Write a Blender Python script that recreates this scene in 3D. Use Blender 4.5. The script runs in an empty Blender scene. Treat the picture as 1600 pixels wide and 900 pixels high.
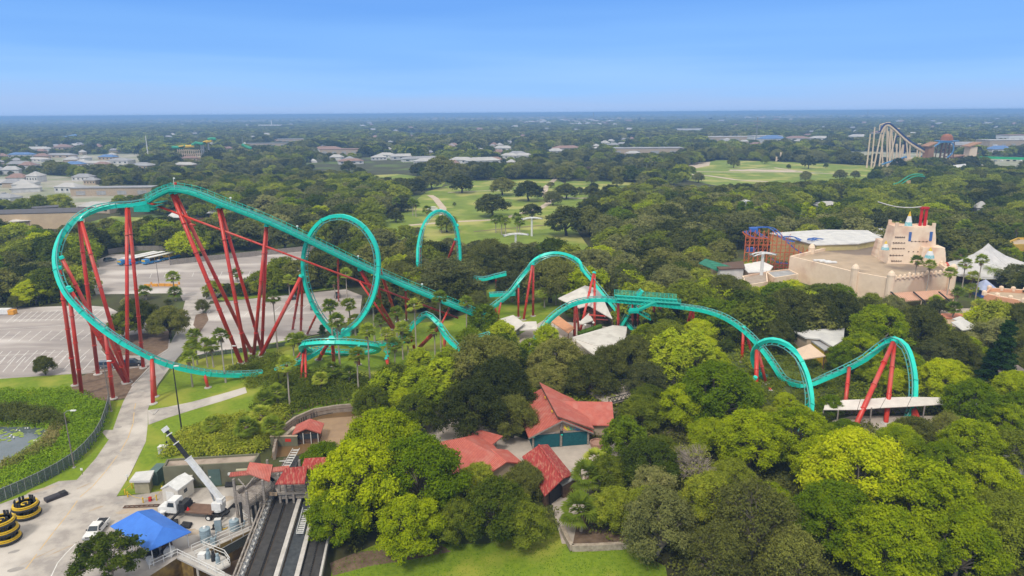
import bpy, math, random
import numpy as np
from mathutils import Vector, Matrix, noise
R = math.radians
PI = math.pi
rnd = random.Random(11)
S = bpy.context.scene
COL = S.collection

# ------------------------------------------------------------------ camera
CH = 60.0
F = 1066.0
cam = bpy.data.cameras.new('camera')
camo = bpy.data.objects.new('camera', cam)
COL.objects.link(camo)
cam.sensor_width = 36.0
cam.lens = 36.0 * F / 1600.0
cam.clip_start = 0.5
cam.clip_end = 90000.0
CM = Matrix.Rotation(R(90 - 14.40), 3, 'X') @ Matrix.Rotation(R(-0.43), 3, 'Z')
camo.matrix_world = Matrix.Translation((0, 0, CH)) @ CM.to_4x4()
S.camera = camo
CMI = CM.inverted()

# ------------------------------------------------------------------ world
w = bpy.data.worlds.new('World')
S.world = w
w.use_nodes = True
nt = w.node_tree
nt.nodes.clear()
N = nt.nodes.new
SUN_EL, SUN_AZ = 52.0, 205.0         # azimuth measured from +Y clockwise
out = N('ShaderNodeOutputWorld'); bg = N('ShaderNodeBackground')
sky = N('ShaderNodeTexSky'); sky.sky_type = 'NISHITA'; sky.sun_disc = False
sky.sun_elevation = R(SUN_EL); sky.sun_rotation = R(SUN_AZ); sky.dust_density = 2.0; sky.air_density = 1.2
geo = N('ShaderNodeTexCoord'); sep = N('ShaderNodeSeparateXYZ')
mp = N('ShaderNodeMapping'); mp.inputs['Scale'].default_value = (0.9, 0.9, 14)
nz = N('ShaderNodeTexNoise'); nz.inputs['Scale'].default_value = 1.6; nz.inputs['Detail'].default_value = 3
ramp = N('ShaderNodeValToRGB')
sc = N('ShaderNodeVectorMath'); sc.operation = 'SCALE'; sc.inputs['Scale'].default_value = 9.3
mix = N('ShaderNodeMix'); mix.data_type = 'RGBA'; mix.inputs['Factor'].default_value = 0.90
ad = N('ShaderNodeMath'); ad.operation = 'MULTIPLY_ADD'
L = nt.links.new
L(geo.outputs['Generated'], sep.inputs[0]); L(geo.outputs['Generated'], mp.inputs[0]); L(mp.outputs[0], nz.inputs['Vector'])
L(nz.outputs['Fac'], ad.inputs[0]); ad.inputs[1].default_value = 0.11
zz = N('ShaderNodeMath'); zz.operation = 'SUBTRACT'; L(sep.outputs['Z'], zz.inputs[0]); zz.inputs[1].default_value = 0.055
mx = N('ShaderNodeMath'); mx.operation = 'MULTIPLY'; L(zz.outputs[0], mx.inputs[0]); mx.inputs[1].default_value = 1.0
L(mx.outputs[0], ad.inputs[2]); L(ad.outputs[0], ramp.inputs[0])
e = ramp.color_ramp.elements
e[0].position = 0.0; e[0].color = (.35, .53, .87, 1)
e[1].position = 1.0; e[1].color = (.92, .90, .86, 1)
for p, c in ((.02, (.36, .54, .88, 1)), (.05, (.29, .55, .97, 1)), (.085, (.20, .46, .95, 1)), (.15, (.13, .36, .88, 1)),
             (.24, (.20, .42, .88, 1)), (.36, (.75, .78, .82, 1)), (.55, (1.12, 1.07, .98, 1))):
    q = e.new(p); q.color = c
L(ramp.outputs[0], sc.inputs[0]); L(sky.outputs[0], mix.inputs['A']); L(sc.outputs[0], mix.inputs['B'])
L(mix.outputs['Result'], bg.inputs['Color']); bg.inputs['Strength'].default_value = 0.10
L(bg.outputs[0], out.inputs['Surface'])

# ------------------------------------------------------------------ sun
sl = bpy.data.lights.new('sun', 'SUN'); sl.energy = 1.9; sl.angle = R(10); sl.color = (1.0, .95, .86)
so = bpy.data.objects.new('sun', sl); COL.objects.link(so)
a = R(SUN_AZ)
sd = Vector((math.sin(a) * math.cos(R(SUN_EL)), math.cos(a) * math.cos(R(SUN_EL)), math.sin(R(SUN_EL))))
so.rotation_euler = sd.to_track_quat('Z', 'Y').to_euler()
S.view_settings.view_transform = 'Standard'; S.view_settings.look = 'None'
S.view_settings.exposure = 0.28; S.view_settings.gamma = 1.0
S.view_settings.use_curve_mapping = False
S.render.engine = 'CYCLES'
S.cycles.max_bounces = 6; S.cycles.transparent_max_bounces = 6; S.cycles.volume_bounces = 0
S.cycles.diffuse_bounces = 3; S.cycles.glossy_bounces = 2; S.cycles.transmission_bounces = 3

# ------------------------------------------------------------------ measuring
def ray(px, py):
    return CM @ Vector(((px - 800) / F, (450 - py) / F, -1))
def P(px, py, z=0.0):
    d = ray(px, py); t = (z - CH) / d.z
    return Vector((d.x * t, d.y * t, z))
def Q(px, py, D):
    d = ray(px, py); t = D / d.y
    return Vector((d.x * t, D, CH + d.z * t))
def proj(v):
    c = CMI @ (Vector(v) - Vector((0, 0, CH)))
    return 800 + F * c.x / -c.z, 450 - F * c.y / -c.z
def ppm(v):
    c = CMI @ (Vector(v) - Vector((0, 0, CH)))
    return F / -c.z
def above(base, px, py):
    """point above ground point base that sits at picture height py"""
    q = Q(px, py, base.y)
    return q.z

# ------------------------------------------------------------------ materials
MATS = {}
def mat(name, c1, c2=None, scale=1.0, rough=.75, detail=3, bump=0.0, metal=0.0, spec=.3, coords='Object',
        wave=None, stretch=None, c3=None, s3=.1, lo=.35, hi=.65):
    """plain procedural surface: two colours through noise, an optional third through a larger noise, optional ridges"""
    if name in MATS: return MATS[name]
    m = bpy.data.materials.new(name); m.use_nodes = True
    t = m.node_tree; b = t.nodes['Principled BSDF']; n = t.nodes.new; l = t.links.new
    b.inputs['Roughness'].default_value = rough; b.inputs['Metallic'].default_value = metal
    b.inputs['Specular IOR Level'].default_value = spec
    tc = n('ShaderNodeTexCoord'); src = tc.outputs[coords]
    if stretch:
        mpn = n('ShaderNodeMapping'); mpn.inputs['Scale'].default_value = stretch; l(src, mpn.inputs[0]); srcn = mpn.outputs[0]
    else: srcn = src
    c2 = c2 or tuple(x * .82 for x in c1)
    nz = n('ShaderNodeTexNoise'); nz.inputs['Scale'].default_value = scale; nz.inputs['Detail'].default_value = detail
    nz.inputs['Roughness'].default_value = .65
    l(srcn, nz.inputs['Vector'])
    r = n('ShaderNodeValToRGB'); l(nz.outputs['Fac'], r.inputs[0])
    r.color_ramp.elements[0].position = lo; r.color_ramp.elements[0].color = (*c2, 1)
    r.color_ramp.elements[1].position = hi; r.color_ramp.elements[1].color = (*c1, 1)
    col = r.outputs[0]
    if c3:
        n3 = n('ShaderNodeTexNoise'); n3.inputs['Scale'].default_value = s3; n3.inputs['Detail'].default_value = 4
        l(srcn, n3.inputs['Vector'])
        r3 = n('ShaderNodeValToRGB'); l(n3.outputs['Fac'], r3.inputs[0])
        r3.color_ramp.elements[0].position = .5; r3.color_ramp.elements[1].position = .62
        mx = n('ShaderNodeMix'); mx.data_type = 'RGBA'
        l(r3.outputs[0], mx.inputs['Factor']); l(col, mx.inputs['A']); mx.inputs['B'].default_value = (*c3, 1)
        col = mx.outputs['Result']
    h = None
    if wave:
        ax, ws, depth = wave
        wv = n('ShaderNodeTexWave'); wv.bands_direction = ax; wv.inputs['Scale'].default_value = ws
        l(src, wv.inputs['Vector'])
        bp = n('ShaderNodeBump'); bp.inputs['Strength'].default_value = min(1, depth); bp.inputs['Distance'].default_value = .12
        l(wv.outputs['Fac'], bp.inputs['Height']); l(bp.outputs[0], b.inputs['Normal'])
        mm = n('ShaderNodeMix'); mm.data_type = 'RGBA'; mm.blend_type = 'MULTIPLY'; mm.inputs['Factor'].default_value = .35
        l(col, mm.inputs['A']); l(wv.outputs['Color'], mm.inputs['B']); col = mm.outputs['Result']
    elif bump:
        bp = n('ShaderNodeBump'); bp.inputs['Strength'].default_value = bump; bp.inputs['Distance'].default_value = .1
        l(nz.outputs['Fac'], bp.inputs['Height']); l(bp.outputs[0], b.inputs['Normal'])
    l(col, b.inputs['Base Color'])
    MATS[name] = m
    return m

def leafmat(name, c1, c2, c3=None, trans=.25, scale=.35):
    """foliage: clump-sized colour noise, a random tint for each tree, a little light through the leaf"""
    m = bpy.data.materials.new(name); m.use_nodes = True
    t = m.node_tree; t.nodes.clear(); n = t.nodes.new; l = t.links.new
    tc = n('ShaderNodeTexCoord'); nz = n('ShaderNodeTexNoise'); nz.inputs['Scale'].default_value = scale; nz.inputs['Detail'].default_value = 5
    nz.inputs['Roughness'].default_value = .7
    l(tc.outputs['Object'], nz.inputs['Vector'])
    oi = n('ShaderNodeObjectInfo')
    mm = n('ShaderNodeMath'); mm.operation = 'MULTIPLY_ADD'; l(oi.outputs['Random'], mm.inputs[0]); mm.inputs[1].default_value = .56; mm.inputs[2].default_value = -.27
    ad = n('ShaderNodeMath'); l(mm.outputs[0], ad.inputs[0]); l(nz.outputs['Fac'], ad.inputs[1])
    r = n('ShaderNodeValToRGB'); l(ad.outputs[0], r.inputs[0])
    E = r.color_ramp.elements
    E[0].position = .28; E[0].color = (*c2, 1); E[1].position = .70; E[1].color = (*c1, 1)
    if c3: q = E.new(.85); q.color = (*c3, 1)
    d = n('ShaderNodeBsdfDiffuse'); tr = n('ShaderNodeBsdfTranslucent'); mx = n('ShaderNodeMixShader'); o = n('ShaderNodeOutputMaterial')
    mx.inputs[0].default_value = trans
    l(r.outputs[0], d.inputs[0]); l(r.outputs[0], tr.inputs[0]); l(d.outputs[0], mx.inputs[1]); l(tr.outputs[0], mx.inputs[2]); l(mx.outputs[0], o.inputs[0])
    return m

# ------------------------------------------------------------------ objects
def tag(o, label=None, cat=None, group=None, kind=None):
    if label: o['label'] = label
    if cat: o['category'] = cat
    if group: o['group'] = group
    if kind: o['kind'] = kind
    return o
def thing(name, label, cat, loc=(0, 0, 0), rz=0.0, group=None):
    o = bpy.data.objects.new(name, None); COL.objects.link(o)
    o.empty_display_size = .3
    o.location = loc; o.rotation_euler = (0, 0, rz)
    return tag(o, label, cat, group)
def copy_thing(src, loc, rz=0.0, scale=(1, 1, 1), label=None, group=None, cat=None):
    r = src.copy(); COL.objects.link(r)
    r.location = loc; r.rotation_euler = (0, 0, rz); r.scale = scale
    if label: r['label'] = label
    if cat: r['category'] = cat
    if group: r['group'] = group
    for ch in KIDS.get(src.name, []):
        c = ch.copy(); COL.objects.link(c); c.parent = r
        KIDS.setdefault(r.name, []).append(c)
        for g in KIDS.get(ch.name, []):
            d = g.copy(); COL.objects.link(d); d.parent = c
            KIDS.setdefault(c.name, []).append(d)
    return r
KIDS = {}
class MB:
    """collects shapes, then links them as ONE mesh object"""
    def __init__(s): s.v = []; s.f = []; s.m = []; s.mi = 0
    def add(s, vs, fs):
        k = len(s.v); s.v += [tuple(x) for x in vs]; s.f += [tuple(i + k for i in f) for f in fs]; s.m += [s.mi] * len(fs); return s
    def box(s, c, d, rz=0.0, rot=None):
        x, y, z = (q / 2 for q in d)
        M = rot if rot else Matrix.Rotation(rz, 3, 'Z'); c = Vector(c)
        vs = [c + M @ Vector((sx * x, sy * y, sz * z)) for sz in (-1, 1) for sx, sy in ((-1, -1), (1, -1), (1, 1), (-1, 1))]
        return s.add(vs, [(3, 2, 1, 0), (4, 5, 6, 7), (0, 1, 5, 4), (1, 2, 6, 5), (2, 3, 7, 6), (3, 0, 4, 7)])
    def beam(s, a, b, w, h=None, up=(0, 0, 1)):
        h = h or w; a = Vector(a); b = Vector(b); d = (b - a); ln = d.length
        if ln < 1e-6: return s
        d.normalize(); u = Vector(up)
        if abs(d.dot(u)) > .98: u = Vector((1, 0, 0))
        x = d.cross(u).normalized(); u = x.cross(d).normalized()
        vs = [p + x * (sx * w / 2) + u * (sy * h / 2) for p in (a, b) for sx, sy in ((-1, -1), (1, -1), (1, 1), (-1, 1))]
        return s.add(vs, [(3, 2, 1, 0), (4, 5, 6, 7), (0, 1, 5, 4), (1, 2, 6, 5), (2, 3, 7, 6), (3, 0, 4, 7)])
    def tube(s, pts, rad, n=8, cap=True):
        pts = [Vector(p) for p in pts]
        if not isinstance(rad, (list, tuple)): rad = [rad] * len(pts)
        vs = []; pu = None
        for i, p in enumerate(pts):
            d = (pts[min(i + 1, len(pts) - 1)] - pts[max(i - 1, 0)]).normalized()
            if pu is None:
                pu = Vector((1, 0, 0)) if abs(d.x) < .8 else Vector((0, 1, 0))
            x = d.cross(pu).normalized(); pu = x.cross(d).normalized()
            for k in range(n):
                a = 2 * PI * k / n
                vs.append(p + (x * math.cos(a) + pu * math.sin(a)) * rad[i])
        fs = [(i * n + k, i * n + (k + 1) % n, (i + 1) * n + (k + 1) % n, (i + 1) * n + k) for i in range(len(pts) - 1) for k in range(n)]
        if cap: fs += [tuple(reversed(range(n))), tuple(range((len(pts) - 1) * n, len(pts) * n))]
        return s.add(vs, fs)
    def prism(s, poly, z0, z1, top=True, bottom=True):
        n = len(poly)
        ar = sum(poly[i][0] * poly[(i + 1) % n][1] - poly[(i + 1) % n][0] * poly[i][1] for i in range(n))
        if ar < 0: poly = list(reversed(poly))
        vs = [(p[0], p[1], z0) for p in poly] + [(p[0], p[1], z1) for p in poly]
        fs = [(i, (i + 1) % n, n + (i + 1) % n, n + i) for i in range(n)]
        if top: fs.append(tuple(range(n, 2 * n)))
        if bottom: fs.append(tuple(reversed(range(n))))
        return s.add(vs, fs)
    def lathe(s, prof, c=(0, 0, 0), n=16, sx=1, sy=1):
        vs = [(c[0] + r * sx * math.cos(2 * PI * k / n), c[1] + r * sy * math.sin(2 * PI * k / n), c[2] + z) for r, z in prof for k in range(n)]
        fs = [(i * n + k, i * n + (k + 1) % n, (i + 1) * n + (k + 1) % n, (i + 1) * n + k) for i in range(len(prof) - 1) for k in range(n)]
        fs += [tuple(reversed(range(n))), tuple(range((len(prof) - 1) * n, len(prof) * n))]
        return s.add(vs, fs)
    def slab(s, q, t):
        """four corners (any plane) with thickness t downward"""
        q = [Vector(p) for p in q]; n = len(q)
        vs = q + [p - Vector((0, 0, t)) for p in q]
        fs = [tuple(range(n)), tuple(reversed(range(n, 2 * n)))] + [(i, n + i, n + (i + 1) % n, (i + 1) % n) for i in range(n)]
        return s.add(vs, fs)
    def build(s, name, m=None, parent=None, world=False, smooth=False, label=None):
        me = bpy.data.meshes.new(name)
        vs = s.v
        if world and parent is not None:
            o = parent.location; k = parent
            if k.parent: o = o + k.parent.location
            vs = [(x - o.x, y - o.y, z - o.z) for x, y, z in vs]
        me.from_pydata(vs, [], s.f)
        for q in (m if isinstance(m, (list, tuple)) else [m]):
            if q: me.materials.append(q)
        if max(s.m or [0]) > 0: me.polygons.foreach_set('material_index', s.m)
        if smooth: me.polygons.foreach_set('use_smooth', [True] * len(me.polygons))
        me.update()
        o = bpy.data.objects.new(name, me); COL.objects.link(o)
        if parent is not None:
            o.parent = parent; KIDS.setdefault(parent.name, []).append(o)
        if label: o['label'] = label
        return o
def inside(x, y, poly):
    c = False; j = len(poly) - 1
    for i in range(len(poly)):
        xi, yi = poly[i][0], poly[i][1]; xj, yj = poly[j][0], poly[j][1]
        if (yi > y) != (yj > y) and x < (xj - xi) * (y - yi) / (yj - yi) + xi: c = not c
        j = i
    return c
def pxpoly(pts, z=0.0): return [tuple(P(x, y, z)[:2]) for x, y in pts]
# common paints
TEAL = mat('teal_paint', (.012, .68, .52), (.012, .58, .45), .4, rough=.38, spec=.5)
TEALD = mat('teal_mesh_paint', (.01, .46, .34), (.008, .34, .25), 1.2, rough=.5)
RED = mat('red_paint', (.66, .045, .022), (.54, .035, .02), .35, rough=.42, spec=.5, c3=(.55, .09, .06), s3=.25)
CONC = mat('concrete', (.50, .47, .43), (.40, .37, .34), .35, rough=.9, bump=.2, c3=(.55, .52, .48), s3=.07)
WHITE = mat('white_paint', (.78, .77, .74), (.66, .65, .62), 1.5, rough=.5)
BLACK = mat('black_rubber', (.025, .025, .027), (.04, .04, .04), 3, rough=.8)
STEEL = mat('grey_steel', (.35, .36, .36), (.26, .27, .27), 2, rough=.5, metal=.4)
WOODG = mat('weathered_wood', (.36, .32, .28), (.20, .17, .145), 2.2, rough=.9, bump=.3, stretch=(1, 1, 6))
WOODB = mat('brown_wood', (.17, .10, .065), (.09, .055, .035), 2, rough=.85)
GLASS = mat('dark_glass', (.03, .045, .06), (.02, .03, .04), 1, rough=.12, spec=.7)
YEL = mat('yellow_paint', (.75, .50, .03), (.65, .42, .02), 2, rough=.5)
TAN = mat('tan_wall', (.48, .38, .27), (.40, .31, .22), .8, rough=.85)
PEACH = mat('peach_stucco', (.86, .68, .50), (.78, .60, .43), .35, rough=.9, bump=.2, c3=(.68, .47, .33), s3=.12)
GREYR = mat('grey_roof', (.42, .41, .40), (.30, .30, .30), .4, rough=.8)
PALER = mat('pale_roof', (.66, .64, .60), (.50, .49, .47), .3, rough=.8)
REDR = mat('red_metal_roof', (.62, .165, .115), (.53, .125, .09), 1.2, rough=.6, wave=('X', 1.3, .5), c3=(.60, .20, .15), s3=.5)
REDW = mat('weathered_red_roof', (.52, .075, .06), (.36, .045, .04), 1.6, rough=.75, wave=('X', 1.3, .5), c3=(.54, .19, .13), s3=1.4, stretch=(2.2, .7, 1), detail=6)
# ================================================================== the setting
def sheet(name, pts, m, z, thick=0.0, world=None):
    poly = world if world else pxpoly(pts)
    b = MB()
    n = len(poly)
    ar = sum(poly[i][0] * poly[(i + 1) % n][1] - poly[(i + 1) % n][0] * poly[i][1] for i in range(n))
    if ar < 0: poly = list(reversed(poly))
    if thick: b.prism(poly, z - thick, z, bottom=False)
    else: b.add([(x, y, z) for x, y in poly], [tuple(range(n))])
    o = b.build(name, m); tag(o, kind='structure'); return poly

GRASS = mat('lawn_grass', (.195, .275, .012), (.13, .20, .010), 1.2, rough=.95, detail=6, bump=.4, c3=(.28, .30, .035), s3=.09)
GRASSF = mat('field_grass', (.21, .275, .026), (.135, .19, .022), .10, rough=.95, detail=8, c3=(.36, .35, .09), s3=.035)
FLOOR = mat('forest_floor', (.075, .085, .022), (.05, .042, .02), .09, rough=.95, detail=8, bump=.3, c3=(.10, .14, .02), s3=.02)
DIRT = mat('brown_mulch', (.22, .15, .10), (.13, .085, .055), .8, rough=.95, detail=6, bump=.4)
ASPH = mat('aged_asphalt', (.455, .41, .36), (.33, .295, .265), .3, rough=.9, detail=9, bump=.15, c3=(.56, .51, .45), s3=.09, lo=.42, hi=.58)
LOT = mat('parking_asphalt', (.41, .36, .325), (.285, .25, .23), .09, rough=.9, detail=9, bump=.15, c3=(.55, .50, .455), s3=.035, stretch=(.6, 2.2, 1))
PLAZA = mat('plaza_paving', (.50, .43, .365), (.42, .36, .305), .6, rough=.85, detail=5)
PAINTW = mat('white_line', (.74, .72, .68), (.58, .55, .51), .8, rough=.7)
PAINTY = mat('yellow_line', (.62, .42, .17), (.54, .40, .24), .8, rough=.7)

# ground sheet: one grid to the horizon, fine near, coarse far
from mathutils.geometry import tessellate_polygon
HOLE = pxpoly([(196, 925), (282, 869), (300, 876), (318, 863), (398, 826), (404, 850), (380, 935)])
def holed(poly, z):
    loops = [[Vector((x, y, z)) for x, y in poly], [Vector((x, y, z)) for x, y in HOLE]]
    tr = tessellate_polygon(loops); vs = [v for l_ in loops for v in l_]; fs = []
    for t_ in tr:
        a_, b_, c_ = (vs[i] for i in t_)
        fs.append(tuple(t_) if (b_ - a_).cross(c_ - a_).z > 0 else tuple(reversed(t_)))
    return vs, fs
ys = [200, 300, 450, 650, 900, 1300, 1900, 2800, 4200, 6500, 10000, 16000, 24000, 34000]
b = MB(); nx = 24
for j, y in enumerate(ys):
    hw = max(900, 1.6 * abs(y) + 300)
    for i in range(nx + 1): b.v.append(((i / nx * 2 - 1) * hw, y, 0.0))
for j in range(len(ys) - 1):
    for i in range(nx):
        k = j * (nx + 1) + i; b.f.append((k, k + 1, k + nx + 2, k + nx + 1)); b.m.append(0)
b.add(*holed([(-900, -200), (900, -200), (900, 200), (-900, 200)], 0.0))
tag(b.build('ground', FLOOR), kind='structure')

OCHRE = mat('stained_basin_wall', (.36, .25, .07), (.20, .13, .05), .8, rough=.9, detail=6, c3=(.10, .07, .04), s3=.3)
MUD = mat('basin_floor', (.16, .11, .07), (.09, .06, .04), .3, rough=.6, detail=6)
b = MB(); k = len(HOLE)
b.add([(x, y, -3.6) for x, y in HOLE] + [(x, y, .03) for x, y in HOLE], [(i, (i + 1) % k, k + (i + 1) % k, k + i) for i in range(k)] + [(k + i, k + (i + 1) % k, (i + 1) % k, i) for i in range(0)])
tag(b.build('basin_wall', OCHRE), kind='structure')
b = MB(); b.add([(x, y, -3.6) for x, y in HOLE], [tuple(range(k))]); tag(b.build('basin_floor', MUD), kind='structure')
LAWN2 = [(180, 775), (205, 740), (228, 690), (232, 650), (231, 640), (250, 600), (285, 558), (350, 545), (430, 533), (560, 515),
         (700, 500), (760, 480), (760, 452), (800, 452), (905, 455), (870, 500), (790, 560), (660, 625), (560, 640), (420, 650), (345, 690), (300, 720), (255, 735), (255, 768)]
LAWN1 = [(-260, 600), (0, 592), (115, 584), (122, 612), (165, 628), (196, 624), (184, 655), (178, 686), (150, 716), (118, 752), (85, 757), (0, 790), (-260, 860)]
SAV1 = [(590, 350), (630, 330), (665, 300), (700, 290), (740, 282), (870, 280), (905, 300), (920, 325), (890, 345), (930, 400), (800, 400), (700, 385), (600, 372)]
SAV2 = [(1040, 275), (1070, 262), (1120, 250), (1200, 252), (1340, 258), (1392, 262), (1400, 272), (1340, 284), (1240, 292), (1120, 290)]
SAV3 = [(395, 290), (400, 280), (470, 276), (475, 284), (440, 292)]
SAV4 = [(600, 300), (560, 275), (620, 272), (700, 280), (690, 292)]
SAV5 = [(130, 350), (175, 338), (330, 345), (420, 342), (430, 360), (300, 372), (140, 368)]
SAV6 = [(880, 310), (885, 282), (990, 285), (1000, 300), (930, 318)]
FRONT = [(500, 1010), (520, 880), (600, 845), (700, 850), (760, 850), (840, 828), (875, 830), (890, 862), (985, 858), (1040, 885), (1060, 1010)]
G_lawn2 = sheet('lawn', LAWN2, GRASS, .012)
G_lawn1 = sheet('lawn', LAWN1, GRASS, .012)
G_front = sheet('lawn', FRONT, GRASS, .012)
FIELDS = [sheet('meadow', q, GRASSF, .02 + .006 * i) for i, q in enumerate((SAV1, SAV2, SAV3, SAV4, SAV5, SAV6))]
LOTA = [(-260, 492), (130, 477), (170, 480), (205, 498), (262, 512), (268, 545), (238, 570), (120, 584), (0, 592), (-260, 602)]
LOTB = [(150, 407), (175, 397), (262, 399), (268, 412), (330, 407), (400, 400), (470, 393), (535, 398), (548, 412), (480, 430), (440, 437), (395, 448), (345, 458), (334, 470), (286, 470), (280, 458), (150, 460), (140, 430)]
LOTC = [(326, 476), (352, 471), (540, 452), (566, 462), (562, 494), (505, 520), (405, 540), (350, 548), (308, 556), (308, 520)]
G_lota = sheet('parking_lot', LOTA, LOT, .022)
G_lotb = sheet('parking_lot', LOTB, LOT, .022)
G_lotc = sheet('parking_lot', LOTC, LOT, .022)
ROADL = [(92, 752), (120, 750), (150, 716), (172, 684), (184, 650), (193, 627), (206, 604), (240, 568), (262, 545), (275, 520), (284, 490), (290, 468)]
ROADR = [(182, 776), (203, 742), (228, 690), (231, 662), (231, 640), (246, 602), (276, 560), (300, 524), (312, 500), (320, 484), (330, 468)]
ROAD = [(-260, 1010), (-260, 880), (0, 788), (60, 766)] + ROADL + ROADR[::-1] + [(225, 772), (258, 766), (400, 757), (455, 757), (450, 790), (420, 880), (400, 1010)]
G_road = pxpoly(ROAD); b = MB(); b.add(*holed(G_road, .034)); tag(b.build('road', ASPH), kind='structure')
PATH = [(231, 641), (262, 636), (300, 628), (345, 616), (383, 605), (386, 614), (350, 626), (300, 641), (262, 653), (232, 664)]
G_path = sheet('path', PATH, ASPH, .038)
sheet('asphalt_patch', [(243, 566), (262, 545), (278, 520), (300, 524), (290, 545), (272, 566), (256, 580)], mat('darker_asphalt', (.33, .31, .29), (.38, .355, .33), .12, rough=.9, detail=6), .040)
DRIVE = [(160, 676), (163, 672), (186, 672), (182, 690), (168, 686)]
G_drive = sheet('path', DRIVE, ASPH, .038)
MULCH = [(112, 606), (118, 592), (150, 578), (200, 574), (240, 570), (212, 596), (196, 622), (165, 628), (120, 616)]
G_mul = sheet('gravel_bed', MULCH, DIRT, .028)
ISL = [(158, 548), (165, 528), (235, 520), (266, 516), (262, 545), (245, 556), (165, 556)]
G_isl = sheet('planting_island', ISL, DIRT, .04)
STRIP = [(302, 508), (306, 492), (322, 488), (326, 500), (312, 520)]
G_strip = sheet('planting_island', STRIP, DIRT, .04)
STRIP2 = [(338, 468), (350, 461), (440, 452), (540, 440), (545, 448), (440, 462), (352, 470)]
G_strip2 = sheet('planting_island', STRIP2, GRASS, .04)
PLZ = [(640, 640), (700, 640), (760, 668), (835, 690), (925, 690), (1000, 680), (1045, 700), (960, 745), (905, 800), (895, 850), (878, 850), (860, 780), (830, 740), (700, 760), (640, 700)]
G_plz = sheet('plaza', PLZ, PLAZA, .03)
PLZ2 = [(640, 648), (690, 632), (715, 650), (760, 668), (700, 672)]
YARD2 = [(800, 530), (850, 500), (905, 505), (980, 515), (975, 560), (930, 575), (850, 560)]
G_y2 = sheet('plaza', YARD2, PLAZA, .03)
for q in ([(700, 640), (760, 612), (870, 618), (905, 625), (985, 600), (1060, 585), (1060, 605), (985, 640), (900, 660), (840, 640)],
          [(1290, 660), (1330, 650), (1500, 650), (1600, 690), (1600, 720), (1440, 720), (1300, 690)],
          [(1110, 445), (1230, 430), (1240, 445), (1180, 470), (1120, 462)],
          [(1440, 500), (1450, 482), (1600, 482), (1600, 520), (1500, 512)]):
    sheet('walkway', q, PLAZA, .026)
SANDP = mat('sand_path', (.56, .46, .35), (.48, .39, .29), .2, rough=.95)
def strip(name, pts, w, m, z):
    ps = [P(x, y) for x, y in pts]; b = MB(); L_, R_ = [], []
    for i, p in enumerate(ps):
        d = (ps[min(i + 1, len(ps) - 1)] - ps[max(i - 1, 0)]).normalized(); n = Vector((-d.y, d.x, 0)) * w / 2
        L_.append(p + n); R_.append(p - n)
    k = len(ps)
    b.add([(q.x, q.y, z) for q in L_ + R_], [(i, k + i, k + i + 1, i + 1) for i in range(k - 1)])
    tag(b.build(name, m), kind='structure')
strip('dirt_track', [(640, 352), (700, 347), (780, 343), (820, 332), (845, 325), (862, 314), (875, 306)], 4.5, SANDP, .05)
strip('dirt_track', [(862, 314), (850, 305), (853, 292), (865, 282), (870, 276)], 4.5, SANDP, .055)
strip('dirt_track', [(875, 308), (905, 310), (925, 309)], 4.0, SANDP, .06)
strip('dirt_track', [(693, 345), (692, 325), (680, 310), (672, 305)], 4.5, SANDP, .065)
strip('dirt_track', [(740, 362), (850, 352), (870, 349)], 2.0, DIRT, .07)
strip('dirt_track', [(700, 301), (760, 298), (800, 298)], 2.5, SANDP, .07)
strip('dirt_track', [(1070, 268), (1140, 269), (1240, 269), (1320, 272)], 5, SANDP, .05)
strip('dirt_track', [(1075, 272), (1110, 275), (1150, 281), (1200, 284)], 6, SANDP, .055)
strip('dirt_track', [(1140, 267), (1170, 265), (1210, 262), (1270, 271)], 6, SANDP, .06)
sheet('dirt_field', [(1060, 264), (1080, 254), (1110, 253), (1108, 259), (1070, 266)], SANDP, .045)
sheet('dirt_field', [(1140, 267), (1140, 265), (1200, 265), (1250, 267), (1240, 269)], SANDP, .04)
# town ground: pale yards among the left-hand trees, the straight road beyond
TOWN = mat('town_ground', (.42, .38, .32), (.20, .23, .12), .03, rough=.95, detail=6)
TOWNP = [[(-60, 335), (-60, 280), (60, 272), (140, 280), (170, 300), (120, 312), (60, 322)],
         [(60, 326), (70, 318), (170, 300), (220, 290), (240, 296), (120, 330)],
         [(40, 262), (60, 244), (220, 240), (230, 262), (130, 268)],
         [(285, 248), (300, 243), (395, 240), (400, 247), (330, 252)],
         [(-60, 362), (-60, 340), (130, 340), (130, 356)],
         [(1500, 262), (1525, 246), (1700, 246), (1700, 272), (1580, 266)],
         [(1255, 235), (1500, 240), (1500, 262), (1400, 262)]]
G_town = [sheet('town_yard', q, TOWN, .08 + .008 * i) for i, q in enumerate(TOWNP)]
RDFAR = [(477, 232), (483, 232), (496, 254), (487, 254)]
G_far = [sheet('far_road', RDFAR, PALER, .06), sheet('far_road', [(478, 213), (482, 213), (491, 228), (485, 228)], PALER, .06)]

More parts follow.
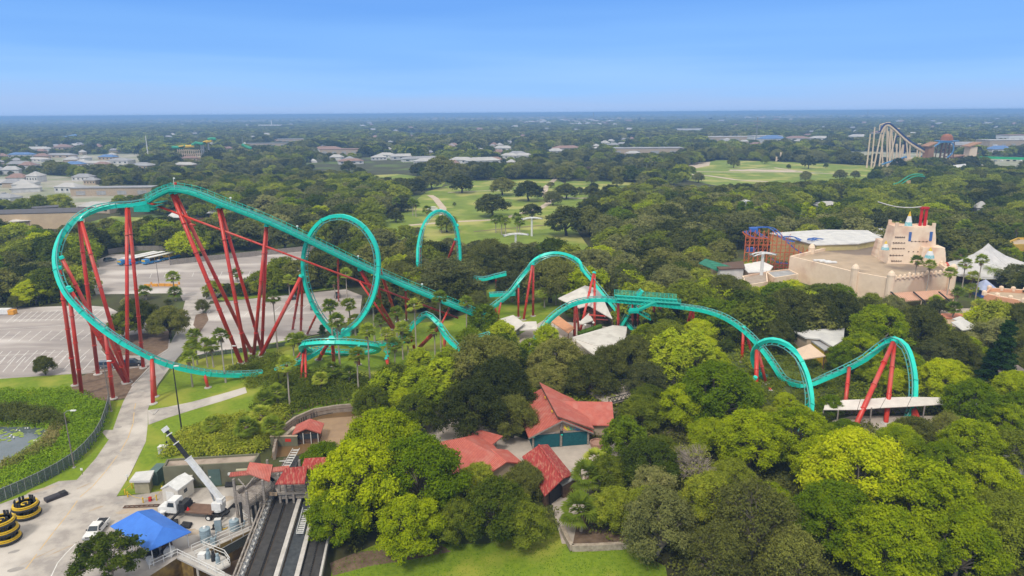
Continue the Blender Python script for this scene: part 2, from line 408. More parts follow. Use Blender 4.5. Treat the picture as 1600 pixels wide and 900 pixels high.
# markings
def line(b, a, c, w, z):
    a = Vector(a); c = Vector(c); d = (c - a).normalized(); n = Vector((-d.y, d.x, 0)) * w / 2
    b.add([(p.x, p.y, z) for p in (a - n, c - n, c + n, a + n)], [(0, 1, 2, 3)])
b = MB()
for j, (ya, yb, xa, xb) in enumerate(((487, 504, 10, 150), (519, 536, -70, 160), (550, 570, -70, 120), (560, 584, -90, 130))):
    for i in range(15):
        t = i / 14; x = xa + (xb - xa) * t
        if x > 162 - j * 8: continue
        line(b, P(x + 20, ya - t * 4), P(x, yb - t * 6), .16, .030)
line(b, P(-60, 519), P(150, 505), .14, .032)
line(b, P(-60, 560), P(125, 548), .14, .032)
for i in range(11):
    line(b, P(320 + i * 22 + 8, 486 - i * 1.5), P(315 + i * 22, 500 - i * 2), .15, .030)
for i in range(14):
    line(b, P(215 + i * 22, 428 - i * .6), P(212 + i * 22, 435 - i * .6), .15, .030)
tag(b.build('parking_lines', PAINTW), kind='structure')
b = MB(); cl = [(40, 890), (62, 860), (85, 830), (105, 805), (125, 777), (145, 760), (165, 737), (188, 706), (200, 685), (208, 662), (210, 640), (212, 630)]
for i in range(len(cl) - 1):
    a_, c_ = P(*cl[i]), P(*cl[i + 1]); line(b, a_, a_ + (c_ - a_) * (.96 if i % 3 else .8), .16, .042)
tag(b.build('road_centre_line', PAINTY), kind='structure')
b = MB(); cl = [(78, 905), (90, 880), (102, 866), (118, 850)]
for i in range(len(cl) - 1): line(b, P(*cl[i]), P(*cl[i + 1]), .15, .042)
tag(b.build('road_edge_line', PAINTW), kind='structure')
# patches and stains in the paving
PATCH = mat('asphalt_patch', (.30, .275, .25), (.36, .33, .30), 1, rough=.9)
b = MB()
for px, py, w_, h_, an in ((185, 786, 1.8, 1.0, .1), (22, 862, 1.6, .9, .6), (112, 812, .5, .5, 0), (25, 890, 2.4, 1.2, .3), (70, 770, .7, .7, .2), (185, 668, 1.5, 1, .4)):
    c = P(px, py); pts = []
    for k in range(9):
        a_ = 2 * PI * k / 9; r_ = .75 + .25 * rnd.random()
        x, y = w_ * r_ * math.cos(a_) / 2, h_ * r_ * math.sin(a_) / 2
        pts.append((c.x + x * math.cos(an) - y * math.sin(an), c.y + x * math.sin(an) + y * math.cos(an), .039))
    b.add(pts, [tuple(range(9))])
tag(b.build('asphalt_patches', PATCH), kind='structure')
STAIN = mat('rust_stained_concrete', (.40, .31, .22), (.46, .39, .31), .9, rough=.9, detail=7)
b = MB(); r5 = random.Random(2)
for px, py, w_, h_, an in ((212, 798, 7, 2.2, .15), (66, 765, 5, 1.6, .6), (300, 832, 3, 2, 0), (352, 780, 3.5, 2, .2), (30, 800, 4, 1.2, .7), (150, 795, 3, .8, .8), (95, 860, 5, .5, .9), (60, 870, 6, .4, 1.0), (130, 760, 3, .6, 1.0)):
    c = P(px, py); pts = []
    for k in range(16):
        a_ = 2 * PI * k / 16; r_ = .6 + .4 * r5.random()
        x, y = w_ * r_ * math.cos(a_) / 2, h_ * r_ * math.sin(a_) / 2
        pts.append((c.x + x * math.cos(an) - y * math.sin(an), c.y + x * math.sin(an) + y * math.cos(an), .0365))
    b.add(pts, [tuple(range(16))])
tag(b.build('stains', STAIN), kind='structure')
# raised kerb around the gravel bed and the islands
b = MB()
for pts in ([(206, 603), (240, 567), (238, 571), (120, 585)], [(158, 548), (165, 556), (245, 557), (263, 546)], [(138, 628), (146, 632)], [(232, 642), (240, 648), (247, 640)]):
    for i in range(len(pts) - 1):
        a_, c_ = P(*pts[i], .07), P(*pts[i + 1], .07); b.beam(a_, c_, .3, .16)
tag(b.build('kerb', CONC), kind='structure')
# pond
WATER = mat('pond_water', (.13, .155, .165), (.09, .115, .12), .2, rough=.06, spec=.8, bump=.04)  # murky base colour, made paler to paint in some sky reflection
POND = [(-260, 666), (10, 667), (62, 667), (80, 672), (72, 684), (60, 693), (42, 706), (20, 718), (0, 729), (-260, 830)]
G_pond = sheet('pond', POND, WATER, .03)
# haze: one closed volume round camera, ground and everything on it
b = MB(); b.box((0, 16500, 28.7), (120000, 36400, 67.2))
hz = b.build('haze'); tag(hz, kind='stuff')
hm = bpy.data.materials.new('haze_air'); hm.use_nodes = True; t = hm.node_tree; t.nodes.clear()
pv = t.nodes.new('ShaderNodeVolumePrincipled'); o_ = t.nodes.new('ShaderNodeOutputMaterial'); t.links.new(pv.outputs[0], o_.inputs['Volume'])
pv.inputs['Color'].default_value = (.34, .60, 1.0, 1); pv.inputs['Density'].default_value = 0.00026; pv.inputs['Anisotropy'].default_value = 0.0
hz.data.materials.append(hm)
# ================================================================== the teal roller coaster (one thing, many parts)
CO = thing('roller_coaster', 'teal steel roller coaster with a vertical loop on tall red columns', 'roller coaster', P(560, 545))
def catmull(pts, step=1.3):
    """pts: (Vector, up Vector) -> dense samples"""
    out = []
    n = len(pts)
    for i in range(n - 1):
        p0 = pts[max(i - 1, 0)]; p1 = pts[i]; p2 = pts[i + 1]; p3 = pts[min(i + 2, n - 1)]
        m = max(2, int((p2[0] - p1[0]).length / step))
        for k in range(m):
            t = k / m
            def cr(a, b, c, d): return .5 * ((2 * b) + (c - a) * t + (2 * a - 5 * b + 4 * c - d) * t * t + (3 * b - a - 3 * c + d) * t ** 3)
            out.append((cr(p0[0], p1[0], p2[0], p3[0]), (p1[1] * (1 - t) + p2[1] * t).normalized()))
    out.append((pts[-1][0], pts[-1][1].normalized()))
    return out
RAILC = mat('grey_teal_rail', (.12, .42, .38), (.20, .40, .38), 1, rough=.35, metal=.3)
def frames(sm):
    fr = []
    for i, (p, u) in enumerate(sm):
        t = (sm[min(i + 1, len(sm) - 1)][0] - sm[max(i - 1, 0)][0]).normalized()
        x = t.cross(u).normalized(); u2 = x.cross(t).normalized(); fr.append((p, t, x, u2))
    return fr
def sweep(b, fr, ox, oz, w, h):
    vs = []
    for p, t, x, u in fr:
        c = p + x * ox + u * oz
        vs += [c + x * (sx * w / 2) + u * (sy * h / 2) for sx, sy in ((-1, -1), (1, -1), (1, 1), (-1, 1))]
    n = len(fr)
    fs = [(i * 4 + k, i * 4 + (k + 1) % 4, i * 4 + 4 + (k + 1) % 4, i * 4 + 4 + k) for i in range(n - 1) for k in range(4)]
    fs += [(3, 2, 1, 0), tuple((n - 1) * 4 + k for k in range(4))]
    b.add(vs, fs)
def track(name, pts, step=1.3, wide=1.0, label=None):
    sm = catmull(pts, step); fr = frames(sm)
    b = MB(); sweep(b, fr, 0, -.75, .95 * wide, .8)
    o = b.build(name, TEAL, CO, True, label=label)
    # splice flanges
    fl = MB()
    for i in range(4, len(fr) - 1, 7):
        p, t, x, u = fr[i]; c = p + u * -.75
        fl.beam(c - t * .09, c + t * .09, 1.12 * wide, .96, up=u)
    o2 = fl.build('flange', TEALD, o, False); o2['kind'] = 'stuff'; o2.data.transform(Matrix.Translation(-CO.location))
    r = MB()
    for s_ in (-1, 1): sweep(r, fr, s_ * .62, .12, .17, .17)
    o3 = r.build('running_rails', RAILC, o, False); o3.data.transform(Matrix.Translation(-CO.location))
    r = MB()
    for p, t, x, u in fr[::1]:
        r.beam(p + x * .62 + u * .1, p + u * -.36, .11, .11); r.beam(p - x * .62 + u * .1, p + u * -.36, .11, .11)
        r.beam(p + x * .62 + u * .04, p - x * .62 + u * .04, .10, .10)
    o4 = r.build('crossties', TEAL, o, False); o4['kind'] = 'stuff'; o4.data.transform(Matrix.Translation(-CO.location))
    return fr, o
UP = Vector((0, 0, 1))
def qq(a, up=None): return (Q(a[0], a[1], a[2]), Vector(up) if up else UP)
# lift hill and top
lift_px = [(760, 496, 177), (745, 489, 176), (590, 424, 170), (440, 352, 164), (350, 316, 161), (310, 300, 160.2), (285, 294, 159.6), (265, 293, 159), (245, 301, 158), (228, 311, 157)]
fr_lift, lift = track('lift_track', [qq(a) for a in lift_px], 1.6)
# walkways either side of the lift
b = MB(); g = MB()
for s_, w_ in ((-1, 1.1), (1, 1.1)):
    sweep(b, fr_lift, s_ * 1.75, -.35, w_, .12)
    sweep(b, fr_lift, s_ * 1.1, -.75, .12, .7); sweep(b, fr_lift, s_ * 2.3, -.55, .1, .45)
    sweep(g, fr_lift, s_ * 2.3, .75, .07, .07); sweep(g, fr_lift, s_ * 2.3, .2, .06, .06)
    for p, t, x, u in fr_lift: g.beam(p + x * s_ * 2.3 - u * .3, p + x * s_ * 2.3 + Vector((0, 0, .95)), .07)
for i in range(0, len(fr_lift), 2):
    p, t, x, u = fr_lift[i]; b.beam(p - x * 2.35 - u * .45, p + x * 2.35 - u * .45, .14, .16, up=u)
cw = b.build('catwalk', TEALD, CO, True); g.build('railing', TEAL, CO, True)
for i in range(12, len(fr_lift) - 8, 10):
    p, t, x, u = fr_lift[i]; q = MB(); c = p + x * 2.3 + Vector((0, 0, 1.0))
    q.beam(c - Vector((0, 0, .5)), c + Vector((0, 0, .25)), .08); q.lathe([(.05, 0), (.26, .1), (.3, .3), (.15, .45)], c, 8)
    q.build('work_light', WHITE, CO, True)
# pre-drop deck below the crest
b = MB(); c = Q(222, 318, 157.2)
for k in range(3): b.box(c + Vector((2.6 + k * .9, 0, -1.2 + k * .8)), (1.6, 3.2, .12))
b.box(c + Vector((.6, 0, -1.6)), (3.6, 3.4, .2)); b.box(c + Vector((.6, 1.65, -.9)), (3.6, .06, 1.1)); b.box(c + Vector((.6, -1.65, -.9)), (3.6, .06, 1.1))
b.build('service_platform', TEALD, CO, True)
b = MB(); c = Q(272, 288, 159); b.beam(c - Vector((0, 0, 1)), c + Vector((0, 0, 1.6)), .08); b.box(c + Vector((.15, 0, 1.4)), (.4, .1, .3)); b.build('wind_sensor', WHITE, CO, True)
b = MB(); c = Q(274.5, 289, 159); b.lathe([(.1, 0), (.32, .1), (.32, .5), (.1, .6)], c, 8); b.build('warning_lamp', RED, CO, True)
# first drop, turning left and towards the camera, then to the foot of the loop
drop = [((228, 311, 157), None), ((205, 315.5, 156), None), ((180, 317, 154.5), None), ((150, 323, 152), (.2, -.3, 1)), ((125, 336, 149.5), (.55, -.25, .9)), ((103, 360, 146.5), (.9, -.1, .6)),
        ((92, 392, 143.5), (1, .1, .45)), ((93, 420, 141), (1, .1, .5)), ((104, 450, 139), (.95, .15, .6)), ((125, 477, 138), (.8, .2, .8)), ((165, 512, 137.5), (.6, .3, 1)),
        ((210, 541, 138), (.4, .3, 1)), ((262, 565, 141), (.2, .2, 1)), ((320, 578.5, 145), None), ((365, 582, 149), None), ((410, 580, 152), None)]
track('drop_track', [qq(a, u) for a, u in drop])
# loop
cen = Q(531, 432, 166)
def inw(p, k=1.0): return (cen - p).normalized() * k
lp = [(430, 578, 152), (480, 555, 157), (508, 537, 160), (536, 517, 162.2), (560, 497, 163), (579, 464, 163.6), (587, 425, 164.2), (584, 388, 164.8), (567, 359, 165.4), (545, 344.5, 165.8), (527, 342, 166.2), (506, 348, 166.6),
      (487, 371, 167.2), (478, 405, 167.8), (481, 442, 168.4), (494, 478, 169), (512, 505, 169.5), (534, 526, 170.5), (560, 541, 171.5), (600, 548, 173), (640, 550, 175)]
pts = []
for i, a_ in enumerate(lp):
    p = Q(*a_); p.z = max(p.z, .9); u = inw(p) if 3 <= i <= 17 else UP
    if i == 2 or i == 18: u = (UP + inw(p)).normalized()
    pts.append((p, u))
fr_loop, loop = track('loop_track', pts)
b = MB(); c = Q(541, 519, 168); b.box(c, (2.2, 1.8, 1.7)); b.build('loop_junction_box', TEAL, CO, True)
# dive loop seen edge-on behind the lift
dv = [((655, 440, 219), (0, -1, .3)), ((656, 410, 220), (1, -.4, 0)), ((657, 383, 222), (1, -.3, 0)), ((664, 354, 224), (.8, 0, -.4)), ((676, 337, 226), (.4, 0, -.9)), ((688, 332.5, 228), (-.1, .1, -1)),
      ((700, 338, 229), (-.6, .1, -.7)), ((709, 352, 230), (-.9, .1, -.3)), ((714, 375, 230), (-1, .2, 0)), ((716, 400, 230), (-1, .3, .1)), ((716, 425, 229), (-1, .3, .2)), ((712, 455, 228), (-.5, .4, .6))]
track('dive_loop_track', [qq(a, u) for a, u in dv])
# hump (zero-gravity roll)
hp = [((740, 500, 188), None), ((770, 476, 191), (-.3, -.3, 1)), ((795, 457, 194), (-.6, -.6, .6)), ((815, 432, 196), (-.5, -1, .0)), ((838, 408, 197), (0, -.9, -.6)), ((868, 399, 197), (.2, -.3, -1)), ((895, 406, 196), (.4, -.2, -1)),
      ((917, 424, 194), (.9, -.2, -.3)), ((937, 447, 192), (1, -.1, .4)), ((958, 473, 189), (.7, 0, .7)), ((981, 501, 186), (.3, 0, 1)), ((1005, 528, 183), None)]
track('camelback_track', [qq(a, u) for a, u in hp])
track('helix_exit_track', [qq(a) for a in ((965, 512, 186), (982, 485, 184), (990, 468, 182), (1000, 452, 181))], label='short teal track spur passing under the brake run')
# mid-course brake run
mc = [((800, 590, 158), None), ((822, 556, 163), None), ((840, 523, 167), None), ((858, 497, 169), (.0, -.3, 1)), ((885, 476, 171), None), ((912, 467, 172), None), ((940, 464.5, 172.5), None), ((975, 467, 173), None), ((1010, 470, 173), None), ((1045, 474, 173), None),
      ((1078, 478, 172), None), ((1105, 483, 170), None), ((1135, 494, 167), (.1, -.2, 1)), ((1165, 514, 161), (.3, -.2, 1)), ((1192, 541, 155), (.4, 0, 1)), ((1212, 568, 150.5), (.5, 0, 1)), ((1225, 588, 146), (.3, .3, 1)),
      ((1240, 596, 142.5), (-.2, .5, 1)), ((1262, 597, 141), (-.3, .5, 1)), ((1290, 586, 141), (-.3, .2, 1)), ((1320, 573, 141.5), (-.4, 0, 1)), ((1350, 557, 141.5), (-.5, 0, 1)),
      ((1373, 540, 141), (-.3, -.4, .8)), ((1393, 530.5, 138.5), (-.2, -.6, .1)), ((1411, 543, 136), (-.9, -.2, -.3)), ((1421, 572, 133), (-1, 0, 0)), ((1424, 605, 130), (-1, .1, .1)), ((1420, 640, 127.4), (-1, .2, .3)), ((1405, 668, 124), (-.8, .2, .6)), ((1380, 695, 119), (-.4, .1, 1)), ((1340, 715, 115), None)]
fr_mc, mct = track('brake_run_track', [qq(a, u) for a, u in mc])
# corkscrew arch
ck = [((1262, 612, 152), (0, .3, 1)), ((1230, 601, 150), (.2, .2, 1)), ((1203, 591, 148.5), (.7, 0, .7)), ((1184, 572, 147), (1, 0, .1)), ((1181, 554, 145.5), (.9, 0, -.3)), ((1190, 540, 143), (.5, .3, -.9)), ((1208, 535.5, 140.5), (.1, .5, -1)), ((1228, 543, 137.5), (-.3, .5, -.9)),
      ((1244, 561, 134.5), (-.8, .3, -.4)), ((1255, 586, 131), (-1, .2, .0)), ((1261, 613, 127.5), (-1, .1, .2)), ((1262, 640, 124.5), (-.8, 0, .6)), ((1255, 670, 121), (-.4, 0, 1)), ((1235, 700, 117), None)]
track('corkscrew_track', [qq(a, u) for a, u in ck])
# low helix ring on the lawn
pts = []
cx = P(532, 560)
rc = Q(532, 540, 156.5)
for k in range(27):
    a_ = R(200 - k * 14.5)
    p = Vector((rc.x + 8.6 * math.cos(a_), rc.y + 8.2 * math.sin(a_), 5.6 - 4.4 * math.sin(a_) - (k > 24) * (k - 24) * .5))
    pts.append((p, Vector((-math.cos(a_) * .75, -math.sin(a_) * .75, .9))))
track('helix_track', pts)
track('low_turn_track', [qq(a, u) for a, u in (((600, 548, 166), None), ((628, 523, 166), (.3, 0, 1)), ((646, 503, 166), (.6, 0, 1)), ((665, 490, 165), (.3, -.5, .4)), ((682, 502, 163), (-.3, -.4, .8)), ((700, 524, 160), (.3, 0, 1)), ((714, 538, 157.5), (.5, 0, 1)), ((728, 552, 155), None))])
track('outer_track', [qq(a) for a in ((740, 432, 207), (755, 433.5, 206), (772, 429, 205), (790, 425, 204))])
track('outer_track', [qq(a) for a in ((765, 458, 196), (785, 457, 197), (805, 456, 198))])
track('ground_track', [qq(a) for a in ((675, 563, 152), (690, 558, 154), (712, 549, 157), (735, 530, 160), (765, 520, 162))])
# brake platform: deck, rails, stairs
b = MB(); g = MB()
a_, c_ = Q(962, 463, 171), Q(1060, 470, 171)
for s_ in (-1.9, 1.9):
    b.beam(a_ + Vector((0, s_, -.2)), c_ + Vector((0, s_, -.2)), 1.3, .14)
    b.beam(a_ + Vector((0, s_, -.6)), c_ + Vector((0, s_, -.6)), .2, .5)
for k in range(17):
    p = a_ + (c_ - a_) * (k / 16)
    b.beam(p + Vector((0, -2.5, -.7)), p + Vector((0, 2.5, -.7)), .15, .3)
    for s_ in (-2.5, 2.5): g.beam(p + Vector((0, s_, -.3)), p + Vector((0, s_, 1.1)), .08)
for s_ in (-2.5, 2.5):
    for h in (.2, .5, .8, 1.1): g.beam(a_ + Vector((0, s_, h)), c_ + Vector((0, s_, h)), .06)
s0, s1 = Q(1022, 468, 169.0), Q(992, 482, 167.5)
b.beam(s0 + Vector((0, -1.5, -.3)), s1 + Vector((0, -1.5, -.3)), 1.2, .5); g.beam(s0 + Vector((0, -2.1, .8)), s1 + Vector((0, -2.1, .8)), .08); g.beam(s0 + Vector((0, -.9, .8)), s1 + Vector((0, -.9, .8)), .08)
b.box(s1 + Vector((-.6, -1.5, -.4)), (2.4, 2.0, .3)); g.box(s1 + Vector((-.6, -2.5, .4)), (2.4, .06, .9))
s2 = Q(1015, 499, 167.5); b.beam(s1 + Vector((0, -1.5, -.4)), s2, 1.2, .4); g.beam(s1 + Vector((0, -2.1, .7)), s2 + Vector((0, -.6, 1.1)), .08); g.beam(s1 + Vector((0, -.9, .7)), s2 + Vector((0, .6, 1.1)), .08)
for k in range(10):
    p = s1.lerp(s2, k / 9) + Vector((0, -.7 - .8 * (1 - k / 9), 0)); g.beam(p, p + Vector((0, 0, 1)), .05)
b.build('brake_platform', TEALD, CO, True); g.build('platform_railing', TEAL, CO, True)
# supports: top (px,py,D) to foot pixel on the ground
def col(top, foot, r=.40, z=0.0, name='support_column'):
    a_ = Q(*top); c_ = P(foot[0], foot[1], z) if len(foot) == 2 else Q(*foot)
    b = MB(); b.tube([c_, a_], [r, r * .92], 10)
    n = int((a_ - c_).length / 8)
    for k in range(1, n + 1):
        p = c_ + (a_ - c_) * (k / (n + 1)); d = (a_ - c_).normalized() * .08; b.tube([p - d, p + d], r * 1.25, 10)
    o = b.build(name, RED, CO, True)
    me = o.data; me.polygons.foreach_set('use_smooth', [len(p.vertices) == 4 for p in me.polygons])
    if len(foot) == 2:
        f = MB(); f.lathe([(r * 2.2, -.1), (r * 2.2, .18), (r * 1.5, .2), (r * 1.5, .3)], c_, 12)
        q = f.build('footing', CONC, o, False); q.data.transform(Matrix.Translation(-CO.location))
        h = MB(); h.tube([a_ - (a_ - c_).normalized() * .3, a_ + (a_ - c_).normalized() * .25], [r * 1.3, r * 1.1], 10)
        q = h.build('saddle', TEAL, o, False); q.data.transform(Matrix.Translation(-CO.location))
SUP = [((123, 341, 149.5), (153, 585), .45), ((126, 343, 149.3), (200, 598), .45), ((198, 320, 155.6), (199, 598), .42), ((200, 320, 155.8), (224, 575), .42),
       ((268, 301, 158.8), (377, 568), .52), ((273, 301, 159.2), (394, 552), .48), ((341, 323, 160.8), (386, 567), .46), ((344, 323, 161), (410, 551), .42),
       ((416, 352, 163.2), (396, 560), .42), ((417, 352, 163.4), (409, 554), .4),
       ((471, 431, 167.8), (407, 557), .5), ((471, 432, 167.8), (457, 515), .36), ((473, 432, 168), (470, 517), .36), ((496, 488, 168.6), (480, 522), .3),
       ((562, 420, 168.8), (617, 515), .5), ((589, 408, 164.8), (622, 503), .4), ((588, 430, 164.6), (600, 505), .34), ((634, 452, 171.8), (635, 500), .3), ((528, 400, 167.4), (529, 470), .26),
       ((92, 418, 141), (118, 602), .45), ((107, 449, 138.8), (128, 617), .42), ((96, 402, 142), (196, 597), .42), ((110, 453, 138.6), (197, 599), .42),
       ((164, 514, 137.3), (177, 623), .42), ((166, 515, 137.5), (201, 598), .38), ((237, 558, 139.2), (239, 631), .42), ((238, 558, 139.3), (243, 620), .36), ((319, 582, 144.8), (325, 606), .36),
       ((517, 528, 165.5 - 17.0), (498, 562), .45), ((519, 528, 149), (522, 572), .42), ((475, 540, 156), (470, 592), .3), ((477, 541, 156), (478, 600), .3), ((560, 540, 149.5), (561, 570), .32), ((476, 541, 156.2), (455, 575), .3),
       ((714, 352, 230.2), (720, 430), .5), ((712, 374, 230), (690, 432), .42), ((656, 385, 222), (652, 440), .44),
       ((832, 412, 196.8), (818, 500), .38), ((833, 412, 197), (833, 494), .38), ((810, 447, 195.4), (810, 496), .32), ((928, 426, 193.4), (906, 520), .38), ((929, 426, 193.6), (929, 514), .36),
       ((898, 474, 171.4), (898, 526), .36), ((900, 474, 171.8), (905, 520), .32), ((966, 468, 173.2), (966, 526), .38), ((988, 471, 173), (989, 512), .3), ((997, 471, 173.2), (997, 512), .3), ((1022, 474, 173.2), (1022, 500), .3), ((1032, 474, 173.2), (1031, 496), .3),
       ((1081, 481, 171.6), (1072, 520), .4), ((1083, 481, 171.8), (1083, 526), .4), ((1162, 511, 161.6), (1159, 565), .38), ((1163, 511, 161.8), (1178, 563), .34),
       ((1183, 540, 144.6), (1181, 616), .5), ((1184, 545, 144.8), (1197, 600), .36), ((1180, 590, 135.5), (1162, 618), .4), ((1327, 573, 141.3), (1321, 630), .42),
       ((1396, 534, 138), (1331, 678), .5), ((1398, 534, 138.2), (1384, 662), .46), ((1428, 640, 127), (1431, 715), .52), ((1429, 636, 127.4), (1457, 722), .4),
       ((640, 517, 165.8), (649, 551), .36), ((689, 507, 162.4), (649, 548), .36), ((690, 509, 162.2), (655, 545), .3), ((695, 523, 160.8), (694, 560), .4), ((1196, 595, 148.4), (1205, 612), .34), ((1213, 612, 141), (1222, 640), .3),
       ((750, 436, 206), (750, 452), .22), ((775, 434, 205), (775, 450), .22), ((772, 478, 191), (780, 500), .32), ((783, 470, 192), (776, 505), .3), ((605, 556, 152), (607, 590), .34), ((603, 560, 150), (614, 598), .3)]
for t_, f_, r_ in SUP: col(t_, f_, r_)
# the long raking tie under the lift, and braces
col((230, 316, 157), (716, 497, 175.5), .27, name='tension_strut')
for a_, c_ in (((702, 481, 175), (689, 508, 170)), ((562, 440, 168.5), (612, 513, 171)), ((306, 352, 158.5), (296, 350, 158))):
    col(a_, c_, .26, name='brace')
# ================================================================== buildings
FOOT = []      # ground polygons where no tree may stand
def roofblock(name, label, pts, H, wm, rm, cat='building', parapet=0.0, group=None, inset=.45, extra=None):
    """flat-roofed building whose roof outline is given as picture points at height H"""
    poly = [tuple(P(x, y, H)[:2]) for x, y in pts]
    n = len(poly)
    if sum(poly[i][0] * poly[(i + 1) % n][1] - poly[(i + 1) % n][0] * poly[i][1] for i in range(n)) < 0: poly.reverse()
    c = Vector((sum(p[0] for p in poly) / n, sum(p[1] for p in poly) / n, 0))
    t = thing(name, label, cat, c, 0, group); FOOT.append(poly)
    loc = [(p[0] - c.x, p[1] - c.y) for p in poly]
    if parapet:
        inner = []
        for i in range(n):
            a = Vector(loc[i - 1]); p = Vector(loc[i]); q = Vector(loc[(i + 1) % n])
            d1 = (p - a).normalized(); d2 = (q - p).normalized()
            n1 = Vector((-d1.y, d1.x)); n2 = Vector((-d2.y, d2.x)); k = (n1 + n2); k = k / max(.3, k.dot(n1))
            inner.append(tuple(p + k * inset))
        b = MB()
        vs = [(x, y, 0) for x, y in loc] + [(x, y, H) for x, y in loc] + [(x, y, H) for x, y in inner] + [(x, y, H - parapet) for x, y in inner]
        fs = []
        for i in range(n):
            j = (i + 1) % n
            fs += [(i, j, n + j, n + i), (n + i, n + j, 2 * n + j, 2 * n + i), (2 * n + i, 2 * n + j, 3 * n + j, 3 * n + i)]
        b.add(vs, fs); b.build('wall', wm, t)
        b = MB(); b.add([(x, y, H - parapet + .02) for x, y in inner], [tuple(range(n))]); b.build('roof', rm, t)
    else:
        b = MB(); b.prism(loc, 0, H - .35, top=False, bottom=False); b.build('wall', wm, t)
        ctr = Vector((0, 0)); big = [tuple(Vector(p) * (1 + .6 / max(1, Vector(p).length))) for p in loc]
        b = MB(); b.prism(big, H - .35, H); b.build('roof', rm, t)
    return t, c, loc
def windows(t, a, c, z, h, n, wd, m=None, name='window', out=.04):
    """n windows along a wall running from a to c (local xy), right side outward"""
    a = Vector((a[0], a[1], 0)); c = Vector((c[0], c[1], 0)); d = (c - a).normalized(); nn = Vector((d.y, -d.x, 0))
    rz = math.atan2(d.y, d.x)
    for i in range(n):
        p = a + (c - a) * ((i + .5) / n) + nn * out
        b = MB(); b.box((p.x, p.y, z), (wd, .1, h), rz); w_ = b.build(name, m or GLASS, t)
def gable(name, label, cat, loc, rz, w, d, h, rise, wm, rm, over=.7, group=None, thick=.22, shift=0.0, walls=True):
    """w along local x (gable front faces -y), ridge along y from front (y=0) to back (y=d)"""
    t = thing(name, label, cat, loc, rz, group)
    c_, s_ = math.cos(rz), math.sin(rz)
    FOOT.append([(loc[0] + x * c_ - y * s_, loc[1] + x * s_ + y * c_) for x, y in ((-w / 2 - 1, -1), (w / 2 + 1, -1), (w / 2 + 1, d + 1), (-w / 2 - 1, d + 1))])
    if walls:
        b = MB(); vs = []
        for y in (0, d): vs += [(-w / 2, y, 0), (w / 2, y, 0), (w / 2, y, h), (shift, y, h + rise), (-w / 2, y, h)]
        b.add(vs, [(0, 1, 2, 3, 4), (9, 8, 7, 6, 5), (1, 6, 7, 2), (5, 0, 4, 9)]); b.build('wall', wm, t)
    sl_ = rise / (w / 2)
    for sgn, nm in ((-1, 'roof'), (1, 'roof')):
        e = sgn * (w / 2 + over); ez = h - over * sl_ + .06
        b = MB(); q = [(shift + sgn * .01, -over, h + rise + .06), (e, -over, ez), (e, d + over, ez), (shift + sgn * .01, d + over, h + rise + .06)]
        if sgn > 0: q.reverse()
        b.slab([(x, y, z + thick) for x, y, z in q], thick); b.build(nm, rm, t)
    return t
def hip(name, label, cat, loc, rz, w, d, h, rise, wm, rm, over=.7, group=None, walls=True, posts=0, ridge=None):
    t = thing(name, label, cat, loc, rz, group)
    c_, s_ = math.cos(rz), math.sin(rz)
    FOOT.append([(loc[0] + x * c_ - y * s_, loc[1] + x * s_ + y * c_) for x, y in ((-w / 2, -d / 2), (w / 2, -d / 2), (w / 2, d / 2), (-w / 2, d / 2))])
    if walls:
        b = MB(); b.prism([(-w / 2, -d / 2), (w / 2, -d / 2), (w / 2, d / 2), (-w / 2, d / 2)], 0, h, top=False); b.build('wall', wm, t)
    X, Y = w / 2 + over, d / 2 + over; r_ = max(0, (w - d) / 2 if ridge is None else ridge); ry = max(0, (d - w) / 2) if ridge is None else 0
    vs = [(-X, -Y, h), (X, -Y, h), (X, Y, h), (-X, Y, h)]
    if ry > r_: vs += [(0, -ry, h + rise), (0, ry, h + rise)]; fs = [(0, 1, 4), (1, 2, 5, 4), (2, 3, 5), (3, 0, 4, 5)]
    else: vs += [(-r_, 0, h + rise), (r_ + .01, 0, h + rise)]; fs = [(0, 1, 5, 4), (1, 2, 5), (2, 3, 4, 5), (3, 0, 4)]
    b = MB(); b.add(vs, fs + [(3, 2, 1, 0)]); b.build('roof', rm, t)
    if posts:
        for sx in (-1, 1):
            for k in range(posts):
                b = MB(); y = -d / 2 + d * k / (posts - 1); b.tube([(sx * (w / 2 - .1), y, 0), (sx * (w / 2 - .1), y, h + .1)], .09, 8); b.build('post', WHITE, t)
    return t
def face(a, c): return math.atan2(c[1] - a[1], c[0] - a[0])

# ---- red-roofed pavilion with teal screens
PA, PB = P(832, 701), P(918, 694)
mid = (PA + PB) / 2; rz = face(PA, PB)
t = gable('pavilion', 'large red-roofed pavilion with two teal screens and a bright leaf emblem on its gable', 'pavilion', mid, rz, 10.4, 14, 2.9, 2.6, TAN, REDR, over=.9, shift=0.2)
SCR = mat('teal_screen_cloth', (.012, .105, .125), (.008, .075, .095), 3, rough=.8)
for x in (-2.55, 2.75):
    b = MB(); b.box((x, -.12, 1.42), (4.8, .08, 2.7)); b.build('screen', SCR, t)
for x in (-5.15, 0.1, 5.25):
    b = MB(); b.box((x, -.2, 1.5 + (.9 if x == .1 else 0)), (.34, .3, 3.0 + (1.8 if x == .1 else 0))); b.build('post', WOODG, t)
b = MB(); b.beam((-5.4, -.16, 2.9), (5.4, -.16, 2.9), .16, .22); b.build('beam', WOODG, t)
b = MB()
for s_ in (-1, 1): b.beam((.2, -.9, 5.5), (s_ * 6.1, -.9, 2.52), .14, .24)
b.build('fascia', WOODG, t)
b = MB(); b.box((-5.22, 3.4, 1.45), (.08, 6.8, 2.6)); b.build('side_screen', SCR, t)
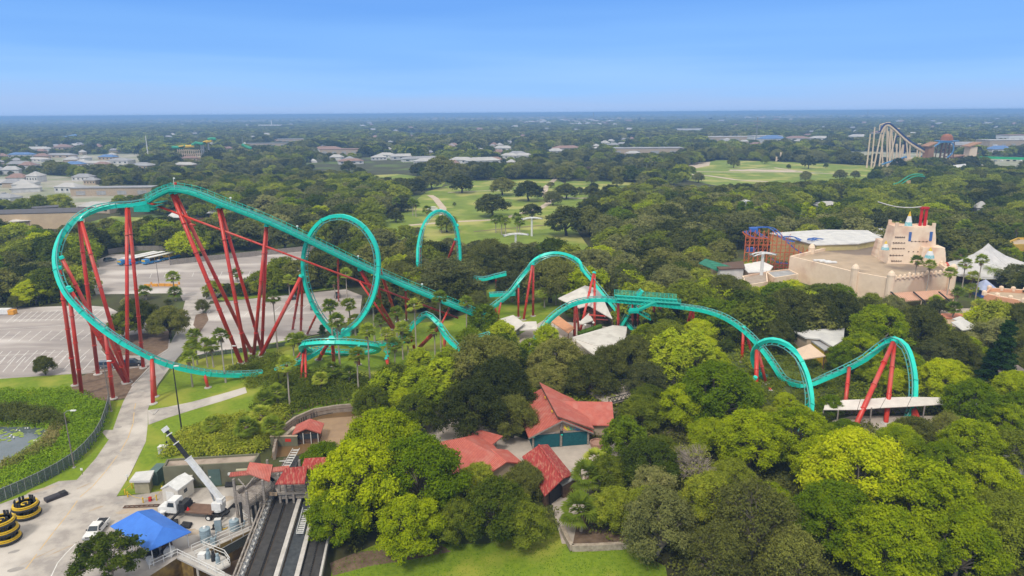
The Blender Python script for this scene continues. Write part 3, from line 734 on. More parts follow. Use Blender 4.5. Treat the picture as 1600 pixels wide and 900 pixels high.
# raised right-hand roof slope over the hall
b = MB(); b.slab([(-.75, -.7, 6.55), (6.2, -.7, 3.45), (6.3, 11.5, 3.4), (-.9, 15.4, 6.6)], .24); b.build('raised_roof', REDR, t)
b = MB(); b.beam((-.75, -.75, 6.3), (-.9, 15.3, 6.35), .12, .35); b.beam((-.75, -.75, 6.3), (6.2, -.75, 3.2), .12, .2); b.build('fascia', WOODB, t)
b = MB()
for y in (3, 9.5): b.box((-.95, y, 5.75), (.18, .5, .35))
b.build('vent', YEL, t)
EM = [((.85, .30, .20), -.1, -1.05, .95, .24), ((.90, .66, .05), .45, -.55, 1.15, .38), ((.45, .62, .05), 1.1, -.3, 1.05, .30), ((.02, .42, .33), 1.7, -.15, .8, .3), ((.02, .42, .33), 2.3, .25, .62, .24)]
em = MB(); mats_ = []
for i, (c3_, x, ln, hh, wd) in enumerate(EM):
    m_ = mat('emblem_paint_%d' % i, c3_, c3_, 1, rough=.5); mats_.append(m_); em.mi = i
    bx = .9 + i * .36; tipx = .25 + x * .95; pz = 3.15; tz = pz + hh
    em.slab([(bx, -.10, pz), (bx + wd * .7, -.10, pz + .02), (tipx + wd * .75, -.10, (pz + tz) / 2 + .1), (tipx + .12, -.10, tz), (tipx - wd * .1, -.10, (pz + tz) / 2)], .001)
    k = len(em.v) - 10
    for q_ in range(5): em.v[k + 5 + q_] = (em.v[k + q_][0], -.03, em.v[k + q_][2])
mats_.append(mat('emblem_blue', (.05, .30, .72), (.04, .26, .62), 1, rough=.5)); em.mi = 5
for z0, x0, x1 in ((3.62, 2.75, 3.9), (3.42, 2.9, 4.35), (3.22, 2.5, 4.2), (3.06, 2.9, 3.7)): em.box((x0 / 2 + x1 / 2, -.07, z0), (x1 - x0, .05, .09))
em.build('emblem', mats_, t)
b = MB(); b.box((0.1, -.42, 3.05), (.5, .3, .55)); b.build('speaker', BLACK, t)
for x in (-5.05, .2):
    b = MB(); b.lathe([(.08, 0), (.2, .08), (.16, .26), (.05, .3)], (x, -.5, 2.45), 8); b.build('lamp', TEAL, t)
# right wing
WA = P(928, 690)
t = gable('pavilion_wing', 'red-roofed side wing reaching right from the teal-screened pavilion', 'pavilion', P(950, 665), rz + R(78), 8.5, 9.5, 2.6, 2.2, TAN, REDR, over=.7)
b = MB(); b.box((.6, 5.5, 4.6), (.5, .5, .5)); b.build('vent', BLACK, t)
# ---- three red-roofed pavilions below
t = hip('pavilion', 'pink-red roofed open pavilion left of the plaza, half behind the big bright tree', 'pavilion', P(728, 732), R(24), 9.5, 10, 3.0, 2.8, TAN, REDR, over=.8, walls=False, posts=4)
b = MB(); b.slab([(4.5, 0.0, 3.2), (8.2, 2.6, 3.3), (5, 5.4, 3.9), (2.0, 4.0, 4.2)], .16); b.build('porch_roof', REDR, t)
b = MB(); b.box((6.8, 2.6, 1.6), (.2, .2, 3.2)); b.build('post', WOODG, t)
t = thing('shelter', 'weathered red-roofed shelter with peeling paint in front of the plaza', 'shelter', P(853, 745))
for qd in ([(816, 713, 2.8), (851, 775, 2.8), (880, 747, 4.9), (842, 695, 4.9)], [(842, 695, 4.9), (880, 747, 4.9), (895, 742, 2.9), (856, 694, 2.9)]):
    b = MB(); q = [P(*a_) for a_ in qd]
    if (q[1] - q[0]).cross(q[2] - q[0]).z < 0: q.reverse()
    b.slab(q, .2); b.build('roof', REDW, t, True)
wq = [P(821, 714, 2.7), P(852, 769, 2.7), P(890, 741, 2.7), P(853, 697, 2.7)]
b = MB(); b.prism([(q.x, q.y) for q in wq], 0, 2.6); b.build('wall', WOODB, t, True)
b = MB(); b.add([P(852, 769, 2.6), P(890, 741, 2.6), P(879, 748, 4.6)], [(0, 1, 2)]); b.build('gable_wall', WOODB, t, True)
b = MB(); p0, p1 = P(858, 765, 2.7), P(884, 746, 2.7); b.beam((p0.x + .1, p0.y - .1, 1.2), (p1.x + .1, p1.y - .1, 1.2), .08, 2.3); b.build('opening', BLACK, t, True)
b = MB(); b.beam(P(842, 694.6, 5.0), P(880, 746.6, 5.0), .3, .12); b.build('ridge_cap', REDW, t, True)
FOOT.append([(q.x, q.y) for q in wq])
t = gable('lean_to', 'small rusty grey-roofed lean-to under the fan palms beside the weathered shelter', 'lean-to', P(893, 775), R(25), 3.2, 3.2, 2.4, .5, WOODB, GREYR, over=.3)
t = gable('shelter', 'low red-roofed shelter almost hidden under the green tree in the foreground', 'shelter', P(790, 752), R(30), 5.5, 4.5, 2.6, 1.0, TAN, REDR, over=.5)
# umbrella
def parasol(px, py, r, label, m, h=2.6, group=None):
    t = thing('parasol', label, 'parasol', P(px, py), 0, group)
    b = MB(); b.tube([(0, 0, 0), (0, 0, h + .4)], .04, 6); b.build('pole', STEEL, t)
    b = MB(); b.lathe([(r, h - .25), (r * .98, h - .15), (r * .5, h + .28), (.05, h + .55)], (0, 0, 0), 8); b.build('canopy', m, t)
CREAM = mat('cream_cloth', (.62, .52, .42), (.55, .46, .38), 1, rough=.9)
parasol(912, 770, 1.7, 'cream parasol beside the weathered red-roofed shelter', CREAM)

# ---- coaster station: white gabled roof and flat tent roofs
WHITER = mat('white_roof_sheet', (.66, .62, .56), (.56, .52, .47), .25, rough=.7, c3=(.52, .48, .43), s3=.3)
def roofquads(name, label, cat, quads, m, thick=.25, legs=None, lm=None, names=None, loc=None, group=None):
    """a roof of sloping panels given as (px,py,z) corners, on posts"""
    pts = [P(*q) for qd in quads for q in qd]
    c = Vector((sum(p.x for p in pts) / len(pts), sum(p.y for p in pts) / len(pts), 0))
    t = thing(name, label, cat, c, 0, group)
    for i, qd in enumerate(quads):
        b = MB(); q = [P(*a) for a in qd]
        nrm = (q[1] - q[0]).cross(q[2] - q[0])
        if nrm.z < 0: q.reverse()
        b.slab(q, thick); b.build((names[i] if names else 'roof'), m[i] if isinstance(m, list) else m, t, True)
    for a in (legs or []):
        p = P(a[0], a[1], a[2]); b = MB(); b.tube([(p.x, p.y, 0), (p.x, p.y, p.z)], .14, 6); b.build('post', lm or WOODB, t, True)
    xs = [p.x for p in pts]; ys_ = [p.y for p in pts]
    FOOT.append([(min(xs), min(ys_)), (max(xs), min(ys_)), (max(xs), max(ys_)), (min(xs), max(ys_))])
    return t
t = roofquads('station_building', 'white steep-roofed coaster station behind the crossing tracks', 'station',
              [[(872, 466, 6.5), (914, 446, 8.6), (920, 477, 5.5), (905, 481, 5.2)], [(914, 446, 8.6), (936, 452, 9.0), (957, 498, 4.2), (920, 477, 5.5)],
               [(902, 506, 3.2), (920, 489, 4.3), (927, 500, 3.0), (911, 506, 3.0)]], WHITER, legs=[(957, 498, 4.2), (905, 483, 5.0), (925, 500, 3), (876, 468, 6), (903, 506, 3)])
b = MB(); p = [P(915, 497, 1.6), P(955, 500, 1.6)]; c = (p[0] + p[1]) / 2; b.box((c.x, c.y + 3, 1.6), (8.5, 5, 3.0)); b.build('hall', WOODB, t, True)
b = MB(); b.beam(P(920, 492, 4), P(950, 494, 4), .3, .3); b.beam(P(921, 498, 2.3), P(950, 500, 2.3), .2, .2); b.build('beam', RED, t, True)
t = roofquads('canopy', 'broad white sailcloth roof in front of the coaster station', 'canopy',
              [[(893, 527, 4.2), (958, 508, 4.2), (980, 510, 4.0), (976, 535, 3.4), (930, 540, 3.6)], [(893, 527, 4.1), (930, 540, 3.5), (950, 553, 2.9), (926, 553, 2.9)], [(930, 540, 3.5), (976, 535, 3.4), (972, 551, 2.9), (950, 553, 2.9)]],
              WHITER, legs=[(900, 527, 4), (978, 512, 3.9), (974, 535, 3.3), (952, 552, 2.8)])
t = roofquads('kiosk', 'pale stone-roofed kiosk left of the coaster station', 'kiosk', [[(782, 498, 4), (802, 492, 4.6), (820, 505, 4.2), (800, 520, 3.6)], [(808, 503, 3.6), (838, 502, 3.4), (840, 514, 3), (812, 516, 3)]], WHITER, legs=[(785, 499, 4), (800, 518, 3.6), (838, 512, 3)])
b = MB(); c = P(802, 512, 1.6); b.box(c, (3.5, 2.5, 3.2)); b.build('wall', PALER, t, True)
ORW = mat('salmon_roof', (.62, .30, .15), (.50, .24, .13), .8, rough=.85)
t = roofquads('covered_walk', 'salmon-roofed covered walk running down to the coaster station', 'covered walk', [[(858, 500, 4), (871, 492, 4.4), (898, 512, 3.4), (888, 520, 3)]], ORW, legs=[(860, 500, 3.9), (888, 519, 3), (896, 512, 3.3)])
b = MB(); b.prism([tuple(P(*q)[:2]) for q in ((902, 523), (938, 511), (941, 514), (906, 527))], 0, 1.0)
HEDGE = leafmat('hedge_leaf', (.15, .26, .02), (.06, .12, .02), scale=2.5)
tag(b.build('hedge', HEDGE), 'clipped green hedge along the front of the coaster station', 'hedge')
for px, py in ((905, 512), (914, 517), (927, 513), (984, 508), (945, 503), (866, 505)):
    t = thing('globe_lamp', 'white globe lamp near the coaster station', 'lamp', P(px, py + 6), 0, 'globe lamps round the coaster station')
    b = MB(); b.tube([(0, 0, 0), (0, 0, 2.6)], .05, 6); b.build('pole', BLACK, t); b = MB(); b.lathe([(.1, 2.55), (.32, 2.75), (.32, 2.95), (.08, 3.15)], (0, 0, 0), 8); b.build('globe', WHITE, t)
# ---- green-roofed hall and pale blocks behind
GREENR = mat('green_metal_roof', (.05, .28, .17), (.04, .23, .14), .6, rough=.6, wave=('Y', .8, .3))
t = roofquads('hall', 'green-roofed hall among the trees left of the orange coaster', 'hall', [[(1092, 411, 8.0), (1102, 404, 8.6), (1158, 421, 5.0), (1124, 424, 4.4)]], GREENR)
b = MB(); b.prism([tuple(P(*q, 4)[:2]) for q in ((1118, 424), (1156, 424), (1150, 412), (1100, 408))], 0, 4.2); b.build('wall', TAN, t, True)
roofblock('building', 'low pale flat-roofed block with a dark strip window beside the green-roofed hall', [(1118, 412), (1160, 408), (1162, 418), (1125, 420)], 6, PALER, WOODB)
roofblock('building', 'white-roofed low building under the legs of the orange coaster', [(1160, 414), (1190, 408), (1206, 416), (1200, 424), (1170, 425)], 4, PEACH, mat('bright_white_roof', (.80, .78, .74), (.7, .68, .65), .5, rough=.6))
roofblock('building', 'brown-roofed low building with pale walls at the foot of the cable-car mast', [(1160, 431), (1198, 424), (1200, 440), (1164, 446)], 4.5, PEACH, mat('brown_gravel_roof', (.42, .34, .27), (.33, .26, .2), .6, rough=.9), parapet=.5)
roofblock('building', 'grey-roofed annex against the left end of the peach castle', [(1196, 424), (1232, 420), (1248, 428), (1210, 434)], 4.5, PEACH, GREYR, parapet=.4)
# ---- big white-roofed theatre behind the castle
t, c, loc = roofblock('theatre', 'long white-roofed hall with a yellow front behind the peach castle', [(1205, 364), (1290, 359), (1355, 360), (1378, 373), (1340, 380), (1276, 382)], 10, mat('yellow_wall', (.55, .46, .20), (.48, .4, .18), .5), PALER)
windows(t, P(1276, 386, 8) - c, P(1340, 384, 8) - c, 7.6, 1.0, 6, 2.6)
roofblock('building', 'brown-framed open shed with pale roof behind the castle tower', [(1360, 358), (1385, 357), (1392, 364), (1372, 369)], 7, WOODB, PALER)
# ---- peach castle
H = 8.5
ROOFC = mat('castle_flat_roof', (.50, .38, .26), (.38, .29, .20), .12, rough=.95, detail=6, c3=(.22, .17, .13), s3=.05)
CPX = [(1234, 400), (1265, 392), (1268, 386), (1300, 383), (1345, 380), (1378, 383), (1400, 384), (1462, 405), (1489, 420), (1487, 428), (1452, 430), (1392, 432), (1336, 414), (1300, 420), (1262, 412)]
CPX = [(1234, 400), (1300, 384), (1378, 378), (1440, 390), (1489, 424), (1392, 435), (1331, 424)]
t, c, loc = roofblock('castle', 'peach Moroccan-style castle hall with crenellated walls and a tall tapering tower', CPX, H, PEACH, ROOFC, 'castle', parapet=1.1, inset=.7)
castle = t
def crenel(t, a, c_, z, step=1.9, h=.9, w=.95, big=0):
    """round-headed merlons along a wall top"""
    a = Vector(a); c_ = Vector(c_); n = max(2, int((c_ - a).length / step)); d = (c_ - a).normalized(); rz = math.atan2(d.y, d.x)
    b = MB()
    for i in range(n + 1):
        p = a + (c_ - a) * (i / n); hh = h * (1.6 if big and i % big == 0 else 1)
        b.lathe([(w / 2, -.6), (w / 2, hh * .55), (w * .38, hh * .85), (w * .12, hh)], (p.x, p.y, z), 8)
    b.beam(Vector((a.x, a.y, z - .1)), Vector((c_.x, c_.y, z - .1)), .6, .35)
    b.build('battlement', PEACH, t, True)
def K(px, py, z): return P(px, py, z)
crenel(t, K(1392, 435, H), K(1489, 424, H), H, big=4)
crenel(t, K(1300, 384, H), K(1378, 378, H), H, step=3.2)
crenel(t, K(1440, 390, H), K(1489, 424, H), H, step=4)
for px, py in ((1392, 436), (1336, 425), (1489, 425), (1268, 392)):
    p = K(px, py, H); b = MB(); b.lathe([(1.2, -H), (1.15, .6), (1.25, 1.3), (.9, 2.1), (.3, 2.7)], p, 10); b.build('turret', PEACH, t, True)
b = MB()
for q in range(3): p = K(1280 + q * 9, 408 + q * 1.5, H - 1.0); b.box(p + Vector((0, 0, .3)), (4, 1.3, .5))
b.build('skylight', WHITE, t, True)
# stepped tower
def tower(cxp, cyp, z0, w0, d0, w1, d1, h, name='tower'):
    p = P(cxp, cyp, z0); b = MB(); rz = R(-8); M = Matrix.Rotation(rz, 3, 'Z'); n = 9; vs = []
    for k in range(n + 1):
        f = k / n; w_ = w0 + (w1 - w0) * f; d_ = d0 + (d1 - d0) * f; bul = .22 * math.sin(k * 2.1)
        for sx, sy in ((-1, -1), (-.33, -1.06), (.33, -1.06), (1, -1), (1, 1), (-1, 1)): vs.append(p + M @ Vector((sx * w_ / 2 + bul * .3, sy * d_ / 2, h * f)))
    fs = [(k * 6 + i, k * 6 + (i + 1) % 6, k * 6 + 6 + (i + 1) % 6, k * 6 + 6 + i) for k in range(n) for i in range(6)] + [tuple(n * 6 + i for i in range(6))]
    b.add(vs, fs); o = b.build(name, PEACH, castle, True)
    return p, M
TH = 13.0
pt, Mt = tower(1416, 409, H - 1.2, 16.5, 9, 13, 7, TH)
tower(1381, 401, H - 1.2, 7, 6, 5.5, 4.5, 6.5, 'side_tower'); tower(1450, 413, H - 1.2, 9, 7, 7, 5.5, 6.5, 'side_tower')
tops = pt + Vector((0, 0, TH))
b = MB()
for i in range(14):
    x = -6.0 + i * 12.0 / 13; hh = .8 + (.9 if i in (0, 13) else 0) - .5 * math.sin(i / 13 * PI)
    b.box(tops + Mt @ Vector((x, -3.2, hh / 2 - .4)), (1.0, .7, hh + .5), R(-8)); b.box(tops + Mt @ Vector((x, 3.2, hh / 2 - .4)), (1.0, .7, hh + .5), R(-8))
b.build('battlement', PEACH, castle, True)
BLUEW = mat('blue_shutter', (.07, .16, .42), (.05, .12, .34), 1)
for x, z in ((-1.6, 9.8), (5.2, 10.0)):
    b = MB(); b.box(pt + Mt @ Vector((x, -3.95, z)), (.8, .5, 3.2), R(-8)); b.build('window', BLUEW, castle, True)
b = MB()
for x, z, w_ in ((-5.0, 7.6, 3.6), (-5.0, 5.6, 3.6), (-5.4, 3.2, 4.0), (-4.8, 9.6, 2.8), (1.5, 4.6, 6), (1.6, 8.2, 5), (-5.2, 1.2, 3)):
    yy = -(9 - 2 * z / TH) / 2 - .1
    for k in range(5): b.box(pt + Mt @ Vector((x - w_ / 2 + w_ * k / 4, yy, z)), (.35, .7, .28), R(-8))
    b.box(pt + Mt @ Vector((x, yy, z - .12)), (w_, .3, .12), R(-8))
b.build('timber_ends', WOODB, castle, True)
def cone(p, r, h, label=None):
    b = MB(); b.lathe([(r, 0), (r * .8, h * .3)], p, 10); b.build('cone_base', mat('aqua_paint', (.08, .45, .50), (.5, .6, .6), 2.5), castle, True)
    b = MB(); b.lathe([(r * .79, 0), (r * .42, h * .4)], p + Vector((0, 0, h * .3)), 10); b.build('cone_middle', WHITE, castle, True)
    b = MB(); b.lathe([(r * .43, 0), (.06, h * .35)], p + Vector((0, 0, h * .7)), 10); b.build('cone_tip', YEL, castle, True)
cone(tops + Mt @ Vector((-1, 0, -.2)), 1.3, 5.2); cone(P(1383, 390, 13.0), 1.3, 3.0); cone(P(1452, 403, 13.2), 1.5, 3.4)
REDB = mat('bright_red_stone', (.62, .02, .02), (.45, .015, .015), .5, rough=.7)
b = MB(); c = tops + Mt @ Vector((3.8, .5, 0))
for s_ in (-1, 1): b.lathe([(.55, -.5), (.48, 2), (.55, 3.5), (.46, 5), (.52, 6.0)], c + Vector((s_ * .8, 0, 0)), 9)
b.box(c + Vector((0, 0, 6.3)), (2.6, 1.5, .7)); b.build('red_pillars', REDB, castle, True)
b = MB(); q0 = c + Vector((-1.2, 0, 6.7)); q1 = q0 + Vector((-15, 1, 1.8))
b.tube([q0 + (q1 - q0) * (k / 8) + Vector((0, 0, -1.0 * math.sin(k / 8 * PI))) for k in range(9)], .16, 6); b.build('rope', PALER, castle, True)
for px, py in ((1462, 408), (1479, 414)):
    p = P(px, py, 8.5); b = MB(); b.lathe([(1.0, -3), (1.1, -1), (.9, .2), (.2, 1)], p, 8); b.build('red_finial', mat('coral', (.62, .12, .08), (.5, .1, .07), 1), castle, True)
# porch awning in front
t = roofquads('porch', 'peach striped awning on stone pillars below the crenellated castle front', 'porch', [[(1391, 458, 4.4), (1484, 452, 4.4), (1492, 465, 3.2), (1408, 470, 3.2)]],
              mat('striped_awning', (.74, .42, .28), (.66, .37, .25), 1, rough=.8, wave=('X', .5, .4)), legs=[(1410, 469, 3.1), (1440, 468, 3.1), (1470, 466, 3.1), (1490, 465, 3.1)], lm=PEACH)
b = MB()
for px in (1392, 1427, 1467): b.beam(P(px, 456, 4.7), P(px + 18, 471, 3.4), .35, .3)
b.build('rafter', BLACK, t, True)
# ---- big grey circus-like tent
TENT = mat('grey_tent_cloth', (.60, .58, .56), (.44, .43, .42), .35, rough=.8, stretch=(1, .25, 1), detail=5)
c = P(1550, 437); t = thing('circus_tent', 'large peaked grey tent over the yellow-trimmed carousel right of the castle', 'tent', c); b = MB(); vs = []; n = 28; R_ = 15.5
for j, (f, z) in enumerate(((0, 13.2), (.12, 11.0), (.3, 8.6), (.55, 6.6), (.8, 5.0), (1, 3.6), (1.02, 2.8))):
    for k in range(n):
        a_ = 2 * PI * k / n; rip = 1 + .05 * (1 if k % 2 else -1) * f; zz_ = z + (.35 if k % 2 else -.25) * min(1, f * 3)
        vs.append((f * R_ * rip * math.cos(a_) * 1.15 - 2.5 * (1 - f), f * R_ * .8 * rip * math.sin(a_) + 1.5 * (1 - f), zz_))
b.add(vs, [(j * n + (k + 1) % n, j * n + k, (j + 1) * n + k, (j + 1) * n + (k + 1) % n) for j in range(6) for k in range(n)]); b.build('canopy', TENT, t)
FOOT.append([(c.x - 15, c.y - 11), (c.x + 15, c.y - 11), (c.x + 15, c.y + 11), (c.x - 15, c.y + 11)])
b = MB(); b.lathe([(13.6, 2.2), (13.8, 2.9)], (0, 0, 0), 28, 1.1, .76); b.build('trim', YEL, t)
b = MB(); b.lathe([(12.6, 0), (12.6, 2.4)], (0, 0, 0), 24, 1.1, .76); b.build('inner_wall', WOODB, t)
b = MB(); b.slab([(1.5, -10.5, 3.2), (9, -9.5, 3.2), (5, -6, 6.8)], .2); b.slab([(-10, -8.5, 3.2), (-3, -10.8, 3.2), (-6, -6, 6.4)], .2); b.build('doorway_gable', mat('rust_cloth', (.40, .10, .05), (.33, .08, .05), 1), t)
# ---- salmon building bottom right of the castle, small blue tent
t, c, loc = roofblock('building', 'salmon-walled building with scalloped parapet at the right edge', [(1538, 458), (1546, 450), (1640, 455), (1640, 472), (1600, 470), (1560, 464)], 6, mat('salmon_wall', (.72, .36, .20), (.62, .32, .19), .5, rough=.9), ROOFC, parapet=1.0)
for a_, c_ in (((1546, 450), (1640, 455)), ((1538, 458), (1600, 470))): crenel(t, P(*a_, 6), P(*c_, 6), 6, step=3.0, h=.9, w=1.3)
hip('tent', 'small blue and white peaked tent between castle and salmon building', 'tent', P(1536, 462), 0, 4.5, 4.5, 2.6, 3.0, mat('blue_cloth', (.06, .14, .55), (.05, .12, .5), 1), mat('pale_blue_cloth', (.45, .50, .66), (.35, .4, .6), 1))
t, c, loc = roofblock('building', 'yellow building with pale upper roof at the far right edge', [(1575, 377), (1590, 371), (1640, 371), (1640, 380), (1585, 382)], 9, mat('ochre_wall', (.65, .42, .06), (.55, .35, .06), .5), TAN, parapet=.8)
roofblock('wall', 'long low peach garden wall right of the palms', [(1446, 497), (1450, 490), (1548, 489), (1552, 496)], 1.8, PEACH, mat('coral_cap', (.60, .22, .13), (.5, .2, .12), 1), 'wall')
# ---- grey and beige roofs left of the bright tree
t, c, loc = roofblock('building', 'pale grey flat-roofed building behind the bright green tree', [(1242, 517), (1318, 513), (1314, 530), (1300, 540), (1282, 528), (1262, 527)], 5, TAN, PALER)
roofblock('building', 'grey-roofed step of the flat building with yellow trim', [(1262, 527), (1282, 526), (1302, 540), (1288, 546)], 4.2, YEL, GREYR)
roofquads('shelter', 'beige hip-roofed shelter with orange edge above the corkscrew', 'shelter', [[(1243, 546, 4), (1266, 537, 5.2), (1290, 556, 4), (1250, 562, 3.6)]], mat('beige_roof', (.66, .50, .36), (.6, .45, .33), .6), legs=[(1246, 547, 4), (1288, 555, 4), (1252, 561, 3.6)])
# ---- hip roofs far right
roofquads('building', 'white hip-roofed building among dark trees right of the bright tree', 'building', [[(1486, 503, 5), (1506, 498, 5.6), (1530, 512, 4.2), (1504, 516, 4)], [(1488, 498, 4.4), (1500, 494, 4.6), (1512, 498, 4.4), (1500, 502, 4.2)]], PALER, legs=[(1500, 512, 4)])
roofquads('building', 'dark-roofed low house near the conical conifer', 'building', [[(1556, 575, 4.4), (1590, 570, 4.8), (1620, 590, 3.6), (1570, 592, 3.4)]], mat('brown_tile', (.24, .20, .17), (.17, .14, .12), 1), legs=[(1560, 576, 4)])
# ---- long covered walkway with brown wall
WLK = mat('pale_canopy_cloth', (.70, .64, .58), (.60, .55, .5), .5, rough=.8)
q = []
xs = [(1287, 640, 1290, 626), (1340, 640, 1345, 624), (1376, 637, 1385, 621), (1418, 635, 1425, 620), (1470, 632, 1478, 621), (1530, 640, 1535, 628)]
for i in range(len(xs) - 1):
    a_, c_ = xs[i], xs[i + 1]; q.append([(a_[0], a_[1], 3.2), (c_[0] - .8, c_[1], 3.2), (c_[2] - .8, c_[3], 3.6), (a_[2], a_[3], 3.6)])
t = roofquads('covered_walkway', 'long walkway under pale cloth panels behind the last coaster dip', 'walkway', q, WLK, thick=.12, legs=[(1310, 641, 3.6), (1362, 637, 3.6), (1445, 634, 3.4), (1287, 640, 3)], lm=WOODG)
b = MB(); p0, p1 = P(1310, 648, 0), P(1425, 645, 0)
for z in np.arange(.2, 2.9, .22): b.beam(p0 + Vector((0, 0, z)), p1 + Vector((0, 0, z)), .12, .14)
b.beam(p0 + Vector((0, .15, 1.4)), p1 + Vector((0, .15, 1.4)), .06, 2.8)
for k in range(14): p = p0.lerp(p1, k / 13); b.beam(p + Vector((0, -.1, 0)), p + Vector((0, -.1, 3)), .16)
b.build('slatted_wall', WOODG, t, True)
roofblock('building', 'pale roof seen through the bright leaves at the right edge', [(1535, 700), (1600, 688), (1640, 700), (1600, 718)], 4, PALER, PALER)
sheet('walkway', [(1030, 675), (1080, 658), (1150, 655), (1165, 668), (1090, 688)], PLAZA, .027)

# ---- utility building, store, shed at the crane yard
OLIVE = mat('olive_render', (.17, .165, .105), (.145, .14, .09), .6, rough=.85)
GRAV = mat('gravel_flat_roof', (.42, .34, .27), (.34, .27, .21), .3, rough=.95, detail=7, c3=(.22, .17, .13), s3=.25)
t, c, loc = roofblock('utility_building', 'long olive flat-roofed utility building behind the white crane truck', [(254, 730), (261, 717), (406, 708), (397, 722)], 3.9, OLIVE, GRAV, parapet=.3, inset=.3)
a_, d_ = P(254, 730, 3.9) - c, P(397, 722, 3.9) - c; dr = (d_ - a_).normalized(); nn = Vector((dr.y, -dr.x, 0)); rz = math.atan2(dr.y, dr.x); Lw = (d_ - a_).length
def onwall(u, z, o=.06): p = a_ + dr * (u * Lw) + nn * o; return (p.x, p.y, z)
DOORG = mat('green_door', (.10, .16, .14), (.085, .135, .12), 1, rough=.5)
b = MB(); b.box(onwall(.55, 1.5), (1.9, .08, 3.0), rz); d = b.build('door', DOORG, t)
b = MB(); b.box(onwall(.50, 1.7, .13), (.3, .04, .25), rz); b.build('notice', WHITE, d)
b = MB(); b.box(onwall(.285, 1.9, .35), (.85, .6, .65), rz); b.build('air_conditioner', WHITE, t)
b = MB(); b.box(onwall(.285, 1.4, .35), (1.3, .7, .08), rz); b.build('shelf', STEEL, t)
b = MB(); b.box(onwall(.72, 2.1, .2), (.5, .3, .4), rz); b.build('meter', WHITE, t)
b = MB(); b.box(onwall(.425, 2.5, .1), (.1, .1, 2.6), rz); b.box(onwall(.44, 2.6, .1), (.5, .15, .15), rz); b.build('conduit', OLIVE, t)
b = MB(); b.tube([onwall(.80, 2.75, .3), onwall(.99, 2.75, .3)], .24, 10); b.build('pipe', mat('cream_pipe', (.45, .42, .28), (.4, .37, .25), 1), t)
t, c, loc = roofblock('store', 'small beige box store with pale roof beside the yellow posts', [(208, 749), (215, 739), (236, 737), (231, 749)], 2.6, mat('beige_render', (.36, .33, .22), (.30, .27, .18), 1), PALER)
b = MB(); q = P(232, 745, 1.3) - c; b.box((q.x + 1.1, q.y + .9, 1.25), (1.5, 3, 2.5)); b.build('door', DOORG, t)
t = thing('electrical_cabinet', 'small pale electrical cabinet in the bushes beside the lawn', 'cabinet', P(256, 708)); b = MB(); b.box((0, 0, .7), (1.5, 1.0, 1.4)); b.build('body', PALER, t); b = MB(); b.box((0, 0, 1.43), (1.6, 1.1, .06)); b.build('lid', WHITE, t)
t = gable('shed', 'small white gabled shed behind the crane truck cab', 'shed', P(268, 786), R(-14), 2.9, 3.6, 2.3, .8, mat('cream_siding', (.66, .62, .55), (.58, .54, .48), 1.5), WHITE, over=.12)
b = MB(); b.box((0, -.06, 1.0), (1.5, .06, 2.0)); b.build('door', WHITE, t); b = MB(); b.box((1.48, 1.7, 1.5), (.06, .7, .6)); b.build('window', GLASS, t)
# kiosk at the circular basin
t = gable('kiosk', 'small red-roofed kiosk beside the brown water channel', 'kiosk', P(481, 693), R(6), 4.2, 3.2, 2.2, .9, WOODB, REDR, over=.5)
b = MB(); b.box((0, -.08, 1.5), (3.6, .08, 1.0)); b.build('window', GLASS, t)
for x in (-2.0, -.7, .7, 2.0): b = MB(); b.box((x, -.2, 1.15), (.14, .14, 2.3)); b.build('post', PALER, t)
t = thing('channel_gate', 'olive gate wall with a small red sign across the water channel', 'gate', P(445, 697)); b = MB(); b.box((0, 0, 1.0), (5, .4, 2.0)); b.build('panel', OLIVE, t); b = MB(); b.box((.8, -.22, 1.3), (1.1, .05, .6)); b.build('sign', RED, t); b = MB(); b.box((0, 0, 2.06), (5.1, .55, .12)); b.build('cap', TAN, t)
# water channel: curved brown basin behind the kiosk
CHB = mat('brown_channel_water', (.20, .12, .05), (.15, .09, .04), .2, rough=.35)
out_, in_ = [], []
cc = [(428, 712), (432, 690), (442, 672), (462, 657), (490, 645), (525, 639), (560, 636), (590, 640)]
sheet('water_channel', [(424, 716), (428, 690), (440, 671), (462, 655), (490, 643), (525, 637), (560, 634), (600, 640), (620, 680), (540, 700), (480, 706), (462, 712)], CHB, .05)
STONE = mat('stone_wall', (.36, .30, .24), (.26, .21, .17), 1.2, rough=.95, detail=6)
t = thing('retaining_wall', 'curved stone wall round the brown water channel', 'wall', P(462, 657)); b = MB()
for i in range(len(cc) - 1): b.beam(P(*cc[i], .8), P(*cc[i + 1], .8), .5, 1.7)
b.build('stones', STONE, t, True); b = MB()
for i in range(len(cc) - 1):
    for k in range(5): p = P(*cc[i]).lerp(P(*cc[i + 1]), k / 5); b.beam(p + Vector((0, 0, 1.6)), p + Vector((0, 0, 2.2)), .1)
    b.beam(P(*cc[i], 2.15), P(*cc[i + 1], 2.15), .08)
b.build('railing', WOODB, t, True)
sheet('walkway', [(462, 672), (500, 655), (560, 650), (600, 655), (600, 690), (520, 700), (478, 690)], mat('wet_sand', (.36, .24, .14), (.30, .20, .12), .5), .06)
t = thing('railing', 'black post-and-rail fence on the sandy bank of the water channel', 'railing', P(490, 662)); b = MB()
rp = [(468, 663), (482, 655), (500, 649), (520, 645)]
for i in range(3):
    for z in (.5, .95): b.beam(P(*rp[i], z), P(*rp[i + 1], z), .1)
    for k in range(4): p = P(*rp[i]).lerp(P(*rp[i + 1]), k / 4); b.beam(p, p + Vector((0, 0, 1.1)), .12)
b.build('rails', BLACK, t, True)
t = thing('beam', 'pale concrete beam lying on the bank beside the kiosk', 'beam', P(452, 678)); b = MB(); b.beam(P(444, 683, .4), P(461, 669, .4), .8, .7); b.build('body', mat('pale_beam', (.55, .45, .35), (.48, .4, .3), 1), t, True)
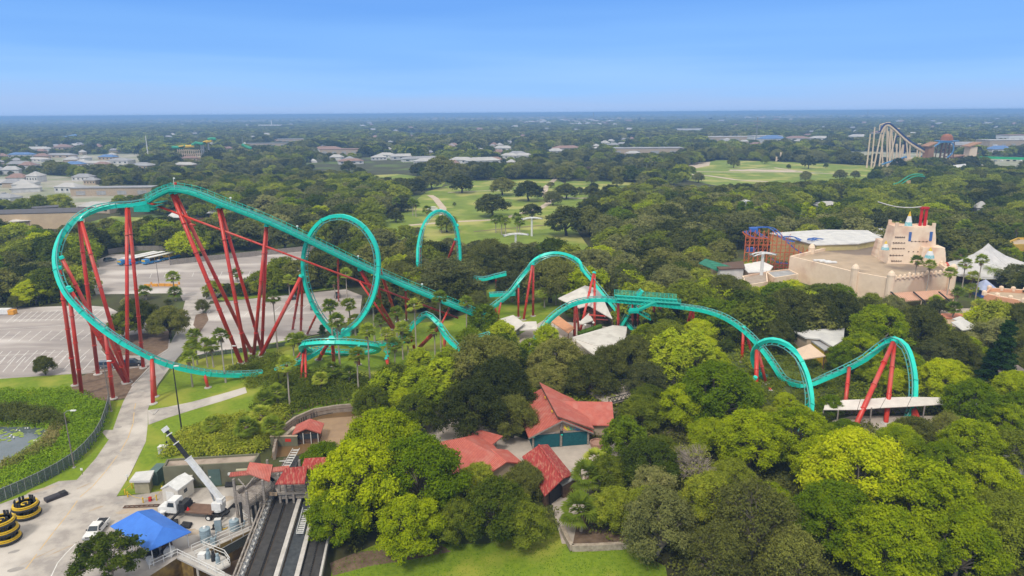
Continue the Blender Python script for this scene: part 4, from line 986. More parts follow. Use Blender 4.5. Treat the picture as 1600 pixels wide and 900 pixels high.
# footbridge behind the pavilion
t = thing('footbridge', 'tan deck footbridge with black truss railings over the sunken path', 'bridge', P(985, 612)); b = MB()
a_, c_ = P(935, 622, 1.6), P(1005, 604, 1.6); n_ = Vector((-(c_ - a_).y, (c_ - a_).x, 0)).normalized()
b.slab([a_ - n_ * 3.4, c_ - n_ * 3.4, c_ + n_ * 3.4, a_ + n_ * 3.4], .3); b.build('deck', PLAZA, t, True)
for s_ in (-1, 1):
    b = MB(); o_ = n_ * 3.4 * s_
    for z in (.1, 1.15): b.beam(a_ + o_ + Vector((0, 0, z)), c_ + o_ + Vector((0, 0, z)), .12)
    for k in range(11):
        p = (a_ + o_).lerp(c_ + o_, k / 11); q_ = (a_ + o_).lerp(c_ + o_, (k + 1) / 11); m_ = (p + q_) / 2 + Vector((0, 0, 1.15)); b.beam(p + Vector((0, 0, .1)), m_, .09); b.beam(m_, q_ + Vector((0, 0, .1)), .09); b.beam(p, p + Vector((0, 0, 1.15)), .09)
    b.build('railing', BLACK, t, True)
# planting bed wall at the front
t = thing('retaining_wall', 'low weathered block wall edging the mulch bed on the front lawn', 'wall', P(890, 850)); b = MB()
wp = [(878, 826), (886, 842), (894, 856), (930, 855), (985, 852)]
for i in range(4): b.beam(P(*wp[i], .45), P(*wp[i + 1], .45), .6, .95)
b.build('blocks', mat('wall_block', (.46, .38, .29), (.30, .24, .18), 1.5, rough=.95), t, True)
sheet('mulch_bed', [(880, 826), (890, 840), (896, 853), (985, 850), (1000, 835), (960, 820), (900, 815)], DIRT, .02)
sheet('mulch_bed', [(515, 880), (560, 862), (690, 852), (705, 862), (640, 875), (575, 885), (520, 900)], DIRT, .02)
t = thing('planter', 'round terracotta planter at the right corner of the pavilion', 'planter', P(934, 697)); b = MB(); b.lathe([(1.3, 0), (1.5, .9), (1.3, .9), (1.3, .6)], (0, 0, 0), 14); b.build('bowl', mat('terracotta', (.42, .25, .18), (.36, .2, .15), 1), t)
# ================================================================== far buildings and rides
# left-hand stockyard
SAND = mat('sand_wall', (.62, .47, .30), (.55, .41, .27), .3, rough=.9)
DARKR = mat('dark_roof', (.12, .11, .11), (.09, .085, .085), .5)
t, c, loc = roofblock('warehouse', 'long tan-walled shed with dark roof at the left edge behind the parking lot', [(-80, 336), (-80, 330), (128, 324), (130, 331)], 9, SAND, DARKR)
for px in (14, 79): b = MB(); p = P(px, 351); b.box((p.x - c.x, p.y - c.y - 1.0, 3), (5, 1, 6)); b.build('door', WOODB, t)
t = roofquads('open_shed', 'pale tin-roofed open shed in front of the long tan shed', 'shed', [[(12, 347, 5), (68, 343, 5), (64, 340, 5.8), (20, 343, 5.8)]], WHITER, legs=[(14, 347, 5), (30, 346, 5), (45, 345, 5), (60, 344, 5)])
roofblock('warehouse', 'dark flat-roofed shed just behind the long tan shed', [(50, 323), (90, 320), (90, 323), (52, 325)], 8, DARKR, DARKR)
KEEPB = []
FARB = [  # px, py of the base, width m, depth m, height m, roof, words
 (22, 290, 56, 20, 5, 0, 'long white-roofed warehouse at the far left edge'), (58, 284, 16, 14, 9, 0, 'white domed-looking tank house beside the long white warehouse'), (8, 314, 34, 12, 5, 1, 'pale glass-sided shed at the left edge'), (70, 352, 12, 10, 5, 1, 'small grey hut beside the track left of the loop'),
 (110, 300, 26, 14, 7, 0, 'curved white roof beside the winding lane'), (132, 282, 26, 12, 6, 1, 'grey low building behind the winding lane'), (145, 288, 16, 10, 6, 1, 'small grey building under the dark trees'), (175, 306, 85, 14, 6, 1, 'long grey roof just above the first drop'), (158, 331, 34, 14, 6, 0, 'white-roofed building under the curve of the first drop'),
 (60, 252, 48, 18, 5, 0, 'broad white roof in the far left clearing'), (95, 246, 58, 20, 6, 1, 'pale commercial roof in the far left clearing'), (150, 258, 50, 16, 5, 0, 'cream roof left of the tall mast'), (190, 256, 40, 20, 7, 1, 'low grey roof left of the tall mast'),
 (118, 262, 30, 14, 7, 2, 'blue-roofed store in the far left clearing'), (170, 250, 34, 14, 7, 2, 'pale blue roof beside the autumn-orange tree'), (100, 235, 40, 25, 10, 3, 'reddish-roofed building in the far left woods'), (60, 237, 60, 20, 8, 0, 'white roof at the edge of the far left woods'), (225, 264, 40, 20, 7, 1, 'grey house at the foot of the tall mast'),
 (298, 252, 30, 14, 7, 3, 'tan brick house right of the tall mast'), (35, 246, 50, 18, 7, 2, 'dark blue-roofed store at the far left'), (290, 262, 34, 12, 6, 0, 'white roof in the trees left of the far slides'),
 (530, 242, 60, 25, 8, 3, 'brown-tiled house beside the straight far road'), (512, 237, 45, 20, 8, 3, 'red-brown roofed house by the far road'), (548, 256, 30, 14, 6, 3, 'small pink-brown roof below the tiled house'),
 (418, 229, 80, 16, 6, 1, 'low grey roof left of the straight far road'), (455, 223, 60, 20, 8, 1, 'pale roof among trees by the far road'),
 (592, 250, 20, 12, 6, 0, 'small white house in the middle far woods'), (604, 247, 24, 12, 7, 0, 'white-walled house in the middle far woods'), (630, 249, 34, 14, 7, 0, 'white-roofed long house in the far woods'), (658, 252, 50, 16, 6, 1, 'pale grey shed roof above the dark hedge of trees'), (670, 257, 34, 14, 7, 0, 'white shed above the savanna trees'), (722, 255, 30, 14, 7, 0, 'small white barn above the savanna'), (754, 257, 40, 16, 8, 0, 'bright white barn above the savanna'), (796, 248, 24, 14, 7, 0, 'white house left of the wide grey roof'), (786, 236, 30, 14, 8, 0, 'lone white house in the deep woods'),
 (808, 246, 26, 14, 8, 1, 'grey house in the middle far woods'), (885, 236, 45, 20, 8, 3, 'pinkish roof in the middle far woods'), (868, 241, 22, 12, 8, 0, 'tiny white house beside the pinkish roof'), (818, 248, 24, 12, 7, 0, 'white cottage left of the tall green trees'), (945, 228, 16, 12, 9, 0, 'tiny white house above the tall green trees'), (1008, 242, 110, 34, 9, 1, 'wide flat grey roof in the middle far woods'),
 (1078, 206, 90, 40, 9, 0, 'lone pale roof in the distance left of the pylon'), (1140, 221, 110, 36, 9, 0, 'long pale roof left of the far steel pylon'), (1200, 222, 60, 30, 12, 0, 'white block right of the far steel pylon'), (1245, 220, 50, 30, 9, 3, 'tan roof right of the far steel pylon'), (1205, 224, 50, 25, 14, 2, 'blue and white block right of the pylon'), (1280, 220, 40, 20, 9, 0, 'white villa left of the tan coaster'), (1340, 218, 40, 20, 10, 0, 'white house at the left foot of the tan coaster'),
 (1258, 345, 12, 8, 5, 0, 'small grey-roofed hut in the woods left of the pale patio'), (1292, 328, 16, 12, 5, 0, 'cream-roofed pavilion in the woods above the castle hall'), (1530, 338, 6, 5, 8, 0, 'narrow white hut in the right-hand woods'),
 (1525, 232, 60, 24, 9, 0, 'white-roofed block left of the green fence'), (1500, 232, 40, 20, 9, 1, 'pale warehouse beside the mill ride'), (1575, 234, 60, 30, 14, 0, 'long white terminal building at the far right'), (1600, 226, 60, 30, 16, 3, 'tan-topped building at the far right edge'), (1560, 240, 30, 16, 10, 2, 'blue shop behind the green fence'),
]
RM = [mat('far_pale_roof', (.50, .48, .45), (.38, .37, .35), .08), mat('far_grey_roof', (.34, .34, .34), (.26, .26, .27), .08), mat('blue_roof', (.12, .22, .42), (.1, .18, .36), .2), mat('brown_roof', (.30, .19, .15), (.25, .16, .13), .3)]
for px, py, w_, d_, h_, r_, lb in FARB:
    p = P(px, py); k = random.Random(px * 7 + py)
    if px < 300: w_ *= .72; d_ *= .8
    if w_ > 55 or 'flat' in lb:
        t = thing('warehouse', lb, 'building', p, R(k.uniform(-8, 8)))
        b = MB(); b.prism([(-w_ / 2, 0), (w_ / 2, 0), (w_ / 2, d_), (-w_ / 2, d_)], 0, h_, top=False, bottom=False); b.build('wall', k.choice([TAN, PALER, WHITE]), t)
        b = MB(); b.prism([(-w_ / 2 - .5, -.5), (w_ / 2 + .5, -.5), (w_ / 2 + .5, d_ + .5), (-w_ / 2 - .5, d_ + .5)], h_, h_ + .6); b.build('roof', RM[r_], t)
        for q in range(4): b = MB(); b.box((-w_ / 2 + w_ * (q + .5) / 4, -.06, h_ * .4), (w_ / 9, .2, h_ * .5)); b.build('door', GREYR, t)
    else:
        t = hip('house', lb, 'house', p, R(k.uniform(-25, 25)), w_, d_, h_ * .65, h_ * .45, k.choice([PALER, PALER, TAN]), RM[r_])
        windows(t, (-w_ / 2, -d_ / 2), (w_ / 2, -d_ / 2), h_ * .35, h_ * .22, 4, w_ / 12)
    KEEPB.append((px - w_ * .36 * F / p.y, py - h_ * F / p.y - 1, px + w_ * .36 * F / p.y, py - h_ * .45 * F / p.y, p.y)); FOOT.append([(p.x - w_ * .6, p.y - max(14, p.y * .035)), (p.x + w_ * .6, p.y - max(14, p.y * .035)), (p.x + w_ * .6, p.y + d_), (p.x - w_ * .6, p.y + d_)])
# white town clusters on the horizon
k = random.Random(4)
for j, (x0, x1, y0, y1, lab, n_) in enumerate(((812, 858, 193, 198, 'pale block in the white town cluster left of the far mast', 12), (878, 962, 190, 201, 'pale block in the white town cluster round the far mast', 26), (1360, 1450, 172, 176, 'white block on the horizon above the tan coaster', 10), (1505, 1545, 172, 177, 'white block on the right-hand horizon', 8), (1350, 1440, 216, 219, 'white gabled villa behind the tan coaster', 5), (30, 160, 180, 182, 'white block on the left-hand horizon', 9), (1560, 1590, 174, 178, 'pale block at the far right end of the horizon', 4), (1170, 1240, 186, 192, 'small pale roof in the distant woods behind the pylon', 6))):
    for i in range(n_):
        px = x0 + (x1 - x0) * (i + k.random()) / n_; py = k.uniform(y0, y1); p = P(px, py); s_ = p.y / 1000
        w_, d_, h_ = s_ * k.uniform(4, 9), s_ * k.uniform(4, 8), min(34, 9 + s_ * k.uniform(1.5, 3.5))
        t = thing('town_building', lab, 'building', p, R(k.uniform(-20, 20)), 'set of ' + lab)
        b = MB(); b.prism([(-w_ / 2, 0), (w_ / 2, 0), (w_ / 2, d_), (-w_ / 2, d_)], 0, h_, top=False, bottom=False); b.build('wall', k.choice([WHITE, PALER, TAN, WHITE]), t)
        b = MB(); b.add([(-w_ / 2 - 1, -1, h_), (w_ / 2 + 1, -1, h_), (w_ / 2 + 1, d_ + 1, h_), (-w_ / 2 - 1, d_ + 1, h_), (0, 0, h_ + 3), (0, d_, h_ + 3)], [(0, 1, 4), (1, 2, 5, 4), (2, 3, 5), (3, 0, 4, 5)]); b.build('roof', k.choice([PALER, WHITE, RM[3]]), t)
# scattered roofs showing between the far trees
k = random.Random(8)
for x0, x1, y0, y1, n_, lab in ((0, 230, 228, 262, 26, 'pale or brown roof peeping from the far left woods'), (230, 480, 205, 240, 10, 'small roof among the woods round the water slides'), (500, 800, 205, 262, 26, 'small roof among the woods beyond the savanna'), (800, 1100, 200, 245, 16, 'small roof in the woods below the white town'), (1100, 1360, 195, 228, 16, 'small roof in the woods round the steel pylon'), (1300, 1600, 184, 205, 12, 'small roof in the woods behind the tan coaster'), (100, 700, 190, 204, 14, 'tiny roof in the hazy woods on the left'), (560, 1200, 180, 192, 14, 'tiny roof in the hazy woods in the middle'), (0, 60, 258, 300, 8, 'stockyard outbuilding at the far left')):
    for i in range(n_):
        px, py = k.uniform(x0, x1), k.uniform(y0, y1); p = P(px, py); s_ = max(1, p.y / 1500); w_ = k.uniform(9, 20) * s_; d_ = k.uniform(7, 12) * s_; h_ = k.uniform(5, 8) * min(s_, 2)
        t = hip('house', lab, 'house', p, R(k.uniform(-30, 30)), w_, d_, h_ * .6, h_ * .5, k.choice([PALER, TAN, TAN]), k.choice([RM[0], RM[1], RM[3], RM[1], RM[3]]), group='set of ' + lab.replace('roof', 'roofs'))
        KEEPB.append((px - w_ * .25 * F / p.y, py - h_ * F / p.y, px + w_ * .25 * F / p.y, py - h_ * .6 * F / p.y, p.y))
t = thing('office_tower', 'grey office tower standing on the horizon near the right edge', 'tower', P(1503, 175.5)); s_ = t.location.y / 1066
b = MB(); b.box((0, 0, 28), (s_ * 7, s_ * 5, 56)); b.build('wall', GREYR, t); b = MB(); b.box((0, 0, 58), (s_ * 4, s_ * 3, 4)); b.build('plant_room', PALER, t)
t = thing('grandstand', 'white distant structure on legs above the left-centre woods', 'grandstand', P(423, 202)); s_ = t.location.y / 1066
b = MB(); b.box((0, 0, s_ * 6), (s_ * 34, s_ * 6, s_ * 1.6)); b.build('deck', WHITE, t)
for x in (-16, -9, 0, 9, 16): b = MB(); b.box((x * s_, 0, s_ * 3), (s_ * 1.4, s_ * 3, s_ * 6)); b.build('leg', WHITE, t)
b = MB(); b.box((s_ * 2, 0, s_ * 8.5), (s_ * 1, s_ * 1, s_ * 9)); b.build('mast', WHITE, t)
# masts and pylons
def mast(px, pyb, pyt, lab, cross=0, r=.5, cat='mast', m=STEEL):
    p = P(px, pyb); h_ = min(60.5, above(p, px, pyt)); t = thing('radio_mast', lab, cat, p)
    b = MB()
    for k_ in range(3):
        a_ = 2 * PI * k_ / 3; b.tube([(r * 1.6 * math.cos(a_), r * 1.6 * math.sin(a_), 0), (r * .5 * math.cos(a_), r * .5 * math.sin(a_), h_)], r * .45, 5)
    b.build('lattice', m, t)
    for k_ in range(cross):
        b = MB(); b.box((0, 0, h_ * (.72 + .12 * k_)), (r * 16, r * 3, r * 2.2)); b.build('antenna', m, t)
mast(927, 192, 162, 'tall thin radio mast on the horizon above the white town', r=1.6); mast(233, 255, 212, 'slender pale mast rising from the left-hand woods', r=.5, m=WHITE); mast(1181, 224, 183, 'grey steel pylon with antennas in the right-centre woods', 2, r=.9)
mast(769, 193, 179, 'faint thin mast on the horizon above the savanna', r=1.2); mast(1355, 186, 168, 'faint mast on the horizon left of the white blocks', r=1.5); mast(380, 232, 212, 'thin mast beside the far water slides', r=.6)
mast(1532, 238, 226, 'lamp mast left of the green fence', r=.4); mast(1515, 238, 227, 'lamp mast beside the mill ride', r=.4)
t = thing('water_tower', 'white square sign tower behind the green fence', 'tower', P(1553, 238)); h_ = above(t.location, 1553, 226)
b = MB(); b.tube([(-1.5, 0, 0), (-1.5, 0, h_ * .6)], .5, 6); b.tube([(1.5, 0, 0), (1.5, 0, h_ * .6)], .5, 6); b.build('leg', WHITE, t); b = MB(); b.box((0, 0, h_ * .8), (5.5, 2, h_ * .4)); b.build('panel', WHITE, t)
t = thing('barrier_fence', 'bright green fence along the car park at the far right', 'fence', P(1560, 247)); b = MB(); b.beam(P(1530, 246, 1.5), P(1640, 249, 1.5), .5, 3.0); b.build('panel', mat('bright_green', (.02, .42, .16), (.02, .36, .14), .1), t, True)
for px in range(1535, 1600, 10):
    p = P(px, 252); t = thing('parked_car', 'distant parked car on the far right car park', 'car', p, R(80), 'cars on the far right car park'); b = MB(); b.box((0, 0, .7), (4.4, 1.8, .8)); b.box((0, 0, 1.3), (2.4, 1.6, .5)); b.build('body', rnd.choice([WHITE, STEEL, BLACK]), t)

# ---- orange wild-mouse coaster
OR = mat('orange_steel', (.62, .16, .05), (.50, .12, .04), .4, rough=.6); BLT = mat('blue_track', (.05, .16, .50), (.04, .12, .42), .4, rough=.4)
base = P(1200, 426)
t = thing('mouse_coaster', 'orange lattice coaster with blue track left of the white theatre', 'roller coaster', base)
def at(px, py, D): return Q(px, py, D)
D0 = base.y + 2
levels = [((1163, 1195), 9), ((1195, 1228), 6), ((1228, 1260), 4)]
for row in range(3):
    D = D0 + row * 7
    for i in range(15):
        px = 1163 + i * 7; top = 360 + max(0, (px - 1200)) * .42 + (4 if px > 1230 else 0); z1 = Q(px, top, D).z
        p = Q(px, 400, D); b = MB()
        b.tube([(p.x, D, 0), (p.x, D, z1)], .17, 4, False)
        for q in range(int(z1 / 3)):
            z = q * 3 + 1.5
            if i < 14:
                p2 = Q(px + 7, 400, D); b.tube([(p.x, D, z), (p2.x, D, z)], .09, 4, False)
                if (i + q) % 2 == 0: b.tube([(p.x, D, z), (p2.x, D, z + 3)], .08, 4, False)
            if row < 2: b.tube([(p.x, D, z), (Q(px, 400, D + 7).x, D + 7, z)], .08, 4, False)
        b.build('frame_post', OR, t, True)
def mtrack(pts, m, w=.5):
    ps = [Q(*a) for a in pts]; sm = catmull([(p, UP) for p in ps], 1.5); b = MB(); fr = frames(sm)
    for s_ in (-.8, .8): sweep(b, fr, s_, 0, .28, .3)
    for p, tt, x, u in fr[::2]: b.beam(p - x * .8, p + x * .8, .12)
    b.build('track', m, t, True)
D = D0 + 3
mtrack([(1172, 356, D + 12), (1200, 355, D + 14), (1212, 361, D + 8), (1222, 371, D + 4), (1232, 376, D + 2), (1240, 377, D + 2)], BLT)
mtrack([(1165, 361, D), (1170, 366, D - 1), (1182, 372, D), (1196, 372, D + 2), (1188, 367, D + 6), (1176, 358, D + 8)], BLT)
mtrack([(1228, 370, D + 6), (1240, 370, D + 10), (1252, 376, D + 8), (1266, 380, D + 6), (1278, 379, D + 6), (1270, 373, D + 9), (1265, 374, D + 6)], BLT)
mtrack([(1163, 362, D), (1172, 371, D - 2), (1200, 373, D), (1210, 377, D)], OR)
mtrack([(1265, 375, D + 4), (1275, 372, D + 8), (1288, 375, D + 12), (1300, 383, D + 12)], BLT)
mtrack([(1230, 378, D), (1240, 387, D), (1250, 394, D), (1258, 400, D)], BLT, .3)
mtrack([(1205, 404, D - 1), (1215, 410, D - 1), (1232, 412, D - 1)], BLT, .3)
for px, py in ((1177, 359), (1173, 390)): b = MB(); p = Q(px, py, D + 2); b.box(p, (3, 1.8, 1.5)); b.build('car', BLT, t, True)
b = MB()
for z in (4, 6): b.beam((P(1190, 415).x, D0 - 1, z * .5), (P(1262, 425).x, D0 - 1, z * .5), .2)
for i in range(24): x = P(1190, 420).x + i * 1.15; b.beam((x, D0 - 1, 0), (x, D0 - 1, 3.6), .3, .1)
b.build('fence_panel', mat('dark_red_paint', (.35, .06, .04), (.28, .05, .04), .5), t, True)
FOOT.append([(P(1160, 425).x, D0 - 4), (P(1265, 425).x, D0 - 4), (P(1290, 425).x + 8, D0 + 26), (P(1160, 425).x, D0 + 26)])

# ---- cable-car masts
def skymast(px, pyb, pyt, lab, w_=9, r=.45):
    p = P(px, pyb); h_ = above(p, px, pyt); t = thing('cable_car_mast', lab, 'mast', p, R(8), None)
    b = MB(); b.tube([(0, 0, 0), (0, 0, h_)], [r * 1.3, r], 10); b.build('pole', WHITE, t)
    for y in (-1.2, 1.2):
        b = MB(); b.tube([(-w_ / 2, y, h_ - .9), (-w_ / 4, y, h_ - .2), (0, y, h_), (w_ / 4, y, h_ - .2), (w_ / 2, y, h_ - .7)], .22, 6); b.build('crossarm', WHITE, t)
    for x in (-w_ / 2, -w_ / 4, w_ / 4, w_ / 2): b = MB(); b.box((x, 0, h_ - .5), (.5, 3.2, .25)); b.build('sheave_arm', STEEL, t)
skymast(831, 369, 340, 'white cable-car mast with wide arms standing on the savanna lawn', 10); skymast(806, 395, 365, 'white cable-car mast half hidden by trees below the savanna', 11)
skymast(1163, 352, 313, 'tall white cable-car mast with short arms beside the orange coaster', 5, .55); skymast(1188, 447, 395, 'white cable-car mast in front of the orange coaster', 8.5, .5); skymast(1416, 312, 295, 'white cable-car mast below the green coaster hill', 11)

# ---- far tan coaster and mill
TANS = mat('tan_steel', (.72, .57, .41), (.64, .50, .36), .2, rough=.6); NAVY = mat('navy_track', (.03, .06, .20), (.03, .05, .16), .2, rough=.4); BRIGHTB = mat('sky_blue_track', (.10, .26, .50), (.08, .22, .44), .2, rough=.4)
DT = P(1400, 262).y
t = thing('far_coaster', 'tall tan steel coaster with navy track on the right skyline', 'roller coaster', P(1400, 262))
def TQ(px, py, dd=0): return Q(px, py, DT + dd)
b = MB(); pl = [(1375, 207, 0), (1380, 198, 0), (1386, 194, 0), (1392, 196, 0), (1400, 203, 0), (1420, 221, 0), (1448, 238, 0)]
fr = frames(catmull([(TQ(*a), UP) for a in pl], 4)); sweep(b, fr, 0, -1.0, 2.8, 1.5); b.build('lift_truss', TANS, t, True)
b = MB(); sweep(b, fr, 0, 1.0, 2.6, 1.2); b.build('lift_track', NAVY, t, True)
PX = 1
for (x0, y0, x1, y1) in ((1360, 209, 1358, 230), (1367, 199, 1366, 223), (1379, 196, 1370, 224), (1383, 193, 1378, 225), (1386, 194, 1391, 225), (1392, 197, 1393, 235), (1393, 199, 1400, 232), (1401, 204, 1391, 235), (1407, 210, 1408, 240), (1411, 226, 1405, 245), (1402, 225, 1401, 243), (1400, 225, 1406, 243), (1416, 216, 1422, 245), (1412, 226, 1410, 246), (1422, 223, 1423, 246), (1434, 231, 1432, 250), (1438, 232, 1438, 248), (1459, 228, 1458, 255), (1458, 240, 1461, 262), (1453, 240, 1447, 258), (1388, 205, 1396, 230), (1378, 210, 1384, 225)):
    b = MB(); a_ = TQ(x0, y0); c_ = TQ(x1, y1); c_.z = 0; b.tube([c_, a_], [.85, .7], 6); b.build('support_column', TANS, t, True)
for (x0, y0, x1, y1) in ((1375, 195, 1382, 193), (1384, 192, 1391, 192), (1400, 201, 1406, 201), (1417, 213, 1422, 213), (1434, 225, 1439, 225), (1375, 195, 1374, 208), (1384, 192, 1383, 206)):
    b = MB(); b.tube([TQ(x0, y0), TQ(x1, y1)], .6, 6); b.build('crossbeam', TANS, t, True)
def ftrack(pts, m, w=.9, nm='track'):
    b = MB(); fr = frames(catmull([(TQ(*a), UP) for a in pts], 5)); ps = [f[0] for f in fr]; b.tube(ps, w, 6); b.build(nm, m, t, True)
ftrack([(1398, 224, 5), (1400, 215, 5), (1406, 213, 5), (1412, 217, 5), (1414, 228, 5), (1413, 240, 5)], NAVY)
ftrack([(1378, 257, -10), (1390, 253, -10), (1405, 249, -6), (1416, 245, 0), (1414, 255, 0)], BRIGHTB); ftrack([(1448, 238, 0), (1456, 240, 0), (1456, 252, 0), (1450, 263, 0), (1438, 266, 0), (1432, 258, 0)], BRIGHTB); ftrack([(1432, 250, 5), (1442, 243, 5), (1450, 238, 5), (1461, 228, 8), (1468, 224, 8)], BRIGHTB, .8)
ftrack([(1465, 223, 20), (1485, 222, 20), (1490, 229, 20), (1488, 239, 20), (1480, 246, 20)], BRIGHTB, .8)
b = MB(); c = TQ(1436, 244); b.box((c.x, c.y, 5), (34, 10, 10)); b.build('station_wall', TANS, t, True)
t = thing('mill_tower', 'dark scaffold ride tower with rust-brown cap right of the tan coaster', 'ride tower', P(1476, 252)); c = TQ(1476, 240, 25)
t.location = (c.x, c.y, 0); ztop = TQ(1476, 220, 25).z
b = MB()
for sx in (-1, -.33, .33, 1):
    for sy in (-1, 1): b.tube([(sx * 7.5, sy * 5, 0), (sx * 6, sy * 4, ztop)], .6, 4)
for q in range(7): z = ztop * q / 7; b.beam((-7, -4.6, z), (7, -4.6, z + 4), .4); b.beam((7, -4.6, z), (-7, -4.6, z + 4), .4)
b.build('scaffold', WOODB, t); b = MB(); b.lathe([(6.5, 0), (5.5, 4), (4, 6), (1, 7)], (0, 0, ztop + .5), 10); b.build('cap', mat('rust_brown', (.35, .14, .07), (.28, .11, .06), .1), t); b = MB(); b.box((0, 0, ztop), (20, 12, 1)) if True else None; b.build('deck', BRIGHTB, t)
RUST = mat('rusty_timber', (.40, .22, .12), (.3, .17, .1), .1)
for px, py, w_, h_, lab in ((1447, 262, 6, 22, 'rust-brown mine frame with a slanted roof between tan coaster and mill tower'), (1500, 257, 18, 8, 'tumbledown red-brown mill hall below the mill tower'), (1513, 258, 8, 20, 'square stone chimney block at the right of the mill hall')):
    t = thing('mine_building', lab, 'building', P(px, py)); b = MB(); b.box((0, 0, h_ / 2), (w_, 10, h_)); b.build('wall', RUST if px != 1513 else TANS, t); b = MB(); b.slab([(-w_ * .8, -7, h_ + 1), (w_ * .8, -7, h_ + 5), (w_ * .8, 7, h_ + 5), (-w_ * .8, 7, h_ + 1)], 1); b.build('roof', RUST, t)
roofblock('hall', 'tan-walled hall with two pale gables in the trees below the mill', [(1490, 258), (1508, 256), (1512, 260), (1494, 262)], 9, YEL, PALER)
# ---- green coaster hills in the right woods
GRT = mat('green_track', (.05, .36, .20), (.04, .3, .17), .2, rough=.5)
YSUP = mat('sand_yellow_steel', (.60, .42, .20), (.5, .36, .18), .2)
t = thing('green_coaster', 'green-tracked coaster hill on yellow legs rising from the right-hand woods', 'roller coaster', P(1418, 310)); D = P(1418, 312).y
def gtr(pts):
    for dx in (0, 1):
        b = MB(); ps = [Q(a_[0] + dx * 3, a_[1] + dx * 3, D) for a_ in pts]; b.tube([f[0] for f in frames(catmull([(p, UP) for p in ps], 4))], .45, 6); b.build('track', GRT, t, True)
gtr([(1395, 288), (1403, 286), (1412, 280), (1422, 274), (1432, 272), (1442, 273)])
for x0, y0, x1, y1 in ((1418, 282, 1416, 305), (1421, 282, 1420, 305), (1402, 287, 1402, 300)):
    b = MB(); a_ = Q(x0, y0, D); b.tube([(Q(x1, y1, D).x, D, 0), a_], .8, 6); b.build('support_column', YSUP, t, True)
t = thing('green_coaster', 'low green-tracked coaster dip on an orange A-frame at the right', 'roller coaster', P(1515, 322)); D = P(1515, 324).y
gtr([(1500, 299), (1512, 303), (1525, 305), (1534, 306)])
for x0, x1 in ((1516, 1511), (1516, 1519)): b = MB(); b.tube([(Q(x1, 320, D).x, D, 0), Q(x0, 306, D)], .8, 6); b.build('support_column', OR, t, True)
# ---- ruins at the savanna
t = thing('ruined_gate', 'pair of sand-coloured gate towers above the right-hand savanna', 'gate', P(1219, 252)); s_ = t.location.y / 1066
for x, h_ in ((-6, 7), (0, 14), (10, 8)): b = MB(); b.lathe([(s_ * 1.6, 0), (s_ * 1.2, s_ * h_ * .8), (s_ * 1.5, s_ * h_ * .85), (s_ * .3, s_ * h_)], (x * s_, 0, 0), 8); b.build('tower', TANS, t)
b = MB(); b.box((-3 * s_, 0, s_ * 3), (s_ * 6, s_ * 1, s_ * 1.2)); b.build('arch', TANS, t)
# ---- far water slides, blue slide
DS = P(320, 252).y
t = thing('water_slide', 'green and yellow water slide tower on tan timber legs in the left-hand woods', 'water slide', P(315, 252))
def SQ(px, py, dd=0): return Q(px, py, DS + dd)
for col_, pts in ((GRT, [(269, 230), (280, 230.5), (290, 229)]), (YEL, [(280, 230), (292, 229), (303, 228)]), (GRT, [(300, 227), (306, 223), (315, 225), (322, 222)]), (YEL, [(318, 223), (326, 221), (331, 220)]), (GRT, [(325, 218), (332, 216.5), (337, 217.5)]), (GRT, [(378, 226), (386, 230), (393, 232)])):
    b = MB(); b.tube([SQ(*a_) for a_ in pts], 1.9, 6); b.build('chute', col_, t, True)
for i in range(16):
    px = 277 + i * 3.4; y0 = 232 + i * .3; b = MB(); a_ = SQ(px, y0); b.tube([(a_.x, a_.y, 0), a_], .55, 4, False)
    for z in range(3, int(a_.z), 5): b.tube([(a_.x, a_.y, z), (a_.x + 2.6, a_.y, z + 3)], .4, 4, False)
    b.build('timber_leg', TANS, t, True)
for px, y0 in ((314, 225), (325, 222), (317, 224)): b = MB(); a_ = SQ(px, y0); b.tube([(a_.x, a_.y, 0), a_], 1.0, 6); b.build('steel_leg', STEEL, t, True)
t = thing('slide_tower', 'pale tent-topped slide tower right of the green slide', 'water slide', P(360, 248)); s_ = t.location.y / 1066
for x, h_ in ((-14, 10), (-8, 11), (-2, 10), (5, 9), (20, 13)):
    b = MB(); b.tube([(x * s_, 0, 0), (x * s_, 0, s_ * h_)], s_ * .5, 6); b.build('mast', PALER, t); b = MB(); b.lathe([(s_ * 4, s_ * h_ * .8), (s_ * .4, s_ * h_)], (x * s_, 0, 0), 7); b.build('canopy', RM[2] if x % 2 else PALER, t)
DS = P(105, 222).y
t = thing('far_slide', 'distant blue slide chute above the far left woods', 'water slide', P(105, 222)); b = MB(); b.tube([Q(88, 217.5, DS), Q(92, 215, DS), Q(105, 213.5, DS), Q(119, 211, DS)], 2.2, 6); b.build('chute', mat('slide_blue', (.25, .42, .70), (.2, .36, .62), .1), t, True)
for px, py in ((90, 216), (100, 214), (118, 211)): b = MB(); a_ = Q(px, py, DS); b.tube([(a_.x, a_.y, 0), a_], .9, 5); b.build('leg', WHITE, t, True)
